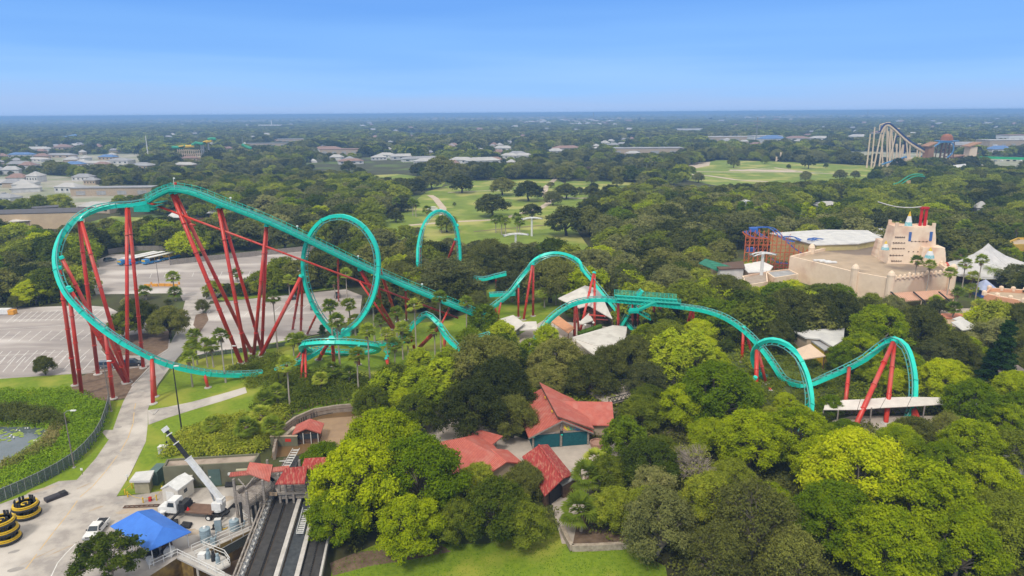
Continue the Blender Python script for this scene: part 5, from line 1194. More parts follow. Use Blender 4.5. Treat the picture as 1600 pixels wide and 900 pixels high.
# ================================================================== yard objects
# ---- blue canopy tent
BLUE = mat('blue_tarpaulin', (.06, .21, .68), (.05, .175, .60), .5, rough=.5)
c = (P(172, 826, 2.6) + P(299, 826, 2.6)) / 2
Hc = 2.7
cor = [P(172, 822, Hc), P(232, 861, Hc), P(299, 831, Hc), P(238, 795, Hc)]
ctr = sum(cor, Vector()) / 4; ctr.z = 0
t = thing('canopy_tent', 'large bright blue tarpaulin canopy on white posts beside the concrete yard', 'canopy', ctr)
m1 = (cor[0] + cor[3]) / 2; m2 = (cor[1] + cor[2]) / 2
r1 = m1 + (m2 - m1) * .20; r2 = m1 + (m2 - m1) * .86; r1.z = r2.z = Hc + 1.75
b = MB(); vs = cor + [r1, r2] + [p - Vector((0, 0, .1)) for p in cor]
b.add(vs, [(0, 1, 5, 4), (1, 2, 5), (2, 3, 4, 5), (3, 0, 4), (6, 7, 1, 0), (7, 8, 2, 1), (8, 9, 3, 2), (9, 6, 0, 3)])
b.build('cover', BLUE, t, True)
for i in range(4):
    for f in (0.06, .5):
        p = cor[i].lerp(cor[(i + 1) % 4], f).lerp(ctr + Vector((0, 0, Hc)), .06); b = MB(); b.tube([(p.x, p.y, 0), (p.x, p.y, Hc)], .07, 6); b.build('post', WHITE, t, True)
for k, (px, py, h_) in enumerate(((240, 868, .9), (262, 860, 1.1), (250, 850, .8))):
    u = thing('stored_machine', ['dark motor with two wheels under the blue canopy', 'rust-brown pump block under the blue canopy', 'black crate stack under the blue canopy'][k], 'machine', P(px, py), R(20 * k))
    b = MB(); b.box((0, 0, h_ * .5), (1.3, .8, h_)); b.build('body', [BLACK, WOODB, BLACK][k], u); b = MB(); b.tube([(-.5, -.55, .35), (-.5, -.4, .35)], .33, 12); b.tube([(.5, -.55, .35), (.5, -.4, .35)], .33, 12); b.build('wheel', BLACK, u)
u = thing('drum', 'pale grey drum at the edge of the blue canopy', 'drum', P(266, 868)); b = MB(); b.tube([(0, -.4, .7), (0, .4, .7)], .7, 14); b.build('barrel', PALER, u); b = MB(); b.box((0, 0, .2), (.8, .6, .4)); b.build('cradle', STEEL, u)
u = thing('bin', 'white bin by the front post of the blue canopy', 'bin', P(234, 881)); b = MB(); b.lathe([(.26, 0), (.38, .9), (.42, .92), (.42, 1.0)], (0, 0, 0), 10); b.build('body', WHITE, u)

# ---- vehicles
def carbody(b, L_, W_, prof_low, zb):
    """side profile (x,z) extruded across the width with a slight tumblehome"""
    n = len(prof_low); vs = []
    for sy in (-1, 1):
        for x, z, k_ in prof_low: vs.append((x, sy * W_ / 2 * k_, z))
    b.add(vs, [tuple(range(n)), tuple(reversed(range(n, 2 * n)))] + [(i, n + i, n + (i + 1) % n, (i + 1) % n) for i in range(n)])
def wheels(t, xs, W_, r=.36, m=BLACK):
    for x in xs:
        for s_ in (-1, 1):
            b = MB(); b.tube([(x, s_ * (W_ / 2 - .22), r), (x, s_ * (W_ / 2 + .02), r)], r, 16); w_ = b.build('wheel', BLACK, t)
            b = MB(); b.tube([(x, s_ * (W_ / 2 + .0), r), (x, s_ * (W_ / 2 + .04), r)], r * .55, 12); b.build('rim', PALER, w_)
def pickup(loc, rz, label, paint):
    t = thing('pickup_truck', label, 'pickup truck', loc, rz)
    b = MB(); carbody(b, 5.6, 1.95, [(-2.8, .45, 1), (2.75, .42, 1), (2.85, .7, .97), (2.75, 1.02, .95), (1.35, 1.15, .97), (-2.8, 1.12, 1)], 0); b.build('body', paint, t)
    b = MB(); carbody(b, 2, 1.8, [(1.35, 1.13, 1), (.65, 1.78, .84), (-.75, 1.8, .84), (-.95, 1.13, 1)], 0); cb = b.build('cab', paint, t)
    b = MB(); b.add([(1.37, -.82, 1.2), (1.37, .82, 1.2), (.72, .70, 1.74), (.72, -.70, 1.74)], [(0, 1, 2, 3)]); b.build('windscreen', GLASS, cb)
    for s_ in (-1, 1):
        b = MB(); b.add([(1.05, s_ * .93, 1.2), (.62, s_ * .80, 1.68), (-.65, s_ * .80, 1.68), (-.8, s_ * .93, 1.2)], [(0, 1, 2, 3) if s_ > 0 else (3, 2, 1, 0)]); b.build('side_window', GLASS, cb)
        b = MB(); b.box((1.0, s_ * 1.08, 1.2), (.15, .25, .2)); b.build('mirror', BLACK, cb)
        b = MB(); b.box((2.82, s_ * .75, .82), (.08, .35, .18)); b.build('headlight', PALER, t)
    b = MB(); b.box((-1.88, 0, 1.14), (1.66, 1.6, .05)); b.build('truck_bed', BLACK, t)
    t.scale = (.86, .86, .86)
    b = MB(); b.box((2.86, 0, .55), (.1, 1.8, .2)); b.build('bumper', STEEL, t); b = MB(); b.box((2.82, 0, .85), (.06, 1.0, .22)); b.build('grille', BLACK, t)
    wheels(t, (1.8, -1.75), 1.9)
pickup(P(152, 832), face(P(163, 815), P(143, 838)), 'white pickup truck with a black bed parked beside the blue canopy', WHITE)
def suv(loc, rz, label, paint, cat='car', group=None, L_=4.8, W_=1.9, H_=1.7, name='parked_car'):
    t = thing(name, label, cat, loc, rz, group)
    h = L_ / 2
    b = MB(); carbody(b, L_, W_, [(-h, .35, 1), (h - .1, .33, 1), (h, .65, .96), (h - .1, .85, .94), (h * .42, 1.0, .97), (-h, 1.05, .97)], 0); b.build('body', paint, t)
    b = MB(); carbody(b, L_, W_ * .95, [(h * .42, .98, 1), (h * .12, H_ - .04, .84), (-h * .8, H_, .84), (-h * .97, 1.02, 1)], 0); cb = b.build('cabin', GLASS, t)
    b = MB(); b.slab([(h * .1, -.68, H_ + .02), (h * .1, .68, H_ + .02), (-h * .79, .68, H_ + .05), (-h * .79, -.68, H_ + .05)][::-1], .05); b.build('roof', paint, t)
    wheels(t, (h * .6, -h * .6), W_, .34)
    for s_ in (-1, 1): b = MB(); b.box((h - .03, s_ * .65, .68), (.08, .35, .15)); b.build('headlight', PALER, t)
    return t
CARD = mat('dark_car_paint', (.03, .035, .04), (.025, .028, .03), 1, rough=.25, spec=.6); CARG = mat('grey_car_paint', (.16, .18, .20), (.14, .16, .18), 1, rough=.25, spec=.6); CARS = mat('silver_car_paint', (.45, .46, .47), (.4, .41, .42), 1, rough=.3, spec=.6)
suv(P(209, 571), R(12), 'dark four-wheel-drive parked under the oak beside the red columns', CARD)
suv(P(170, 574), R(12), 'grey car parked left of the dark four-wheel-drive, behind red columns', CARG)
for px, py, lab, m_ in ((424, 427, 'silver car alone on the upper lot left of the loop', CARS), (527, 464, 'dark car under the trees seen through the loop', CARD), (490, 482, 'grey car on the lower lot seen through the loop', CARG), (460, 466, 'dark car beside the hedge left of the loop', CARD), (516, 478, 'dark blue car right of the grey car inside the loop', CARD)):
    suv(P(px, py), R(95 + px % 20), lab, m_)
suv(P(172, 408), R(60), 'grey car under the trees at the top left of the upper lot', CARG)
for i in range(7): suv(P(98 + i * 4, 429 - i * .8), R(70), 'parked car glimpsed between the dark oaks on the left', rnd.choice([CARD, CARG, CARS]), group='cars under the left-hand oaks')
for px, py in ((20, 297), (36, 300), (14, 318), (26, 318), (8, 304), (40, 294)): suv(P(px, py), R(px * 9), 'vehicle standing in the stockyard at the far left', rnd.choice([CARD, CARG, WHITE]), group='vehicles in the left stockyard')
# trams
TB = mat('tram_blue', (.08, .30, .62), (.06, .25, .55), 1, rough=.4)
def tram(px, py, rz, label, cars=2):
    p = P(px, py); t = thing('tram', label, 'tram', p, rz)
    for k_ in range(cars):
        x0 = -k_ * 8.2
        b = MB(); b.box((x0, 0, .75), (7.4, 2.3, .8)); cb = b.build('carriage', TB, t)
        b = MB(); b.box((x0, 0, 1.55), (7.0, 2.1, .5)); b.build('seats', YEL if k_ % 2 else BLACK, cb)
        b = MB(); b.box((x0, 0, 2.75), (7.8, 2.6, .2)); b.build('canopy', WHITE, cb)
        b = MB()
        for xx in (-3.4, -1.1, 1.1, 3.4):
            for s_ in (-1, 1): b.beam((x0 + xx, s_ * 1.1, 1.1), (x0 + xx, s_ * 1.1, 2.7), .1)
        b.build('posts', YEL, cb)
    b = MB(); b.box((4.6, 0, 1.4), (2.2, 2.3, 1.7)); hd = b.build('front', TB, t); b = MB(); b.box((5.72, 0, 1.75), (.06, 2.0, .7)); b.build('windscreen', YEL, hd)
    wheels(t, (4.6, 1.5, -2.5), 2.3, .4)
tram(206, 411, R(-113), 'blue tram train under a pale roof, left of three, mostly behind red columns'); tram(219, 411, R(-113), 'blue and yellow tram train, middle of three on the upper lot'); tram(243, 410, R(-113), 'blue and yellow tram train, rightmost of three on the upper lot')
# ---- crane truck
t = thing('crane_truck', 'white crane truck with its long boom raised to the left over the yard', 'crane truck', P(312, 806), R(172))
b = MB(); b.box((0, 0, .95), (9.8, .9, .3)); b.build('chassis', BLACK, t)
b = MB(); b.box((-.6, 0, 1.25), (4.4, 2.4, .22)); b.build('deck', mat('rusty_deck', (.20, .12, .08), (.15, .09, .06), 1), t)
b = MB(); carbody(b, 2, 2.1, [(3.0, .8, 1), (6.2, .75, .9), (6.25, 1.5, .82), (4.9, 1.72, .86), (4.5, 2.75, .86), (3.15, 2.8, .88), (3.0, 1.9, 1)], 0); cb = b.build('cab', WHITE, t)
for s_ in (-1, 1):
    b = MB(); b.add([(4.62, s_ * .98, 1.8), (4.35, s_ * .93, 2.5), (3.45, s_ * .94, 2.5), (3.4, s_ * 1.0, 1.8)], [(0, 1, 2, 3) if s_ < 0 else (3, 2, 1, 0)]); b.build('side_window', GLASS, cb)
    b = MB(); b.tube([(5.3, s_ * .75, .5), (5.3, s_ * 1.12, .5)], .5, 16); w_ = b.build('wheel', BLACK, t); b = MB(); b.tube([(5.3, s_ * 1.12, .5), (5.3, s_ * 1.16, .5)], .27, 12); b.build('rim', WHITE, w_)
    for x in (-2.2, -3.6): b = MB(); b.tube([(x, s_ * .7, .5), (x, s_ * 1.18, .5)], .5, 16); w_ = b.build('wheel', BLACK, t); b = MB(); b.tube([(x, s_ * 1.18, .5), (x, s_ * 1.22, .5)], .27, 12); b.build('rim', WHITE, w_)
    b = MB(); b.tube([(5.3, s_ * .98, .9), (5.3, s_ * 1.02, 1.12)], .5, 10); b.build('mudguard', WHITE, cb)
    for x in (2.6, -4.6): b = MB(); b.beam((x, s_ * .6, 1.15), (x + .5, s_ * 3.0, .55), .26); b.beam((x + .5, s_ * 3.0, .6), (x + .5, s_ * 3.0, 0), .16); b.box((x + .5, s_ * 3.0, .05), (.6, .6, .1)); b.build('outrigger', BLACK, t)
b = MB(); b.add([(4.92, -.8, 1.78), (4.92, .8, 1.78), (4.56, .75, 2.6), (4.56, -.75, 2.6)], [(0, 1, 2, 3)]); b.build('windscreen', GLASS, cb)
b = MB(); b.box((2.2, 0, 1.7), (1.0, 2.0, 1.4)); b.box((2.5, .6, 2.3), (.3, .3, .9)); b.build('engine_rack', BLACK, t)
b = MB(); b.lathe([(.8, 0), (.8, .4), (.55, .5)], (-3.4, 0, 1.3), 14); b.box((-3.4, 0, 2.2), (1.5, 1.5, 1.2)); b.box((-3.9, 0, 3.0), (.9, 1.0, .9)); b.build('turret', WHITE, t)
b0 = Vector((-3.9, 0, 3.2)); b1 = None
# boom reaches in the picture from (352,795) to (256,668)
tp = Q(256, 668, P(312, 806).y + 1.0); Mi = Matrix.Rotation(-R(172), 3, 'Z'); b1 = Mi @ (tp - t.location)
d_ = b1 - b0
def seg(f0, f1, w_, m, nm): b = MB(); b.beam(b0 + d_ * f0, b0 + d_ * f1, w_, w_ * 1.25); return b.build(nm, m, t)
seg(-.04, .58, .62, WHITE, 'boom'); seg(.56, .78, .42, BLACK, 'boom_extension'); seg(.78, .95, .32, BLACK, 'boom_extension')
for f in (.57, .78, .90): seg(f, f + .012, .72 if f < .6 else .6, WHITE, 'boom_collar')
seg(.95, 1.0, .62, WHITE, 'boom_head')
b = MB(); b.tube([Vector((-3.0, 0, 2.0)), b0 + d_ * .26], .14, 8); b.build('ram', STEEL, t)
b = MB(); b.tube([b0 + d_ * .99, b0 + d_ * .99 - Vector((0, 0, 2.2))], .02, 4); b.lathe([(.12, 0), (.16, .2), (.05, .4)], b0 + d_ * .99 - Vector((0, 0, 2.5)), 8); b.build('hook', BLACK, t)
b = MB(); b.lathe([(.28, 0), (.03, .55)], (1.3, .7, 1.36), 8); b.build('cone', REDB, t)

# ---- round raft boats
def raft():
    t = thing('raft', 'x', 'raft', (0, 0, 0))
    b = MB()
    n = 32; k_ = 10; r0, r1 = 1.85, .29; vs = []
    for i in range(n):
        a_ = 2 * PI * i / n
        for j in range(k_):
            c_ = 2 * PI * j / k_; rr = r0 + r1 * math.cos(c_); vs.append((rr * math.cos(a_), rr * math.sin(a_), .38 + r1 * math.sin(c_)))
    b.add(vs, [(i * k_ + j, ((i + 1) % n) * k_ + j, ((i + 1) % n) * k_ + (j + 1) % k_, i * k_ + (j + 1) % k_) for i in range(n) for j in range(k_)]); b.build('tyre_ring', BLACK, t, smooth=True)
    for z0, rr in ((.56, 2.0), (.84, 1.9)):
        b = MB(); b.lathe([(rr, 0), (rr, .15), (rr - .26, .15), (rr - .26, 0)], (0, 0, z0), 32); b.build('yellow_band', YEL, t)
    b = MB(); b.lathe([(1.7, .3), (1.7, .5), (.1, .52)], (0, 0, 0), 24); b.build('floor', STEEL, t)
    b = MB(); b.lathe([(.62, .5), (.62, .95), (.55, 1.0), (.42, 1.0), (.42, .5)], (0, 0, 0), 20); b.build('centre_ring', YEL, t)
    b = MB(); b.lathe([(.36, .5), (.36, .9), (.1, .95)], (0, 0, 0), 12); b.build('hub', BLACK, t)
    for i in range(6):
        for s_ in (-.17, .17):
            a_ = 2 * PI * i / 6 + s_
            b = MB(); c_ = Vector((1.5 * math.cos(a_), 1.5 * math.sin(a_), 1.15)); b.box(c_, (.14, .36, 1.15), a_); b.box(c_ + Vector((-.22 * math.cos(a_), -.22 * math.sin(a_), -.42)), (.42, .36, .14), a_); b.build('seat', BLACK, t)
    return t
proto = raft(); proto.scale = (.88, .88, .88)
sp = [((44, 806), 0, 'black and yellow round raft at the bottom of the right-hand stack'), ((43, 806), 1.35, 'black and yellow round raft on top of the right-hand stack'),
      ((12, 845), 0, 'black and yellow round raft at the bottom of the left-hand stack'), ((11, 845), 1.35, 'black and yellow round raft in the middle of the left-hand stack'), ((8, 845), 2.7, 'black and yellow round raft topping the left-hand stack')]
for i, ((px, py), z, lb) in enumerate(sp):
    p = P(px, py); p.z = z + .035
    if i == 0: proto.location = p; proto['label'] = lb; proto['group'] = 'stacked raft boats'
    else: copy_thing(proto, p, R(23 * i), (.88, .88, .88), label=lb, group='stacked raft boats')
t = thing('plastic_liner', 'black plastic liner box lying flat beside the road', 'liner', P(88, 778), R(52)); b = MB(); b.box((0, 0, .3), (3.1, 1.3, .5)); b.box((0, 0, .56), (2.7, .9, .06)); b.build('body', mat('dark_plastic', (.05, .045, .05), (.035, .03, .035), 2, rough=.5), t)
b = MB(); b.box((1.0, 0, .6), (.9, 1.1, .12)); b.build('flap', BLACK, t)

# ---- street lamps
def lamp(px, pyb, pyt, arm, label, r=.09, m=STEEL, name='street_lamp', group=None):
    p = P(px, pyb); h_ = above(p, px, pyt); t = thing(name, label, 'street lamp', p, 0, group)
    b = MB(); b.tube([(0, 0, 0), (0, 0, h_)], [r * 1.3, r * .8], 8); b.build('pole', m, t)
    b = MB(); b.tube([(0, 0, h_ - .1), (arm * .4, 0, h_ + .35), (arm, 0, h_ + .45)], .05, 6); b.build('arm', STEEL, t)
    b = MB(); s_ = 1 if arm > 0 else -1; b.box((arm + s_ * .35, 0, h_ + .43), (.9, .32, .16)); b.build('lamp_head', WHITE, t)
    b = MB(); b.box((0, 0, .1), (.4, .4, .2)); b.build('base', CONC, t)
WPOLE = mat('timber_pole', (.26, .22, .19), (.18, .15, .13), 2, rough=.9)
lamp(116, 731, 645, 1.3, 'tall curved-arm street lamp beside the pond fence', m=WPOLE); lamp(174, 643, 567, .9, 'timber-pole street lamp in front of the red columns', .11, WPOLE)
lamp(284, 672, 575, .3, 'dark plain pole leaning slightly beside the lawn path', .12, BLACK); lamp(249, 447, 408, .6, 'thin lamp post in the middle of the upper lot', .1, WPOLE); lamp(138, 428, 400, .6, 'thin lamp post at the left of the upper lot', .1, WPOLE)
lamp(365, 576, 543, .4, 'short floodlight pole at the end of the first drop', .08, PALER); lamp(501, 432, 405, .4, 'thin lamp post on the upper lot inside the loop', .08, WPOLE); lamp(232, 705, 686, .2, 'short sign post on the verge', .05, PALER) if False else None
for px, py, lab in ((200, 752, 'small white sign on the verge right of the road'), (129, 742, 'small white sign on the verge below the street lamp')):
    t = thing('verge_sign', lab, 'sign', P(px, py)); b = MB(); b.tube([(0, 0, 0), (0, 0, 1.1)], .04, 6); b.build('post', BLACK, t); b = MB(); b.box((0, -.04, 1.1), (.4, .04, .45)); b.build('panel', WHITE, t)
# yellow bollards and chain
ch = []
for k_, (px, py) in enumerate(((196, 773), (207, 763), (200, 777), (224, 786), (245, 782), (254, 768))):
    p = P(px, py); t = thing('bollard', 'yellow bollard of the chained row beside the small store', 'bollard', p, 0, 'yellow bollards by the small store'); b = MB(); b.tube([(0, 0, 0), (0, 0, 1.0)], .1, 8); b.build('post', YEL, t); b = MB(); b.lathe([(.1, 1.0), (.03, 1.08)], (0, 0, 0), 8); b.build('cap', YEL, t); ch.append(p + Vector((0, 0, .85)))
t = thing('barrier_chain', 'sagging yellow chain strung between the yellow bollards', 'chain', ch[2]); b = MB()
for i in range(2, 5):
    b.tube([ch[i].lerp(ch[i + 1], q / 6) - Vector((0, 0, .3 * math.sin(q / 6 * PI))) for q in range(7)], .03, 4)
b.tube([ch[0], ch[1]], .03, 4); b.build('links', YEL, t, True)
t = thing('fire_extinguisher_box', 'red box standing among the yellow bollards', 'box', P(235, 783)); b = MB(); b.box((0, 0, .35), (.4, .4, .7)); b.build('body', REDB, t)
t = thing('steel_rack', 'rusty ladder-like rack lying on the concrete above the blue canopy', 'rack', P(221, 792), R(4)); b = MB()
for y in (-.25, .25): b.box((0, y, .15), (5.4, .12, .12))
for x in np.linspace(-2.6, 2.6, 8): b.box((x, 0, .15), (.1, .5, .1))
b.build('bars', WOODB, t)
for px, py, lab, rr in ((270, 817, 'upper pair of black pipe rolls below the crane truck', 10), (293, 821, 'lower pair of black pipe rolls below the crane truck', -12), (360, 758, 'black pipe rolls against the olive building', 5)):
    t = thing('pipe_rolls', lab, 'pipes', P(px, py), R(rr)); b = MB(); b.tube([(-.7, 0, .3), (.7, 0, .3)], .3, 10); b.build('roll', BLACK, t); b = MB(); b.tube([(-.6, -.62, .3), (.9, -.62, .3)], .3, 10); b.build('roll', BLACK, t)
BG = mat('blue_grey_paint', (.30, .38, .42), (.24, .31, .35), 1.5, rough=.5)
t = thing('control_cabinet', 'upright blue-grey cabinet behind the pump deck', 'cabinet', P(342, 829)); b = MB(); b.box((0, 0, .95), (.9, .6, 1.9), R(10)); b.build('body', BG, t); b = MB(); b.box((0, 0, 1.93), (.95, .65, .06), R(10)); b.build('lid', PALER, t)
for px, py, r_, h_, lab in ((322, 845, .75, 2.1, 'ribbed blue-grey filter tank beside the white railing'), (367, 827, .7, 1.6, 'blue-grey water tank near the wooden platform')):
    t = thing('tank', lab, 'tank', P(px, py)); b = MB()
    pr = []
    for q in range(6): z = h_ * q / 6; pr += [(r_, z), (r_, z + h_ / 8), (r_ * .93, z + h_ / 7)]
    b.lathe(pr + [(r_ * .5, h_ * 1.02)], (0, 0, 0), 16); b.build('shell', BG, t); b = MB(); b.lathe([(.25, 0), (.2, .3)], (0, 0, h_), 8); b.build('cap', WHITE, t)
    b = MB(); b.tube([(r_, 0, .4), (r_ + .6, .2, .4), (r_ + .8, .2, 1.3), (r_ + .8, .2, 1.4)], .12, 8); b.build('pipe', BG, t)
t = thing('pipe_box', 'grey valve box right of the ribbed filter tank', 'valve box', P(334, 850)); b = MB(); b.box((0, 0, .5), (.7, .6, 1.0)); b.build('body', BG, t); b = MB(); b.tube([(0, 0, 1.0), (0, 0, 1.5)], .1, 6); b.build('stem', STEEL, t)
# ---- white railings, pump deck
def rail(pts, name, label, h=1.05, m=WHITE, step=1.6, z0=0.03, r=.045):
    ps = [P(*q, z0) for q in pts]; t = thing(name, label, 'railing', ps[0])
    b = MB()
    for i in range(len(ps) - 1):
        for z in (h, h * .55): b.tube([ps[i] + Vector((0, 0, z)), ps[i + 1] + Vector((0, 0, z))], r, 6)
    b.build('rails', m, t, True)
    for i in range(len(ps) - 1):
        n_ = max(1, int((ps[i + 1] - ps[i]).length / step))
        for k_ in range(n_ + (1 if i == len(ps) - 2 else 0)):
            p = ps[i].lerp(ps[i + 1], k_ / n_); b = MB(); b.tube([p, p + Vector((0, 0, h))], r, 6); b.build('post', m, t, True)
rail([(234, 889), (278, 868), (286, 872), (352, 905)], 'railing', 'white pipe railing round the corner of the near basin')
rail([(305, 871), (398, 830)], 'railing', 'white pipe railing along the far basin edge')
rail([(300, 862), (396, 820), (381, 810)], 'railing', 'white pipe railing between yard and basin, behind the first')
t = thing('pump_deck', 'white-railed pump deck jutting over the far basin', 'deck', P(335, 868)); b = MB()
dk = [P(286, 866, .35), P(318, 856, .35), P(352, 870, .35), P(360, 882, .35), P(338, 893, .35)]
b.prism([(p.x, p.y) for p in dk], .1, .35); b.build('floor', CONC, t, True)
for i in range(len(dk)):
    a_, c_ = dk[i], dk[(i + 1) % len(dk)]
    if i in (0, 4): continue
    b = MB()
    for z in (.55, 1.05): b.tube([a_ + Vector((0, 0, z)), c_ + Vector((0, 0, z))], .045, 6)
    for f in (0, .5, 1): p = a_.lerp(c_, f); b.tube([p, p + Vector((0, 0, 1.05))], .045, 6)
    b.build('railing', WHITE, t, True)
for px, py in ((326, 872), (334, 876), (341, 880)):
    b = MB(); b.lathe([(.32, 0), (.3, .9), (.2, 1.1), (.2, 1.5)], P(px, py, .35), 10); b.build('pump', BG if px != 334 else BLACK, t, True)
b = MB(); b.box(P(316, 868, .75), (1.0, .8, .8)); b.build('motor_box', WHITE, t, True)
t = thing('basin_walkway', 'narrow concrete walkway crossing between the two basins', 'walkway', P(310, 884)); b = MB()
a_, c_ = P(282, 869, .05), P(372, 912, .05); b.beam(a_, c_, 1.1, .3); b.build('slab', CONC, t, True)
b = MB()
for f in (.3, .6, .9): p = a_.lerp(c_, f); b.beam(p - Vector((0, 0, .1)), p - Vector((0, 0, 3.6)), .3)
b.build('pier', CONC, t, True)
# ---- wooden conveyor lifts and station
DBELT = mat('dark_belt', (.085, .08, .077), (.05, .048, .047), 1.2, rough=.7, wave=('Y', 2.5, .3)); BROWNB = mat('brown_trough', (.13, .10, .075), (.09, .07, .055), .8, rough=.8)
T0 = P(455, 900); t = thing('raft_conveyor', 'parallel dark conveyor belts between timber beams leading to the wooden station', 'conveyor', (-31, 84, 0))
ya, yb = 72.0, 109.0
def lane(x0, x1, z, m, nm, y0=ya, y1=yb, th=.3, lean=-.13):
    b = MB(); ox0 = lean * (y0 - 80); ox1 = lean * (y1 - 80)
    b.slab([(x0 + ox0, y0, z), (x1 + ox0, y0, z), (x1 + ox1, y1, z + .3), (x0 + ox1, y1, z + .3)], th); return b.build(nm, m, t, True)
lane(-36.6, -25.6, 1.2, BROWNB, 'trough_bed', th=1.15)
for x0, x1 in ((-35.1, -33.8), (-33.3, -31.9), (-28.2, -27.2), (-26.9, -25.9)): lane(x0, x1, 1.5, DBELT, 'belt')
lane(-30.9, -29.2, 1.35, mat('grey_stair', (.10, .11, .12), (.06, .07, .08), 1.5, wave=('Y', 1.5, .6)), 'stairway')
for x0, x1 in ((-31.7, -31.1), (-29.0, -28.4), (-25.8, -25.5)): lane(x0, x1, 1.95, mat('pale_beam2', (.58, .54, .50), (.45, .42, .38), 1, rough=.85), 'kerb_beam', th=.6)
for xc in (-35.3, -33.55, -31.8, -28.35, -27.05, -25.85):
    b = MB()
    for y in np.arange(ya, yb, .42): b.box((xc - .13 * (y - 80), y, 1.66), (.14, .24, .2))
    b.box((xc - .13 * 10, 90, 1.55), (.05, .05, .1)); b.build('roller_chain', BLACK, t, True)['kind'] = 'stuff'
b = MB()
for y in np.arange(ya, yb - 9, 1.25): b.box((-36.1 - .13 * (y - 80), y, 1.75), (.75, .6, .8))
b.build('counterweights', PALER, t, True)['kind'] = 'stuff'
for x_ in (-36.7, -36.2):
    b = MB(); b.beam((x_ - .13 * (ya - 80), ya, 2.4), (x_ - .13 * (yb - 92), yb - 12, 2.7), .22, .25)
    for y in np.arange(ya, yb - 12, 2.5): b.beam((x_ - .13 * (y - 80), y, .2), (x_ - .13 * (y - 80), y, 2.5), .2)
    b.build('timber_rail', WOODG, t, True)
b = MB()
for y in np.arange(86, 92, .45): b.box((-29.9 - .13 * (y - 80), y, 1.9), (.9, .2, .06))
for s_ in (-.5, .5): b.beam((-29.9 + s_ - .13 * 6, 86, 1.9), (-29.9 + s_ - .13 * 12, 92, 2.2), .06, .3)
b.build('ladder', WHITE, t, True)
b = MB()
for y, z in ((107, 1.9), (104, 1.9)): b.box((-36 - .13 * (y - 80), y, z), (2.0, .2, .1))
for k_ in range(13): b.box((-38.4, 100 + k_ * .8, 2.0 + k_ * .05), (1.1, .3, .1))
for s_ in (-.6, .6): b.beam((-38.4 + s_, 100, 2.2), (-38.4 + s_, 110, 2.8), .08)
b.build('service_steps', PALER, t, True)
FOOT.append([(-40, 60), (-24, 60), (-26, 112), (-44, 112)])
t = thing('wooden_station', 'weathered grey timber station bridge with red roofs over the conveyor belts', 'station', (-37, 95, 0))
def W(px, py, z): return P(px, py, z)
# decks (z about 4)
HZ = 3.6
d1 = [W(368, 775, HZ), W(388, 793, HZ), W(437, 755, HZ), W(420, 742, HZ)]
d2 = [W(434, 770, HZ), W(525, 766, HZ), W(520, 742, HZ), W(420, 745, HZ)]
for d in (d1, d2):
    b = MB(); q = list(d)
    if (q[1] - q[0]).cross(q[2] - q[0]).z < 0: q.reverse()
    b.slab(q, .4); b.build('deck', WOODG, t, True)
def plankwall(a_, c_, z0, z1, nm='plank_wall', gap=True):
    b = MB(); a_ = Vector((a_.x, a_.y, 0)); c_ = Vector((c_.x, c_.y, 0)); n_ = int((z1 - z0) / .28)
    for k_ in range(n_): z = z0 + .14 + k_ * .28; b.beam(a_ + Vector((0, 0, z)), c_ + Vector((0, 0, z)), .09, .25 if not gap or k_ < n_ * .5 else .12)
    m_ = max(2, int((c_ - a_).length / 1.6))
    for k_ in range(m_ + 1): p = a_.lerp(c_, k_ / m_); b.beam(p + Vector((0, 0, z0)), p + Vector((0, 0, z1 + .1)), .16)
    b.build(nm, WOODG, t, True)
plankwall(d1[0], d1[1], HZ - 1.2, HZ + 1.2); plankwall(d1[1], d1[2], HZ - .6, HZ + 1.2); plankwall(d1[0], d1[3], HZ, HZ + 1.1)
plankwall(W(437, 768, HZ), W(478, 766, HZ), HZ - 1.3, HZ + 1.1); plankwall(W(478, 770, HZ), W(528, 768, HZ), HZ - 1.3, HZ + 1.1); plankwall(d2[3], d2[2], HZ, HZ + 1.1)
for px, py in ((368, 776), (388, 795), (413, 778), (437, 768), (447, 768), (458, 768), (480, 768), (505, 766), (528, 767), (420, 745), (470, 745), (510, 745)):
    p = W(px, py, HZ); b = MB(); b.box((p.x, p.y, 3.3), (.32, .32, 6.6)); b.build('post', WOODG, t, True)
for px, py in ((375, 785), (395, 790), (402, 784)): p = W(px, py, HZ); b = MB(); b.box((p.x, p.y, 1.8), (.3, .3, 3.6)); b.build('leg', BLACK, t, True)
RZ = 6.6
for nm, m_, qd in (('roof', REDR, [(358, 744, RZ), (452, 734, RZ), (452, 727, RZ + .5), (360, 738, RZ + .5)]), ('roof', REDR, [(384, 738, RZ + .3), (421, 752, RZ - .9), (426, 726, RZ + .9), (390, 722, RZ + .9)]),
                   ('roof', REDW, [(430, 756, RZ - .6), (476, 755, RZ - .6), (480, 728, RZ + 1.2), (446, 731, RZ + 1.2)]), ('roof', REDW, [(470, 733, RZ + .6), (520, 733, RZ + .2), (512, 714, RZ + 1.4), (476, 716, RZ + 1.4)])):
    b = MB(); q = [W(*a_) for a_ in qd]
    if (q[1] - q[0]).cross(q[2] - q[0]).z < 0: q.reverse()
    b.slab(q, .18); b.build(nm, m_, t, True)
b = MB(); p = W(425, 772, HZ - .4); b.box(p, (1.6, .08, .6)); b.build('sign_board', mat('buff_board', (.48, .36, .24), (.42, .3, .2), 1), t, True)
b = MB(); b.beam(W(384, 762, 5.4), W(372, 748, 6.5), .16); b.beam(W(384, 762, 5.4), W(398, 745, 6.5), .16); b.build('knee_brace', WOODG, t, True)
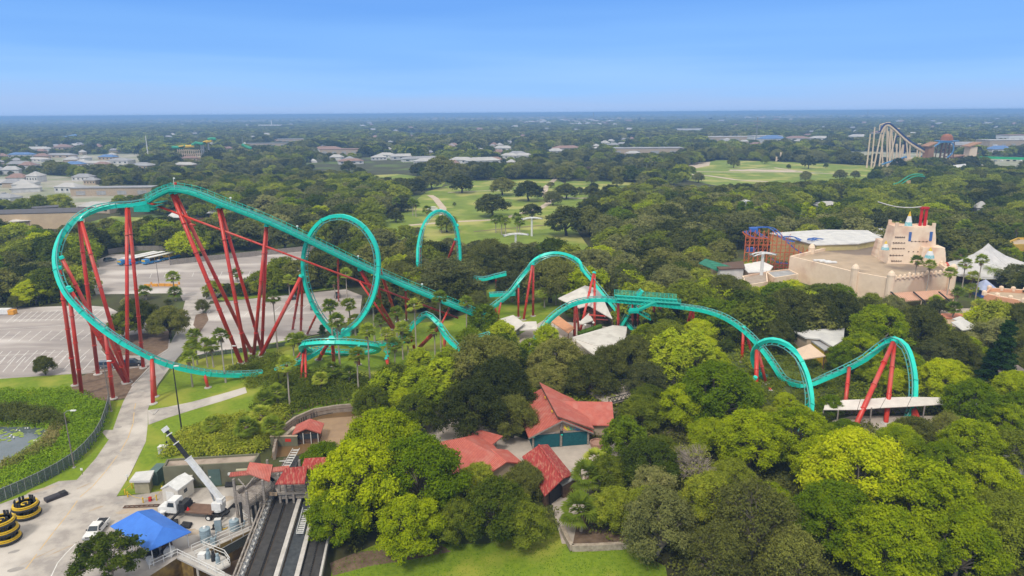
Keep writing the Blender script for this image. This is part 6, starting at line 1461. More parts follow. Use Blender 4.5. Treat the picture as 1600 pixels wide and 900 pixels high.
t = thing('timber_stack', 'pale offcuts and yellow hose piled under the wooden station', 'timber', P(357, 826)); b = MB(); b.beam((-.8, 0, .2), (.8, .5, .5), .25); b.beam((-.6, .4, .15), (.9, -.2, .2), .2); b.build('planks', PALER, t); b = MB(); b.tube([(.4 * math.cos(a_) - .6, .4 * math.sin(a_), .2) for a_ in np.linspace(0, 6, 14)], .07, 5); b.build('hose', YEL, t)
# ---- chain-link fence by the pond
FM = bpy.data.materials.new('chain_link'); FM.use_nodes = True; nt_ = FM.node_tree; pb = nt_.nodes['Principled BSDF']; pb.inputs['Base Color'].default_value = (.10, .125, .13, 1); pb.inputs['Roughness'].default_value = .8
tb = nt_.nodes.new('ShaderNodeBsdfTransparent'); mxs = nt_.nodes.new('ShaderNodeMixShader'); mxs.inputs[0].default_value = .62; og = nt_.nodes['Material Output']; nt_.links.new(tb.outputs[0], mxs.inputs[1]); nt_.links.new(pb.outputs[0], mxs.inputs[2]); nt_.links.new(mxs.outputs[0], og.inputs['Surface'])
fp = [(-60, 800), (0, 785), (30, 772), (62, 757), (92, 741), (118, 724), (135, 708), (150, 690), (160, 672), (167, 652), (170, 640), (172, 628)]
t = thing('chain_link_fence', 'grey chain-link fence curving between pond bank and road', 'fence', P(118, 724))
b = MB(); g = MB()
for i in range(len(fp) - 1):
    a_, c_ = P(*fp[i]), P(*fp[i + 1]); b.beam(a_ + Vector((0, 0, 1.1)), c_ + Vector((0, 0, 1.1)), .03, 2.15); g.tube([a_ + Vector((0, 0, 2.2)), c_ + Vector((0, 0, 2.2))], .05, 5)
b.build('mesh', FM, t, True); g.build('top_rail', STEEL, t, True)
for i in range(len(fp)):
    for f in (0, .33, .66):
        if i == len(fp) - 1 and f: continue
        p = P(*fp[i]).lerp(P(*fp[min(i + 1, len(fp) - 1)]), f); b = MB(); b.tube([p, p + Vector((0, 0, 2.3))], .06, 6); b.build('post', STEEL, t, True)
t = thing('chain_link_fence', 'fence along the far basin edge under the wooden station', 'fence', P(385, 835)); a_, c_ = P(345, 858, 0), P(403, 826, 0); b = MB(); b.beam(a_ + Vector((0, 0, -.7)), c_ + Vector((0, 0, -.7)), .04, 1.4); b.build('mesh', FM, t, True); b = MB(); b.tube([a_, c_], .07, 6); b.build('top_rail', STEEL, t, True)
# wooden fences round the lots
def fence(pts, h_, label, m=WOODG, th=.12, cat='fence'):
    ps = [P(*q) for q in pts]; t = thing('board_fence', label, cat, ps[0]); b = MB(); g = MB()
    for i in range(len(ps) - 1):
        b.beam(ps[i] + Vector((0, 0, h_ / 2)), ps[i + 1] + Vector((0, 0, h_ / 2)), th, h_)
        n_ = max(1, int((ps[i + 1] - ps[i]).length / 3))
        for k_ in range(n_): p = ps[i].lerp(ps[i + 1], k_ / n_); g.beam(p + Vector((0, -.1, 0)), p + Vector((0, -.1, h_ + .15)), .18)
    b.build('boards', m, t, True); g.build('posts', m, t, True)
fence([(170, 397), (200, 392), (262, 391), (266, 414), (330, 407), (400, 400), (470, 393), (500, 391)], 2.2, 'long weathered board fence along the back of the upper lot')
fence([(225, 350), (262, 347), (330, 347), (378, 344)], 2.5, 'board fence round the grassy paddock behind the lift hill', WOODB)
fence([(310, 562), (330, 556), (400, 548), (432, 543), (505, 530), (560, 520)], 1.2, 'dark picket fence between lower lot and lawn', FM)
fence([(880, 270), (950, 263), (1035, 262), (1060, 262), (1075, 255)], 4, 'brown stockade fence at the top of the savanna', WOODB)
t = thing('road_barrier', 'orange and white water-filled barriers round the lamp post in the upper lot', 'barrier', P(254, 448))
for k_, (x, y) in enumerate(((-5.5, 0), (-3, .6), (-.6, .8), (1.8, .6), (4.4, 0), (-5.5, 3), (4.6, 3))): b = MB(); b.box((x, y, .5), (2.1 if k_ < 5 else .5, .5, 1.0)); b.build('barrier_block', mat('orange_plastic', (.75, .36, .05), (.66, .3, .05), 1), t)
t = thing('dumpster', 'white and orange trailer box at the far left of the parking lot', 'trailer', P(8, 491)); b = MB(); b.box((0, 0, 1), (3.6, 2, 1.6)); b.build('body', WHITE, t); b = MB(); b.box((2.6, -.2, .8), (1.8, 1.8, 1.4)); b.build('orange_box', mat('orange_plastic', (1, 1, 1)), t); b = MB(); b.box((-2.4, 0, 1.0), (1.2, 2, 1.5)); b.build('blue_box', TB, t)
t = thing('hut', 'small pale-roofed feeding hut by the paddock behind the lift hill', 'hut', P(276, 351)); b = MB(); b.box((0, 2, 1.8), (8, 5, 3.6)); b.build('wall', WOODB, t); b = MB(); b.slab([(-5, -1.5, 4.4), (5, -1.5, 4.4), (4, 6, 6.5), (-4, 6, 6.5)], .3); b.build('roof', PALER, t)
t = thing('ferry_shed', 'long pale-roofed shed behind the lift hill on the paddock', 'shed', P(360, 342)); b = MB(); b.box((0, 0, 2), (22, 6, 4)); b.build('wall', WOODB, t); b = MB(); b.slab([(-12, -4, 4.2), (12, -4, 4.2), (12, 4, 5.4), (-12, 4, 5.4)], .3); b.build('roof', GREYR, t)
t = thing('tour_truck', 'small white safari truck parked on the savanna', 'truck', P(676, 330)); b = MB(); b.box((0, 0, 1.2), (6, 2.4, 1.6)); b.build('body', WHITE, t); b = MB(); b.box((-.5, 0, 2.7), (5, 2.5, .2)); b.build('canopy', WHITE, t); wheels(t, (-2, 2), 2.4, .45)
# lily pads
LILY = mat('lily_leaf', (.30, .38, .06), (.20, .28, .04), 1.2)
for k_, (px, py, w_, h_) in enumerate(((26, 673, 6.5, 2.6), (14, 684, 5.2, 2.2), (71, 674, 4.4, 2.2), (58, 689, 2.5, 1.2))):
    t = thing('lily_pads', ['large round bed of lily pads near the reeds', 'paler bed of lily pads out on the open pond', 'small bed of lily pads at the pond corner', 'few lily pads against the bank'][k_], 'lily pads', P(px, py)); b = MB(); r2 = random.Random(k_)
    for q in range(26):
        a_ = r2.random() * 6.28; rr = math.sqrt(r2.random()); x, y = w_ / 2 * rr * math.cos(a_), h_ * .9 * rr * math.sin(a_); s_ = r2.uniform(.22, .42); z = .055 + q * .0012
        b.add([(x + s_ * math.cos(j), y + s_ * math.sin(j), z) for j in np.linspace(0, 5.6, 8)], [tuple(range(8))])
    b.build('pads', LILY, t); b = MB()
    for q in range(5): b.lathe([(.02, .05), (.16, .2), (.05, .3)], (r2.uniform(-w_ / 3, w_ / 3), r2.uniform(-h_ / 3, h_ / 3), .05), 6)
    b.build('flowers', WHITE, t)
# ================================================================== vegetation
BARK = mat('pale_bark', (.30, .26, .21), (.17, .14, .11), 2.5, rough=.95, bump=.3, stretch=(1, 1, .3))
BARKD = mat('dark_bark', (.11, .09, .07), (.06, .05, .04), 2.5, rough=.95, bump=.3)
LF = {
 'oak': leafmat('live_oak_leaf', (.215, .225, .045), (.058, .072, .016), (.31, .30, .075), .3, .42),
 'mid': leafmat('broad_leaf', (.30, .345, .030), (.080, .115, .012), (.43, .45, .045), .33, .40),
 'bright': leafmat('bright_leaf', (.48, .55, .010), (.15, .23, .006), (.60, .63, .015), .38, .42),
 'bamboo': leafmat('bamboo_leaf', (.44, .52, .02), (.15, .22, .012), (.58, .62, .04), .35, .4),
 'willow': leafmat('olive_yellow_leaf', (.29, .30, .06), (.12, .13, .03), (.40, .38, .11), .3, .4),
 'grey': leafmat('grey_green_leaf', (.28, .285, .085), (.085, .10, .03), (.40, .38, .14), .28, .40),
 'pine': leafmat('conifer_leaf', (.055, .10, .016), (.018, .045, .010), (.08, .13, .02), .15, .5),
 'palm': leafmat('palm_leaf', (.42, .50, .05), (.17, .24, .025), (.58, .60, .10), .4, .9),
 'marsh': leafmat('marsh_leaf', (.26, .40, .02), (.09, .17, .012), (.36, .45, .03), .3, .25),
 'reed': leafmat('reed_leaf', (.26, .27, .06), (.12, .14, .03), (.36, .31, .11), .3, .2)}
def leafmesh(name, pts, nrm, size, m, rs, aspect=.62, jit=.55):
    """one mesh of pointed leaf-clump faces at pts, facing roughly along nrm"""
    n = len(pts); nr = nrm + rs.normal(0, jit, (n, 3)); nr /= np.linalg.norm(nr, axis=1)[:, None] + 1e-9
    up = rs.normal(0, 1, (n, 3)); t = np.cross(nr, up); t /= np.linalg.norm(t, axis=1)[:, None] + 1e-9; bt = np.cross(nr, t)
    s = (size * rs.uniform(.6, 1.35, n))[:, None]
    bend = nr * s * .22
    v = np.stack([pts - t * s, pts - bt * s * aspect + bend, pts + t * s, pts + bt * s * aspect + bend], 1).reshape(-1, 3)
    return v, n
def mk(name, vs, m):
    v = np.concatenate(vs).astype(np.float32); nf = len(v) // 4
    me = bpy.data.meshes.new(name); me.vertices.add(len(v)); me.vertices.foreach_set('co', v.ravel())
    me.loops.add(nf * 4); me.loops.foreach_set('vertex_index', np.arange(nf * 4, dtype=np.int32))
    me.polygons.add(nf); me.polygons.foreach_set('loop_start', np.arange(nf, dtype=np.int32) * 4)
    try: me.polygons.foreach_set('loop_total', np.full(nf, 4, dtype=np.int32))
    except Exception: pass
    me.materials.append(m); me.update(calc_edges=True); return me
def crown_pts(rs, n, W_, H_, z0, lobes, lr=(.26, .42), flat=.75, ragged=.12, tuft=9, ts=.06, under=.25, conic=0.0):
    """lumpy crown: lobes spread over a dome; leaves in tufts on the lobe skins"""
    L_ = []
    for i in range(lobes):
        a_ = i * 2.39996 + rs.uniform(-.4, .4); h = (i + .5) / lobes
        zz = h ** .85; rr = math.sqrt(max(0, 1 - zz ** 2.2)) * rs.uniform(.55, .80) if not conic else (1 - zz * conic) * rs.uniform(.3, .62)
        r_ = rs.uniform(*lr) * (1 - .25 * zz)
        L_.append((rr * math.cos(a_) * W_ / 2, rr * math.sin(a_) * W_ / 2, z0 + zz * H_ * .78 + H_ * .06, r_ * W_ / 2))
    L_ = np.array(L_); nt = n // tuft
    w_ = L_[:, 3] ** 2; idx = rs.choice(len(L_), nt, p=w_ / w_.sum())
    d = rs.normal(0, 1, (nt, 3)); d /= np.linalg.norm(d, axis=1)[:, None]
    lowm = (d[:, 2] < -.2) & (rs.uniform(0, 1, nt) > under); d[lowm, 2] *= -1
    rad = L_[idx, 3][:, None] * (1 + rs.normal(0, ragged, (nt, 1))) * np.where(rs.uniform(0, 1, (nt, 1)) < .18, rs.uniform(.55, .95, (nt, 1)), 1)
    tp = L_[idx, :3] + d * rad * np.array([1, 1, flat])
    ok = np.ones(nt, bool)
    for k in range(len(L_)):
        q = (tp - L_[k, :3]) / (L_[k, 3] * np.array([1, 1, flat])); ok &= (np.linalg.norm(q, axis=1) > .74) | (idx == k)
    tp, d = tp[ok], d[ok]
    p = np.repeat(tp, tuft, 0) + rs.normal(0, ts * W_ / 2, (len(tp) * tuft, 3)) * np.array([1, 1, .6])
    nn = np.repeat(d, tuft, 0) + np.array([0, 0, .35])
    return p, nn, L_
def trunk_mesh(name, rs, L_, z0, r, m, h0=0.0, limbs=7, twigs=0):
    b = MB(); top = Vector((rs.normal(0, .3), rs.normal(0, .3), z0 * .75 + .8))
    b.tube([(0, 0, h0 - .3), (top.x * .3, top.y * .2, top.z * .5), top], [r * 1.25, r, r * .85], 8)
    order = rs.permutation(len(L_))[:limbs]
    for k in order:
        e_ = Vector(L_[k, :3]); m1 = top.lerp(e_, .45) + Vector((rs.normal(0, .4), rs.normal(0, .4), .5))
        b.tube([top - Vector((0, 0, .3)), m1, e_], [r * .6, r * .36, r * .12], 6, False)
        for q in range(2 + twigs):
            o_ = Vector(rs.normal(0, 1, 3)); o_.z = abs(o_.z) * .6; e2 = e_ + o_.normalized() * L_[k, 3] * (.75 + .4 * (twigs > 0))
            b.tube([m1.lerp(e_, .5), (m1 + e2) / 2 + Vector((0, 0, .3)), e2], [r * .2, r * .12, r * .04], 4, False)
    me = bpy.data.meshes.new(name); me.from_pydata(b.v, [], b.f); me.materials.append(m); me.polygons.foreach_set('use_smooth', [True] * len(me.polygons)); return me
TV = {}
def variant(key, seed, kind, W_, H_, n, leaf, lobes, z0, trunk=None, bark=None, tr=.35, limbs=7, twigs=0, **kw):
    rs = np.random.RandomState(seed)
    p, nn, L_ = crown_pts(rs, n, W_, H_, z0, lobes, **kw)
    v, _ = leafmesh(key, p, nn, leaf, None, rs)
    TV.setdefault(key, []).append((mk('crown', [v], LF[kind]), trunk_mesh('trunk', rs, L_, z0, tr, bark or BARKD, limbs=limbs, twigs=twigs), W_, z0 + H_))
# near crowns (about 12 to 16 m wide), fine leaves
for s in range(3): variant('n_bright', 10 + s, 'bright', 14, 9.5, 42000, .17, 46, 3.0, bark=BARK, tr=.32, limbs=30, twigs=3, lr=(.11, .22), flat=.95, ragged=.20, tuft=11, ts=.038, under=.4)
for s in range(3): variant('n_mid', 20 + s, 'mid', 13, 8.5, 36000, .17, 38, 2.6, bark=BARK, tr=.32, limbs=24, twigs=3, lr=(.12, .25), flat=.9, ragged=.2, tuft=11, ts=.045, under=.4)
for s in range(3): variant('n_oak', 30 + s, 'oak', 14, 8, 36000, .16, 34, 2.4, tr=.40, limbs=14, twigs=1, lr=(.14, .27), flat=.85, ragged=.16, tuft=11, ts=.045, under=.4)
for s in range(2): variant('n_willow', 40 + s, 'willow', 13, 9, 17000, .16, 34, 2.6, bark=BARK, tr=.3, limbs=30, twigs=7, lr=(.12, .26), flat=1.1, ragged=.32, tuft=8, ts=.05, under=.5)
for s in range(2): variant('n_grey', 50 + s, 'grey', 12, 8.5, 26000, .15, 30, 2.4, bark=BARK, tr=.3, limbs=20, twigs=5, lr=(.13, .27), flat=.95, ragged=.26, tuft=9, ts=.045, under=.4)
for s in range(2): variant('n_bamboo', 60 + s, 'bamboo', 9, 10, 17000, .18, 40, 1.0, tr=.12, limbs=20, twigs=2, lr=(.08, .18), flat=2.1, ragged=.3, tuft=9, ts=.05)
variant('n_pine', 70, 'pine', 8, 16, 16000, .2, 40, 1.2, tr=.3, limbs=16, lr=(.12, .3), flat=.45, ragged=.15, tuft=8, ts=.05, conic=.93)
variant('n_sparse', 75, 'mid', 11, 6.5, 9000, .2, 24, 2.6, bark=BARK, tr=.22, limbs=24, twigs=6, lr=(.10, .22), flat=.8, ragged=.3, tuft=12, ts=.045)
variant('n_bare', 76, 'willow', 9, 7, 1600, .16, 24, 2.2, bark=mat('grey_twig', (.48, .41, .34), (.34, .29, .24), 2), tr=.3, limbs=24, twigs=16, lr=(.18, .34), flat=1, ragged=.3, tuft=6, ts=.06)
# middle distance
for kd, fl_, lb in (('oak', .8, 22), ('mid', .9, 22), ('bright', .9, 24), ('grey', .9, 20)):
    for s in range(4): variant('m_' + kd, 100 + s + len(kd) * 7, kd, 14, 8.2 + .5 * (s % 2), 8500, .30, lb + 3 * s, 2.2, tr=.42, limbs=6, lr=(.16, .34), flat=fl_, ragged=.15, tuft=8, ts=.05)
for kd in ('oak', 'mid', 'grey'):
    for s in range(3): variant('f_' + kd, 200 + s + len(kd) * 5, kd, 14, 7.5, 1700, .70, 11, 1.6, tr=.4, limbs=3, lr=(.25, .45), flat=.85, ragged=.12, tuft=5, ts=.06)
variant('m_poplar', 300, 'bright', 6, 13, 3500, .34, 22, 1, tr=.25, limbs=4, lr=(.2, .4), flat=1.6, ragged=.1, tuft=6, ts=.06, conic=.6)
# palms
def palm_meshes(seed, kind, fronds, fl, droop, leaf, skirt=True):
    rs = np.random.RandomState(seed); V = []; sk = []
    for i in range(fronds):
        a_ = i * 2.39996; el = rs.uniform(-.45, 1.35) if kind == 'fan' else rs.uniform(-.25, 1.3)
        d = np.array([math.cos(a_) * math.cos(el), math.sin(a_) * math.cos(el), math.sin(el)]); ln = fl * rs.uniform(.8, 1.1)
        if kind == 'fan':
            stem = d * ln * .55; side = np.cross(d, [0, 0, 1.0]); side /= np.linalg.norm(side) + 1e-6; upv = np.cross(side, d)
            for j in range(9):
                th = (j - 4) * .26; q = d * math.cos(th) + side * math.sin(th); tip = stem + q * ln * .55 + np.array([0, 0, -droop * ln * (.30 + .05 * abs(j - 4))])
                w_ = np.cross(q, upv) * .10 * fl * .5; mid = (stem + tip) / 2 + upv * .06
                V.append(np.array([stem, mid - w_, tip, mid + w_]))
        else:
            prev = np.zeros(3); side = np.cross(d, [0, 0, 1.0]); side /= np.linalg.norm(side) + 1e-6
            for j in range(1, 9):
                f = j / 8; cur = d * ln * f + np.array([0, 0, -droop * ln * f * f])
                for s_ in (-1, 1):
                    tip = cur + side * s_ * ln * .26 * math.sin(f * 2.6 + .3) + np.array([0, 0, -.16 * ln]) + d * ln * .1
                    V.append(np.array([prev, (prev + tip) / 2 + [0, 0, .05], tip, (cur + tip) / 2 - [0, 0, .05]]))
                prev = cur
    if skirt:
        for i in range(40):
            a_ = rs.uniform(0, 6.28); r0 = .25; r1 = rs.uniform(.4, .9); z1 = -rs.uniform(.6, 1.9)
            c_ = np.array([math.cos(a_), math.sin(a_), 0]); s_ = np.array([-c_[1], c_[0], 0]) * .16
            sk.append(np.array([c_ * r0, c_ * r0 * 1.3 + s_ + [0, 0, z1 * .5], c_ * r1 + [0, 0, z1], c_ * r0 * 1.3 - s_ + [0, 0, z1 * .5]]))
    return mk('fronds', V, LF['palm']), (mk('dead_skirt', sk, mat('dry_frond', (.30, .20, .11), (.2, .13, .07), 2)) if sk else None)
PALM = {'tall': [palm_meshes(s, 'fan', 52, 1.9, .35, 1) for s in (1, 2, 3)], 'sabal': [palm_meshes(s, 'fan', 64, 2.0, .5, 1) for s in (4, 5, 6)], 'feather': [palm_meshes(7, 'feather', 30, 3.4, .45, 1, False)]}
pt_ = MB(); pt_.tube([(0, 0, -.2), (.08, 0, .35), (-.04, .05, .7), (0, 0, 1)], [.24, .15, .135, .15], 8); me = bpy.data.meshes.new('trunk'); me.from_pydata(pt_.v, [], pt_.f); me.materials.append(mat('pale_palm_bark', (.46, .40, .33), (.34, .29, .24), 2)); PTRUNK = me
def palm(loc, h, kind, label, group=None, s=1.0, lean=0.0):
    t = thing('palm_tree', label, 'palm tree', loc, rnd.uniform(0, 6.28), group)
    fr_, sk = rnd.choice(PALM[kind])
    o = bpy.data.objects.new('trunk', PTRUNK); COL.objects.link(o); o.parent = t; w_ = 1.1 if kind == 'tall' else 1.4; o.scale = (w_, w_, h)
    dx = 0
    if lean: t.rotation_euler = (0, lean, 0)
    o = bpy.data.objects.new('fronds', fr_); COL.objects.link(o); o.parent = t; o.location = (0, 0, h); o.scale = (s, s, s)
    if sk: o = bpy.data.objects.new('dead_skirt', sk); COL.objects.link(o); o.parent = t; o.location = (0, 0, h); o.scale = (s, s, s)
    return t
NAMES = {'oak': 'live_oak', 'mid': 'broadleaf_tree', 'bright': 'bright_tree', 'willow': 'olive_tree_crown', 'grey': 'grey_green_tree', 'bamboo': 'bamboo_clump', 'pine': 'conifer', 'sparse': 'broadleaf_tree', 'bare': 'bare_tree', 'poplar': 'poplar'}
NAMES['willow'] = 'loose_crowned_tree'
def tree(key, loc, w, h, label, group=None, vi=None, name=None):
    vs = TV[key]; cr, tk, W_, H_ = vs[(vi if vi is not None else rnd.randrange(len(vs))) % len(vs)]
    kd = key.split('_')[1]
    t = thing(name or NAMES[kd], label, {'bamboo': 'bamboo', 'oak': 'oak tree'}.get(kd, 'tree'), loc, rnd.uniform(0, 6.28), group)
    for nm, me in (('crown', cr), ('trunk', tk)):
        o = bpy.data.objects.new(nm, me); COL.objects.link(o); o.parent = t
    t.scale = (w / W_, w / W_, h / H_)
    TREES.append((t.location.x, t.location.y, w / 2)); return t
TREES = []
def hero(key, px, py, wpx, label, hf=.78, vi=None, z=None):
    """crown centred at picture point px,py, wpx wide"""
    zc = 5.0 if z is None else z
    for _ in range(4):
        p = P(px, py, zc); w = wpx / ppm(p); h = w * hf; zc = h * .58 if z is None else z
    return tree(key, (p.x, p.y, 0), w, h, label, vi=vi)
HE = [
 ('n_bright', 560, 742, 175, 'huge bright green tree, its upper left crown over the conveyor station', .85), ('n_bright', 655, 735, 170, 'bright yellow-green crown over the left red pavilion, right half of the big tree', .85), ('n_bright', 600, 690, 150, 'topmost yellow-flecked bright crown above the conveyor station', .95), ('n_bright', 530, 800, 120, 'bright low crown leaning over the conveyor belts', .8), ('n_bright', 640, 815, 130, 'bright green tree with pale trunk at the edge of the front lawn', .8),
 ('n_mid', 775, 790, 125, 'mid-green tree between the weathered red shelter and the front lawn', .85), ('n_mid', 745, 745, 70, 'small mid-green crown in front of the left pavilion roof', .8), ('n_mid', 815, 810, 100, 'dark mid-green tree right of the front lawn trunk bed', .8), ('n_mid', 715, 810, 90, 'dark green tree filling the gap right of the bright giant', .85),
 ('n_oak', 735, 632, 125, 'big dark oak left of the teal-screened pavilion', .8), ('n_oak', 780, 598, 120, 'rounded dark oak behind the plaza, left of the pavilion ridge', .8), ('n_oak', 800, 645, 90, 'dark oak touching the left roof of the teal-screened pavilion', .8), ('n_oak', 760, 560, 130, 'broad dark oak at the back of the plaza below the helix palms', .75), ('n_oak', 870, 560, 110, 'dark oak behind the pavilion ridge, below the white sail roof', .75), ('n_oak', 920, 585, 95, 'dark oak left of the footbridge', .75), ('n_oak', 850, 590, 80, 'small dark oak directly behind the pavilion ridge', .75), ('n_oak', 990, 555, 95, 'dark grey-green oak below the right end of the sail roof', .8), ('n_oak', 955, 560, 70, 'dark oak between sail roof and footbridge', .8), ('n_grey', 1010, 590, 70, 'grey-green tree overhanging the right end of the footbridge', .9),
 ('n_bamboo', 650, 598, 80, 'bushy light green clump in front of the tall palms', .8), ('n_mid', 615, 592, 80, 'light green tree among the palms right of the helix', .8), ('n_bamboo', 690, 585, 80, 'light green bamboo-like clump left of the dark plaza oak', .85), ('n_mid', 580, 625, 70, 'mid-green bush-tree above the curved channel wall', .8), ('n_mid', 648, 640, 80, 'mid-green tree behind the bright giant', .8), ('n_bamboo', 757, 500, 70, 'yellow-green bamboo clump at the low end of the lift hill', .95), ('n_bamboo', 735, 530, 60, 'bamboo clump below the end of the lift hill', .9), ('n_bamboo', 785, 520, 60, 'bamboo clump left of the stone-roofed kiosk', .85),
 ('n_bamboo', 855, 525, 55, 'feathery yellow-green bush under the rising brake-run track', .9), ('n_bamboo', 828, 545, 55, 'feathery bush at the foot of the rising track', .8), ('n_mid', 900, 482, 42, 'small leafy tree in front of the coaster station', .8),
 ('n_bamboo', 1045, 550, 90, 'tall yellow bamboo clump right of the dark oaks', 1.05), ('n_bamboo', 1085, 545, 80, 'feathery yellow bamboo under the brake run', 1.0), ('n_bright', 1120, 612, 150, 'rounded bright green tree left of the corkscrew', .8), ('n_bright', 1070, 630, 100, 'bright tree right of the footbridge', .85), ('n_bright', 1160, 612, 80, 'bright crown directly under the corkscrew arch', .8), ('n_bright', 1245, 675, 130, 'bright crown right of the corkscrew foot', .85), ('n_bright', 1175, 680, 130, 'bright crown below the corkscrew columns', .85), ('n_bright', 1228, 628, 46, 'small bright tree between the two corkscrew tracks', .85), ('n_bright', 1298, 632, 50, 'bright tree right of the corkscrew arch', .8),
 ('n_bamboo', 975, 680, 90, 'feathery green bamboo at the right wing of the pavilion', .85), ('n_mid', 1015, 720, 110, 'mid-green tree right of the plaza', .85), ('n_mid', 950, 735, 80, 'bushy mid-green tree on the plaza edge', .8), ('n_mid', 960, 790, 90, 'dark bushy tree over the mulch bed', .85), ('n_grey', 1030, 810, 130, 'grey-green tree right of the front lawn', .95), ('n_grey', 1020, 755, 90, 'grey-green crown above the grey tree by the lawn', .85), ('n_bare', 1080, 722, 95, 'nearly leafless tree with grey twigs in the green wood', .85), ('n_mid', 1110, 770, 100, 'mid-green crown just below the leafless tree', .85),
 ('n_willow', 1180, 805, 150, 'loose olive-yellow crown with pale twigs in the right foreground', .95), ('n_willow', 1120, 860, 120, 'loose olive crown at the bottom edge, right of the lawn', .9), ('n_willow', 1235, 865, 120, 'loose olive crown at the bottom edge below the olive-yellow one', .9),
 ('n_bright', 1345, 735, 190, 'large bright crown below the walkway cloth roof', .85), ('n_bright', 1440, 775, 190, 'large bright crown in the right foreground', .85), ('n_bright', 1310, 800, 150, 'bright crown right of the olive-yellow tree', .85), ('n_bright', 1390, 845, 170, 'bright crown at the bottom edge, right of centre', .85), ('n_bright', 1500, 850, 150, 'bright crown at the bottom right', .85), ('n_mid', 1580, 830, 130, 'darker green crown in the bottom right corner', .9), ('n_bright', 1545, 750, 120, 'bright crown near the right edge, above the corner tree', .85), ('n_bright', 1280, 715, 110, 'bright crown left of the large walkway crown', .85), ('n_bright', 1520, 690, 110, 'bright crown right of the last coaster support', .85), ('n_mid', 1590, 700, 90, 'mid-green crown at the right edge above the pale roof', .85),
 ('n_bright', 1375, 512, 110, 'bright green tree between grey roofs and the last coaster hill', .85), ('n_bright', 1345, 545, 80, 'bright tree just left of the last coaster hill', .85), ('n_bright', 1318, 555, 60, 'small bright tree behind the beige shelter', .85), ('n_bright', 1470, 590, 90, 'bright tree right of the last coaster hill', .85), ('n_bright', 1520, 625, 100, 'bright tree at the right end of the covered walkway', .9), ('n_bright', 1590, 605, 80, 'bright crown at the right edge by the dark-roofed house', .85), ('n_bright', 1575, 655, 80, 'bright crown at the right edge above the pale roof', .85), ('n_willow', 1480, 665, 60, 'pinkish loose crown beside the last coaster columns', .9), ('n_bright', 1512, 545, 60, 'yellow-green tree left of the conical conifer', .85),
 ('n_pine', 1572, 535, 62, 'dark conical conifer near the right edge', 2.0), ('n_pine', 1548, 565, 50, 'darker lower conifer left of the conical one', 1.4), ('n_oak', 1440, 505, 90, 'dark oak right of the bright tree', .75), ('n_oak', 1490, 540, 80, 'dark oak behind the last coaster hill', .75), ('n_oak', 1590, 500, 80, 'dark tree at the right edge behind the conifer', .8),
 ('n_oak', 1300, 484, 105, 'dark rounded oak in front of the castle, right of two', .75), ('n_oak', 1235, 482, 105, 'dark rounded oak in front of the castle, left of two', .75), ('n_oak', 1350, 490, 80, 'dark oak under the castle porch corner', .75), ('n_oak', 1190, 500, 90, 'dark oak above the descending brake-run track', .75), ('n_oak', 1212, 520, 70, 'grey-dark oak behind the corkscrew arch', .75), ('n_oak', 1130, 455, 90, 'dark oak behind the brake platform end', .75), ('n_grey', 1395, 480, 60, 'grey-green tree below the castle awning', .8),
 ('n_sparse', 168, 868, 120, 'open-crowned little tree in front of the white pickup', .75), ('n_bright', 52, 452, 66, 'vivid green spreading tree on the verge left of the red columns', .62), ('n_oak', 68, 568, 36, 'small round tree standing alone in the parking lot strip', .9),
 ('n_oak', 215, 492, 80, 'wide oak on the island between lot and road, left half', .7), ('n_oak', 262, 500, 75, 'wide oak on the island between lot and road, right half', .7), ('n_sparse', 195, 505, 60, 'thin-crowned oak on the left of the planting island', .8), ('n_willow', 316, 476, 26, 'sparse yellowish shrub on the road median', .9), ('n_grey', 322, 460, 12, 'tiny round shrub at the top of the road median', 1.1), ('n_pine', 503, 513, 20, 'small conical evergreen on the lawn below the loop', 1.0),
 ('n_bright', 1335, 700, 100, 'bright crown rising in front of the first walkway columns', .85), ('n_bright', 1405, 702, 100, 'bright crown below the lowest dip of the last hill', .85), ('n_bright', 1475, 722, 100, 'bright crown hiding the last column feet', .85),
 ('n_grey', 705, 434, 130, 'huge spreading grey-green oak behind the low end of the lift hill', .62), ('n_oak', 622, 430, 75, 'dark oak between the loop and the huge spreading oak', .7), ('n_grey', 800, 445, 70, 'grey-green oak under the rising camelback track', .7), ('n_oak', 860, 432, 110, 'dark oak framed by the camelback hill', .65), ('n_grey', 975, 442, 80, 'grey-green oak behind the brake platform railing', .7), ('n_grey', 925, 410, 90, 'grey-green oak right of the camelback crest', .65), ('n_oak', 765, 395, 80, 'dark oak right of the small arch', .7), ('n_grey', 1050, 440, 100, 'wide grey-green oak right of the brake platform', .65),
 ('n_bamboo', 605, 602, 80, 'yellow-green bush left of the lone leaning palms', .8), ('n_bamboo', 668, 618, 85, 'leafy yellow-green bush above the bright giant', .8), ('n_bright', 630, 625, 60, 'small bright bush-tree above the channel', .8), ('n_bamboo', 700, 560, 60, 'light green clump in front of the low turn', .8), ('n_bamboo', 655, 560, 55, 'light green clump among the palm feet right of the helix', .8), ('n_bright', 505, 722, 90, 'bright low crown reaching over the conveyor roof', .9), ('n_mid', 440, 590, 40, 'dark little tree left of the helix columns', .9), ('n_mid', 585, 470, 30, 'small tree beside the foot of the raking columns', .9), ('n_oak', 745, 470, 50, 'dark oak under the last part of the lift hill', .8), ('n_oak', 690, 478, 44, 'dark little oak beneath the lift hill', .8), ('n_mid', 650, 470, 36, 'small green tree beneath the lift hill, left of the dark one', .8),
 ('n_oak', 25, 470, 28, 'small grey-dark tree below the vivid green tree', .8)]
for a_ in HE: hero(a_[0], a_[1], a_[2], a_[3], a_[4], a_[5])
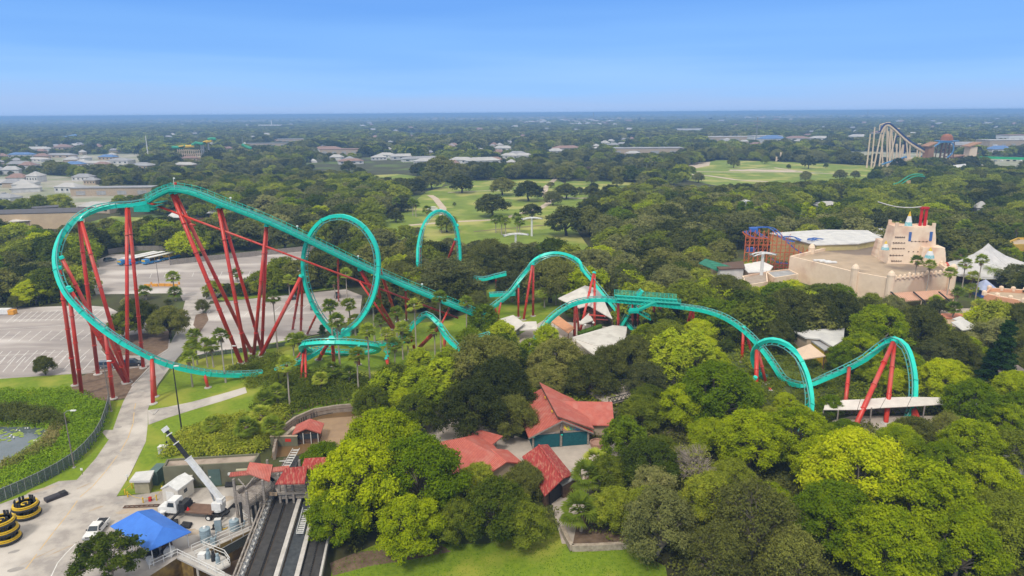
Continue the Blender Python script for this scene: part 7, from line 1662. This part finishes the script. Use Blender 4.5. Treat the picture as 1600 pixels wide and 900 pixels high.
# named palms: head, foot
PL = [('tall', 427, 461, 434, 545), ('tall', 451, 436, 453, 462), ('tall', 522, 438, 524, 468), ('sabal', 521, 475, 521, 548), ('tall', 543, 425, 543, 472), ('sabal', 547, 473, 548, 524), ('sabal', 532, 498, 531, 572), ('sabal', 556, 498, 556, 524), ('sabal', 589, 468, 586, 534), ('tall', 625, 486, 622, 545), ('tall', 654, 474, 651, 562), ('tall', 693, 462, 690, 560), ('tall', 732, 469, 730, 538),
      ('tall', 577, 514, 579, 600), ('tall', 604, 520, 606, 564), ('tall', 629, 510, 630, 562), ('tall', 619, 536, 618, 578), ('tall', 680, 513, 680, 558), ('tall', 556, 552, 561, 612), ('tall', 457, 528, 459, 556), ('tall', 455, 566, 454, 640), ('sabal', 471, 528, 470, 560), ('tall', 596, 497, 597, 540), ('sabal', 640, 527, 638, 560),
      ('tall', 305, 521, 309, 570), ('tall', 299, 539, 303, 575), ('tall', 297, 556, 301, 604), ('tall', 322, 536, 325, 574), ('tall', 332, 538, 334, 574), ('tall', 347, 521, 353, 598), ('sabal', 272, 430, 274, 466), ('sabal', 227, 453, 228, 468), ('sabal', 277, 458, 275, 470), ('tall', 371, 427, 371, 440), ('sabal', 871, 448, 869, 476), ('sabal', 851, 455, 851, 480), ('tall', 209, 363, 208, 385),
      ('tall', 1428, 405, 1424, 470), ('tall', 1453, 412, 1445, 472), ('tall', 1481, 424, 1477, 478), ('tall', 1505, 410, 1503, 450), ('tall', 1531, 404, 1524, 468), ('tall', 1520, 430, 1515, 465), ('feather', 1551, 418, 1546, 445), ('tall', 1450, 352, 1449, 385), ('tall', 1461, 354, 1455, 395), ('tall', 1497, 355, 1495, 400), ('tall', 1503, 350, 1499, 400), ('tall', 1513, 354, 1503, 400), ('tall', 1527, 372, 1518, 402), ('tall', 1586, 355, 1582, 402), ('sabal', 1523, 348, 1521, 372), ('sabal', 1527, 474, 1527, 500), ('sabal', 1488, 478, 1487, 505), ('sabal', 1460, 470, 1460, 485), ('tall', 1518, 452, 1516, 465), ('tall', 1497, 395, 1496, 432), ('sabal', 1470, 395, 1470, 412), ('sabal', 1485, 385, 1484, 410), ('feather', 1167, 410, 1168, 425), ('tall', 1530, 378, 1527, 395), ('tall', 1495, 455, 1493, 480), ('feather', 1115, 430, 1115, 446), ('sabal', 1098, 432, 1098, 448), ('sabal', 1113, 500, 1112, 512), ('sabal', 1077, 500, 1077, 520)]
def whereis(px, py):
    q = [(434, 545, 'the big raking column'), (520, 540, 'the vertical loop'), (560, 590, 'the helix ring'), (640, 550, 'the low turn'), (700, 550, 'the low end of the lift hill'), (310, 590, 'the road and lawn path'), (275, 465, 'the lot barriers'), (860, 480, 'the camelback hill'), (1445, 470, 'the castle awning'), (1515, 460, 'the blue peaked tent'), (1500, 400, 'the back of the castle tower'), (1550, 440, 'the grey circus tent'), (1490, 500, 'the peach garden wall'), (1110, 440, 'the green-roofed hall'), (1090, 510, 'the brake run columns'), (209, 380, 'the trams')]
    return min(q, key=lambda a_: (a_[0] - px) ** 2 + (a_[1] - py) ** 2)[2]
cnt = {}
LAB = {}
for k_, (kd, hx, hy, bx, by) in enumerate(PL): LAB.setdefault(whereis(bx, by), []).append((bx, k_))
ORD = {}
ow = ['leftmost', 'second from the left', 'third from the left', 'fourth from the left', 'fifth from the left', 'sixth from the left', 'seventh from the left', 'eighth from the left', 'ninth from the left', 'tenth from the left', 'eleventh from the left']
for pl_, l_ in LAB.items():
    for n_, (x, k_) in enumerate(sorted(l_)): ORD[k_] = 'only one near ' + pl_ if len(l_) == 1 else ow[min(n_, 10)] + ' near ' + pl_
for k_, (kd, hx, hy, bx, by) in enumerate(PL):
    p = P(bx, by); h = max(3, above(p, hx, hy) - .5); s_ = {'tall': 1.12, 'sabal': 1.15, 'feather': 1.0}[kd] * max(1, p.y / 205)
    palm(p, h, kd, ('slender fan palm, ' if kd == 'tall' else 'round-headed fan palm, ' if kd == 'sabal' else 'feathery palm, ') + ORD[k_], 'palms round the coaster and castle', s_)
    TREES.append((p.x, p.y, 1.2))
for k_, (px, py, s_, lab) in enumerate(((918, 745, 1.9, 'shaggy fan palm with brown skirt right of the weathered shelter'), (908, 800, 2.0, 'low fan palm in front of the weathered shelter, over the bed wall'), (930, 720, 1.5, 'fan palm behind the shaggy one at the plaza edge'), (385, 668, 1.5, 'yellowish fan palm in the shrubs above the utility building, left of three'), (408, 650, 1.6, 'yellowish fan palm in the shrubs above the utility building, middle of three'), (428, 668, 1.5, 'yellowish fan palm in the shrubs beside the channel wall'), (412, 622, 1.4, 'fan palm at the end of the lawn path'), (432, 610, 1.3, 'fan palm in the shrubs left of the helix columns'), (520, 575, 1.3, 'squat fan palm under the helix ring'), (545, 580, 1.2, 'squat fan palm right of the helix ring'), (565, 625, 1.5, 'pale fan palm above the channel wall'), (500, 590, 1.2, 'squat fan palm at the red helix columns'), (330, 660, 1.2, 'small fan palm at the left end of the shrub bank'))):
    p = P(px, py, 3.2); palm((p.x, p.y, 0), 3.4 if s_ > 1.4 else 3, 'sabal', lab, None, s_ * .78); TREES.append((p.x, p.y, 2))

# ------------------------------------------------------------------ woodland fill
OPEN = [G_lawn2, G_lawn1, G_front, G_lota, G_lotb, G_lotc, G_road, G_plz, G_y2, G_isl, G_mul] + FIELDS + G_town + G_far + [G_path, G_pond, pxpoly([(420, 720), (424, 690), (438, 666), (470, 650), (560, 630), (600, 640), (600, 690), (520, 705), (462, 716)])] + FOOT
def bbox(p): xs = [q[0] for q in p]; ys_ = [q[1] for q in p]; return min(xs), min(ys_), max(xs), max(ys_)
OPB = [(bbox(p), p) for p in OPEN]
def blocked(x, y, r):
    for (x0, y0, x1, y1), p in OPB:
        if x0 - r <= x <= x1 + r and y0 - r <= y <= y1 + r:
            for dx, dy in ((0, 0), (r, 0), (-r, 0), (0, r), (0, -r)):
                if inside(x + dx, y + dy, p): return True
    return False
# picture regions that something farther off must stay visible in: (polygon, ground distance of the thing)
KEEP = [([(80, 270), (380, 270), (760, 440), (760, 500), (560, 600), (230, 640), (90, 640)], 150), ([(490, 335), (590, 335), (590, 520), (480, 520)], 170), ([(648, 325), (722, 325), (722, 412), (648, 392)], 226), ([(765, 392), (1000, 392), (1000, 505), (765, 490)], 190), ([(830, 458), (1170, 458), (1235, 590), (1150, 530), (1060, 498), (985, 552), (880, 552), (830, 520)], 168),
        ([(1165, 505), (1275, 530), (1325, 560), (1325, 600), (1275, 645), (1240, 645), (1165, 600)], 152), ([(1290, 520), (1435, 520), (1440, 660), (1330, 655), (1290, 640)], 125), ([(1155, 355), (1420, 340), (1420, 325), (1600, 345), (1600, 400), (1500, 470), (1390, 475), (1380, 442), (1240, 442), (1155, 435)], 243), ([(1500, 385), (1600, 385), (1600, 480), (1500, 480)], 215), ([(1095, 400), (1160, 400), (1160, 425), (1110, 425)], 240), ([(820, 600), (970, 600), (930, 700), (825, 700)], 112), ([(935, 595), (1010, 595), (1010, 625), (935, 625)], 125),
        ([(690, 672), (895, 690), (895, 775), (850, 775), (760, 740), (690, 740)], 95), ([(225, 300), (420, 330), (420, 400), (225, 380)], 250), ([(150, 395), (560, 395), (560, 500), (300, 545), (300, 470), (150, 455)], 230), ([(0, 478), (300, 478), (260, 590), (0, 590)], 160), ([(245, 640), (530, 640), (530, 900), (245, 900)], 85), ([(0, 600), (245, 600), (200, 900), (0, 900)], 60),
        ([(605, 300), (930, 290), (920, 378), (640, 372)], 330), ([(1040, 252), (1400, 252), (1400, 275), (1050, 290)], 600), ([(1355, 190), (1600, 200), (1600, 258), (1355, 255)], 700), ([(265, 212), (400, 212), (400, 250), (265, 250)], 700), ([(0, 322), (130, 320), (130, 352), (0, 352)], 370), ([(1240, 512), (1320, 512), (1312, 560), (1245, 560)], 165), ([(1485, 490), (1532, 490), (1530, 515), (1488, 515)], 170), ([(1290, 618), (1480, 618), (1480, 650), (1290, 650)], 125),
        ([(1394, 272), (1445, 272), (1445, 310), (1394, 305)], 430), ([(1155, 312), (1172, 312), (1172, 352), (1155, 352)], 320), ([(795, 338), (855, 338), (855, 388), (795, 388)], 260), ([(475, 210), (500, 210), (500, 255), (475, 255)], 900), ([(425, 660), (470, 640), (560, 630), (560, 690), (425, 715)], 136), ([(1500, 298), (1540, 298), (1540, 325), (1500, 325)], 360)]
KEEP2 = [(p_, D_, bbox(p_)) for p_, D_ in KEEP]
def hides(x, y, w, h):
    qs = [proj((x + dx, y - w * .3, z)) for dx in (-w * .42, 0, w * .42) for z in (h * .5, h * .95)]
    x0 = min(q[0] for q in qs); x1 = max(q[0] for q in qs); y0 = min(q[1] for q in qs); y1 = max(q[1] for q in qs)
    for poly, D, bb in KEEP2:
        if y < D - 2 and x1 > bb[0] and x0 < bb[2] and y1 > bb[1] and y0 < bb[3]:
            for q in qs:
                if inside(q[0], q[1], poly): return True
    for bx0, by0, bx1, by1, D in KEEPB:
        if y < D - 2 and x1 > bx0 and x0 < bx1 and y0 < by1 and y1 + 3 > by0: return True
    return False
fr2 = random.Random(5)
fill = []
y = 78.0
while y < 620:
    sp_ = 8.5 if y < 150 else 9.5 if y < 260 else 12.5
    x = -(y * .80 + 30)
    while x < y * .80 + 30:
        X = x + fr2.uniform(-.4, .4) * sp_; Y = y + fr2.uniform(-.4, .4) * sp_
        x += sp_
        w = fr2.uniform(.95, 1.5) * sp_ * (1.15 if y > 150 else 1.05); h = w * fr2.uniform(.62, .82)
        if Y < 150: w *= .85; h *= .8
        h = min(h, 13)
        if Y < 75: continue
        if blocked(X, Y, w * .28): continue
        if Y < 165 and any((X - a_) ** 2 + (Y - b_) ** 2 < (r_ * .55 + w * .2) ** 2 for a_, b_, r_ in TREES): continue
        sm_ = 0
        while hides(X, Y, w, h) and sm_ < 3: w *= .62; h *= .62; sm_ += 1
        if sm_ == 3 and hides(X, Y, w, h): continue
        fill.append((X, Y, w, h, sm_))
    y += sp_ * .9
LM = [(60, 450, 'near the vivid green tree'), (40, 400, 'between the left-hand oaks and the tan shed'), (160, 430, 'left of the upper lot'), (130, 370, 'under the curve of the first drop'), (210, 370, 'behind the trams'), (300, 370, 'on the paddock behind the lift hill'), (380, 330, 'above the crest end of the lift hill'), (420, 300, 'beyond the lift hill crest'), (300, 300, 'behind the top of the lift hill'), (200, 290, 'behind the pre-drop'), (460, 380, 'seen over the middle of the lift hill'), (530, 320, 'above the vertical loop'), (540, 380, 'seen through the vertical loop'), (620, 370, 'between loop and small arch'), (600, 430, 'right of the vertical loop'), (650, 300, 'at the left edge of the savanna'), (690, 440, 'below the small arch'), (760, 400, 'left of the camelback hill'), (740, 380, 'right of the small arch'), (830, 380, 'under the cable-car masts'), (880, 370, 'above the camelback hill'), (930, 410, 'right of the camelback crest'), (960, 340, 'in the scrubland right of the savanna'), (1000, 430, 'behind the brake platform'), (1060, 400, 'left of the green-roofed hall'), (1020, 300, 'right of the savanna fork'), (1090, 350, 'left of the tall cable-car mast'), (1080, 440, 'above the end of the brake platform'), (1110, 500, 'under the curving brake run'), (1180, 460, 'below the pale low buildings'), (1230, 500, 'above the corkscrew'), (1300, 490, 'between castle wall and grey roofs'), (1400, 500, 'below the castle porch'), (1480, 530, 'behind the last coaster hill'), (1560, 530, 'round the conical conifer'), (1200, 330, 'above the orange coaster'), (1290, 330, 'behind the white hall'), (1250, 290, 'below the right-hand savanna'), (1400, 330, 'behind the castle tower'), (1390, 300, 'round the green coaster hill'), (1500, 330, 'in the right-hand palm grove'), (1560, 300, 'at the far right beyond the grove'), (1580, 350, 'above the circus tent'), (1460, 270, 'below the tan coaster'), (700, 560, 'between the helix palms and plaza'), (600, 600, 'above the channel'), (480, 600, 'round the helix ring'), (800, 560, 'below the camelback foot'), (900, 590, 'behind the pavilion'), (1000, 640, 'right of the footbridge'), (1000, 750, 'right of the plaza'), (1080, 680, 'round the leafless tree'), (1200, 700, 'below the corkscrew'), (1300, 760, 'in the right foreground wood'), (1450, 720, 'below the covered walkway'), (1550, 680, 'at the right end of the covered walkway'), (1500, 820, 'in the bottom right corner'), (1200, 850, 'at the bottom edge right of the lawn'), (760, 820, 'beside the front lawn'), (400, 660, 'on the shrub bank')]
def zone(px, py, X, Y): return min(LM, key=lambda a_: (a_[0] - px) ** 2 + (2 * (a_[1] - py)) ** 2)[2]
def kindat(X, Y, px, py):
    n_ = noise.noise(Vector((X * .012, Y * .012, 3.1))); r_ = fr2.random()
    if Y < 150: return 'bright' if (px > 1050 and r_ < .6) else 'mid' if r_ < .75 else 'oak'
    if py < 335 and px > 1200: return 'mid' if n_ > -.15 or r_ < .4 else 'oak'
    if 330 < px < 620 and 290 < py < 400: return 'mid' if r_ < .55 else 'bright' if r_ < .68 else 'grey'
    if px < 330 and 350 < py < 420: return 'bright' if r_ < .22 else 'mid' if r_ < .6 else 'oak'
    if n_ > .28: return 'mid' if r_ < .7 else 'bright'
    if n_ < -.3 and r_ < .4: return 'grey'
    return 'oak' if r_ < .58 else 'mid' if r_ < .82 else 'bright' if r_ < .87 else 'grey'
cnts = {'oak': 0, 'mid': 0, 'bright': 0, 'grey': 0}; STUFF = []
fill.sort(key=lambda a_: a_[1])
for X, Y, w, h, sm_ in fill:
    px, py = proj((X, Y, h * .5))
    if not (-60 < px < 1660 and py < 960): continue
    kd = kindat(X, Y, px, py)
    cat_ = 'oak' if kd == 'oak' else kd
    lim = {'oak': 270, 'mid': 230, 'bright': 120, 'grey': 140}[kd]
    if cnts[kd] < lim and Y < 420:
        key = ('n_' if Y < 170 else 'm_') + kd
        cnts[kd] += 1; z_ = zone(px, py, X, Y)
        word = {'oak': 'dark green oak', 'mid': 'mid-green broadleaf tree', 'bright': 'bright yellow-green tree', 'grey': 'greyish green tree'}[kd]
        if sm_: word = 'low ' + word
        tree(key, (X, Y, 0), w, h, word + ' ' + z_, word + 's ' + z_)
    else: STUFF.append((X, Y, w, h, kd))
# savanna oaks standing alone
for px, py, wpx, lab, hf in ((770, 321, 58, 'wide dark oak alone in the middle of the savanna lawn', .62), (826, 299, 50, 'dark oak left of the savanna fork in the track', .62), (785, 292, 44, 'dark oak at the back left of the savanna lawn', .65), (722, 288, 44, 'dark oak with open lawn behind the small arch', .65), (830, 331, 36, 'small round green tree directly behind the standing cable-car mast', .68), (885, 346, 74, 'wide oak with visible trunk right of the cable-car masts', .62), (885, 299, 40, 'dark oak above the fork of the savanna track', .62), (562, 270, 22, 'lone oak on the narrow far meadow', .7), (545, 262, 26, 'oak behind the narrow far meadow', .7), (1146, 256, 20, 'dark oak on the left of the right-hand savanna', .9), (1263, 257, 22, 'round tree in the middle of the right-hand savanna', .9), (1232, 262, 8, 'little round tree on the right-hand savanna', 1), (1312, 248, 22, 'round tree at the right of the right-hand savanna', .95), (1110, 244, 18, 'round tree at the top of the right-hand savanna', .95), (1290, 260, 8, 'tiny tree right of the round savanna tree', 1), (1195, 252, 14, 'small tree by the sand gate towers', .9), (710, 320, 6, 'tiny shrub on the savanna lawn', 1), (690, 262, 60, 'broad dark oak at the upper left of the savanna', .6), (675, 283, 40, 'dark oak where the track enters the savanna', .65), (1020, 295, 34, 'dark oak in the scrub right of the savanna', .7)):
    p = P(px, py + wpx * .3); w = wpx / ppm(p); tree('m_oak' if wpx > 16 else 'm_mid', (p.x, p.y, 0), w, w * hf, lab)
for i in range(26):
    px, py = fr2.choice([(fr2.uniform(600, 700), fr2.uniform(345, 378)), (fr2.uniform(855, 930), fr2.uniform(285, 330)), (fr2.uniform(590, 640), fr2.uniform(328, 350)), (fr2.uniform(940, 1000), fr2.uniform(283, 315)), (fr2.uniform(1045, 1100), fr2.uniform(262, 290)), (fr2.uniform(1250, 1340), fr2.uniform(276, 290))])
    p = P(px, py); w = fr2.uniform(7, 15); tree(fr2.choice(['m_oak', 'm_mid', 'm_grey']), (p.x, p.y, 0), w, w * .7, 'tree of the loose clumps fringing the savanna lawns', 'trees fringing the savanna lawns')
for px, py, h in ((620, 322, 14), (628, 318, 15), (645, 325, 15), (650, 327, 14), (690, 352, 12), (775, 352, 13), (784, 355, 14), (790, 356, 14), (808, 352, 15), (668, 335, 13), (812, 356, 13), (835, 265, 22), (1010, 262, 26), (1022, 262, 28), (1030, 262, 26)):
    p = P(px, py + 12); h_ = h * .55; palm(p, h_, 'sabal', 'round-headed palm on the savanna', 'palms scattered on the savanna', 1.5)
for i in range(13):
    p = P(1158 + i * 12 + fr2.uniform(-3, 3), 356 + fr2.uniform(-3, 3)); tree('m_poplar', p, 7, fr2.uniform(13, 16), 'slim light green tree in the row behind the orange coaster and white hall', 'slim trees behind the white hall')
for i in range(24):
    px, py = fr2.uniform(960, 1110), fr2.uniform(318, 372); p = P(px, py)
    palm(p, fr2.uniform(6, 10), 'sabal', 'fan palm in the scrubland between savanna and orange coaster', 'fan palms in the central scrubland', 1.3)
# hedge rows on the lot strips
for i in range(20):
    px = 336 + i * 11; py = 464 - i * .9 + fr2.uniform(-2, 2); p = P(px, py)
    if 480 < px < 575 and i % 2: continue
    w = fr2.uniform(5, 8); tree('m_oak' if i % 3 else 'm_mid', p, w, w * .7, 'dense round tree in the hedge row between the two lots', 'hedge-row trees between the lots')

# ------------------------------------------------------------------ shrubs, reeds, marsh growth
def shrubs(name, label, poly, n, kind, s0, s1, leaf, hfac=.7, seed=1, tuftn=26, avoid=True, cat='shrubs', z=0.0):
    rs = np.random.RandomState(seed); x0, y0, x1, y1 = bbox(poly); V = []; k_ = 0; tries = 0
    while k_ < n and tries < n * 30:
        tries += 1; x, y = rs.uniform(x0, x1), rs.uniform(y0, y1)
        if not inside(x, y, poly): continue
        if avoid and blocked2(x, y): continue
        r_ = rs.uniform(s0, s1); m_ = int(tuftn * (r_ / s1) ** 2) + 6
        d = rs.normal(0, 1, (m_, 3)); d[:, 2] = np.abs(d[:, 2]); d /= np.linalg.norm(d, axis=1)[:, None]
        pts = np.array([x, y, z + r_ * hfac * .25]) + d * r_ * np.array([1, 1, hfac]) * rs.uniform(.7, 1.05, (m_, 1))
        v, _ = leafmesh('', pts, d + np.array([0, 0, .4]), leaf, None, rs); V.append(v); k_ += 1
    if not V: return
    o = bpy.data.objects.new(name, mk(name, V, LF[kind])); COL.objects.link(o); tag(o, label, cat, kind='stuff'); return o
HARD = [pxpoly([(1165, 590), (1210, 560), (1330, 560), (1350, 620), (1290, 660), (1180, 650)]), pxpoly([(420, 725), (424, 690), (438, 666), (470, 648), (560, 628), (600, 635), (600, 690), (520, 705), (462, 716)]), G_road, G_path, G_plz, G_y2, G_lota, G_lotb, G_lotc] + FOOT
HB = [(bbox(p), p) for p in HARD]
def blocked2(x, y):
    for (x0, y0, x1, y1), p in HB:
        if x0 <= x <= x1 and y0 <= y <= y1 and inside(x, y, p): return True
    return False
FENCE_IN = pxpoly([(-260, 640), (0, 610), (112, 610), (160, 630), (168, 640), (163, 660), (148, 690), (118, 722), (90, 738), (60, 754), (0, 780), (-260, 860)])
def notpond(poly): return poly
bl2 = blocked2
def blocked2(x, y): return bl2(x, y) or inside(x, y, G_pond)
shrubs('marsh_plants', 'dense bright green marsh plants between the pond and the fence', FENCE_IN, 2600, 'marsh', .5, 1.5, .17, .7, 3, 60)
shrubs('reeds', 'tall olive-brown reeds along the far bank of the pond', pxpoly([(-160, 655), (-160, 636), (30, 640), (90, 650), (108, 668), (88, 680), (78, 668), (0, 664)]), 1500, 'reed', .35, .8, .16, 2.6, 4, 34)
shrubs('bank_reeds', 'reeds on the near right bank of the pond', pxpoly([(78, 672), (100, 668), (84, 700), (40, 722), (0, 742), (0, 731), (40, 710), (66, 694)]), 520, 'reed', .3, .7, .15, 2.0, 5, 26)
shrubs('shrub_bank', 'dense green shrub bank above the olive utility building', pxpoly([(262, 712), (272, 690), (310, 668), (370, 655), (430, 640), (450, 650), (420, 690), (408, 706), (330, 710)]), 520, 'mid', 1.0, 2.2, .2, .8, 6, 130)
shrubs('shrub_border', 'dark green shrubs along the curved channel wall and helix lawn', pxpoly([(395, 640), (420, 600), (470, 580), (560, 590), (620, 600), (700, 590), (740, 600), (700, 640), (600, 632), (520, 632), (470, 640), (440, 655)]), 520, 'mid', .9, 2.2, .2, .8, 7, 120)
shrubs('undergrowth', 'dark undergrowth beneath the foreground trees', pxpoly([(640, 690), (700, 640), (1000, 610), (1300, 640), (1700, 640), (1800, 1000), (1060, 1000), (1000, 860), (890, 815), (850, 830), (760, 845), (700, 850), (600, 840), (540, 860)]), 2600, 'oak', .8, 1.8, .22, .7, 8, 50)
shrubs('understorey', 'shrubs growing under the trees behind the pavilion and station', pxpoly([(560, 640), (760, 560), (900, 540), (1050, 520), (1300, 540), (1600, 520), (1700, 640), (1300, 660), (1000, 640), (700, 660)]), 1800, 'mid', 1.0, 2.4, .26, .8, 9, 50)
shrubs('border_plants', 'yellowish plants at the foot of the red columns by the lawn', pxpoly([(355, 580), (400, 560), (440, 555), (430, 600), (395, 610)]), 160, 'mid', .6, 1.6, .2, .8, 10, 70)
shrubs('scrub', 'mixed scrub in the open ground right of the savanna', pxpoly([(930, 300), (1120, 300), (1160, 360), (1100, 385), (930, 380)]), 900, 'mid', 1.5, 3.0, .5, .7, 12, 30)
shrubs('verge_scrub', 'bushes along the left edge of the lots', pxpoly([(-200, 478), (-200, 400), (80, 395), (150, 420), (145, 470), (60, 480)]), 500, 'mid', 1.2, 3.0, .4, .7, 13, 40)
shrubs('ground_cover', 'low leafy ground cover under the corkscrew and the last dip', pxpoly([(1165, 585), (1210, 556), (1335, 560), (1355, 615), (1290, 660), (1180, 650)]), 700, 'mid', .5, 1.1, .2, .7, 15, 44, avoid=False)
# lawn texture: short grass tufts on the front and helix lawns
def tufts(name, label, poly, n, seed, h=.16):
    rs = np.random.RandomState(seed); x0, y0, x1, y1 = bbox(poly); P_ = []
    while len(P_) < n:
        x, y = rs.uniform(x0, x1), rs.uniform(y0, y1)
        if inside(x, y, poly) and not bl2(x, y): P_.append((x, y, h * .4))
    P_ = np.array(P_); v, _ = leafmesh('', P_, np.array([[0, -.4, 1.0]] * n), h, None, rs, jit=.8)
    o = bpy.data.objects.new(name, mk(name, [v], LF['marsh'])); COL.objects.link(o); tag(o, label, 'grass', kind='stuff')
tufts('grass_tufts', 'short grass blades on the front lawn', G_front, 9000, 21, .10)

# ------------------------------------------------------------------ far woods: instanced crowns as ONE object, then a lumpy canopy to the horizon
src = bpy.data.collections.new('far_crowns'); order = []
SRC = []
for kd in ('oak', 'mid', 'grey'):
    for (cr, tk, W_, H_) in TV['m_' + kd][:2] : SRC.append((kd, 'm', cr, W_, H_))
    for (cr, tk, W_, H_) in TV['f_' + kd]: SRC.append((kd, 'f', cr, W_, H_))
for i, (kd, lv, cr, W_, H_) in enumerate(SRC):
    o = bpy.data.objects.new('crown_source_%02d' % i, cr); src.objects.link(o)
pts_, idx_, scl_, rot_ = [], [], [], []
fr3 = random.Random(9)
def put(X, Y, w, h, kd, lv):
    if kd == 'bright': kd = 'mid'
    c_ = [i for i, s in enumerate(SRC) if s[0] == kd and s[1] == lv]; i = fr3.choice(c_)
    pts_.append((X, Y, -h * .06)); idx_.append(i); scl_.append((w / SRC[i][3], w / SRC[i][3], h / SRC[i][4])); rot_.append((0, 0, fr3.uniform(0, 6.28)))
for X, Y, w, h, kd in STUFF: put(X, Y, w, h, kd, 'm')
y = 615.0
while y < 4600:
    sp_ = 14 if y < 1000 else 17 + (y - 1000) * .004
    x = -(y * .79 + 40)
    while x < y * .79 + 40:
        X = x + fr3.uniform(-.45, .45) * sp_; Y = y + fr3.uniform(-.45, .45) * sp_; x += sp_
        w = fr3.uniform(.95, 1.6) * sp_; h = w * fr3.uniform(.55, .8)
        if noise.noise(Vector((X * .006, Y * .004, 9))) > .42 and Y < 1500: w *= .6; h *= .6
        if noise.noise(Vector((X * .003, Y * .0012, 21))) > .48: continue
        h = min(h, 15)
        if blocked(X, Y, 1.0): continue
        if hides(X, Y, w, h): 
            w *= .5; h *= .5
            if hides(X, Y, w, h): continue
        n_ = noise.noise(Vector((X * .004, Y * .004, 1.7))); r_ = fr3.random()
        kd = 'mid' if (n_ > .1 and r_ < .7) or r_ < .2 else 'grey' if r_ < .45 else 'oak'
        put(X, Y, w, h, kd, 'm' if Y < 900 else 'f')
    y += sp_ * .85
me = bpy.data.meshes.new('far_woods'); me.from_pydata(pts_, [], [])
for nm, ty, arr in (('idx', 'INT', idx_), ('scl', 'FLOAT_VECTOR', scl_), ('rot', 'FLOAT_VECTOR', rot_)):
    at_ = me.attributes.new(nm, ty, 'POINT'); at_.data.foreach_set('value' if ty == 'INT' else 'vector', np.array(arr, dtype=np.int32 if ty == 'INT' else np.float32).ravel())
fw = bpy.data.objects.new('far_woods', me); COL.objects.link(fw); tag(fw, 'endless dark green woodland running back to the horizon', 'woodland', kind='stuff')
ng = bpy.data.node_groups.new('scatter_crowns', 'GeometryNodeTree'); ng.interface.new_socket('Geometry', in_out='INPUT', socket_type='NodeSocketGeometry'); ng.interface.new_socket('Geometry', in_out='OUTPUT', socket_type='NodeSocketGeometry')
gi = ng.nodes.new('NodeGroupInput'); go = ng.nodes.new('NodeGroupOutput'); ip = ng.nodes.new('GeometryNodeInstanceOnPoints'); ci = ng.nodes.new('GeometryNodeCollectionInfo')
ci.inputs['Collection'].default_value = src; ci.inputs['Separate Children'].default_value = True; ci.inputs['Reset Children'].default_value = True
def nat(nm, ty):
    n_ = ng.nodes.new('GeometryNodeInputNamedAttribute'); n_.data_type = ty; n_.inputs['Name'].default_value = nm; return n_.outputs[0]
gl = ng.links.new
gl(gi.outputs[0], ip.inputs['Points']); gl(ci.outputs[0], ip.inputs['Instance']); ip.inputs['Pick Instance'].default_value = True
gl(nat('idx', 'INT'), ip.inputs['Instance Index']); gl(nat('rot', 'FLOAT_VECTOR'), ip.inputs['Rotation']); gl(nat('scl', 'FLOAT_VECTOR'), ip.inputs['Scale']); gl(ip.outputs[0], go.inputs[0])
md = fw.modifiers.new('scatter', 'NODES'); md.node_group = ng
# canopy beyond
rs = np.random.RandomState(3); ys_ = [4300.0]
while ys_[-1] < 33000: ys_.append(ys_[-1] * 1.012)
nx = 420; V = []; 
for j, y in enumerate(ys_):
    xs = np.linspace(-.80, .80, nx + 1) * y
    zc = 9 + (4.5 + y * .0005) * rs.normal(0, 1, nx + 1) + (5 * rs.normal() if y > 9000 else 0)
    zc = np.clip(zc, 2, 34); V.append(np.stack([xs + rs.normal(0, y * .0006, nx + 1), np.full(nx + 1, y) + rs.normal(0, 8, nx + 1), zc], 1))
V = np.concatenate(V); fs = [(j * (nx + 1) + i, j * (nx + 1) + i + 1, (j + 1) * (nx + 1) + i + 1, (j + 1) * (nx + 1) + i) for j in range(len(ys_) - 1) for i in range(nx)]
me = bpy.data.meshes.new('horizon_woods'); me.from_pydata(V.tolist(), [], fs); me.materials.append(mat('horizon_canopy', (.15, .17, .06), (.03, .05, .02), .004, rough=1, detail=10, c3=(.30, .28, .22), s3=.0012)); 
o = bpy.data.objects.new('horizon_woods', me); COL.objects.link(o); tag(o, 'flat wooded plain along the horizon', 'woodland', kind='stuff')
print('TREES', len(TREES), 'fill', cnts, 'stuff', len(STUFF), 'far', len(pts_))
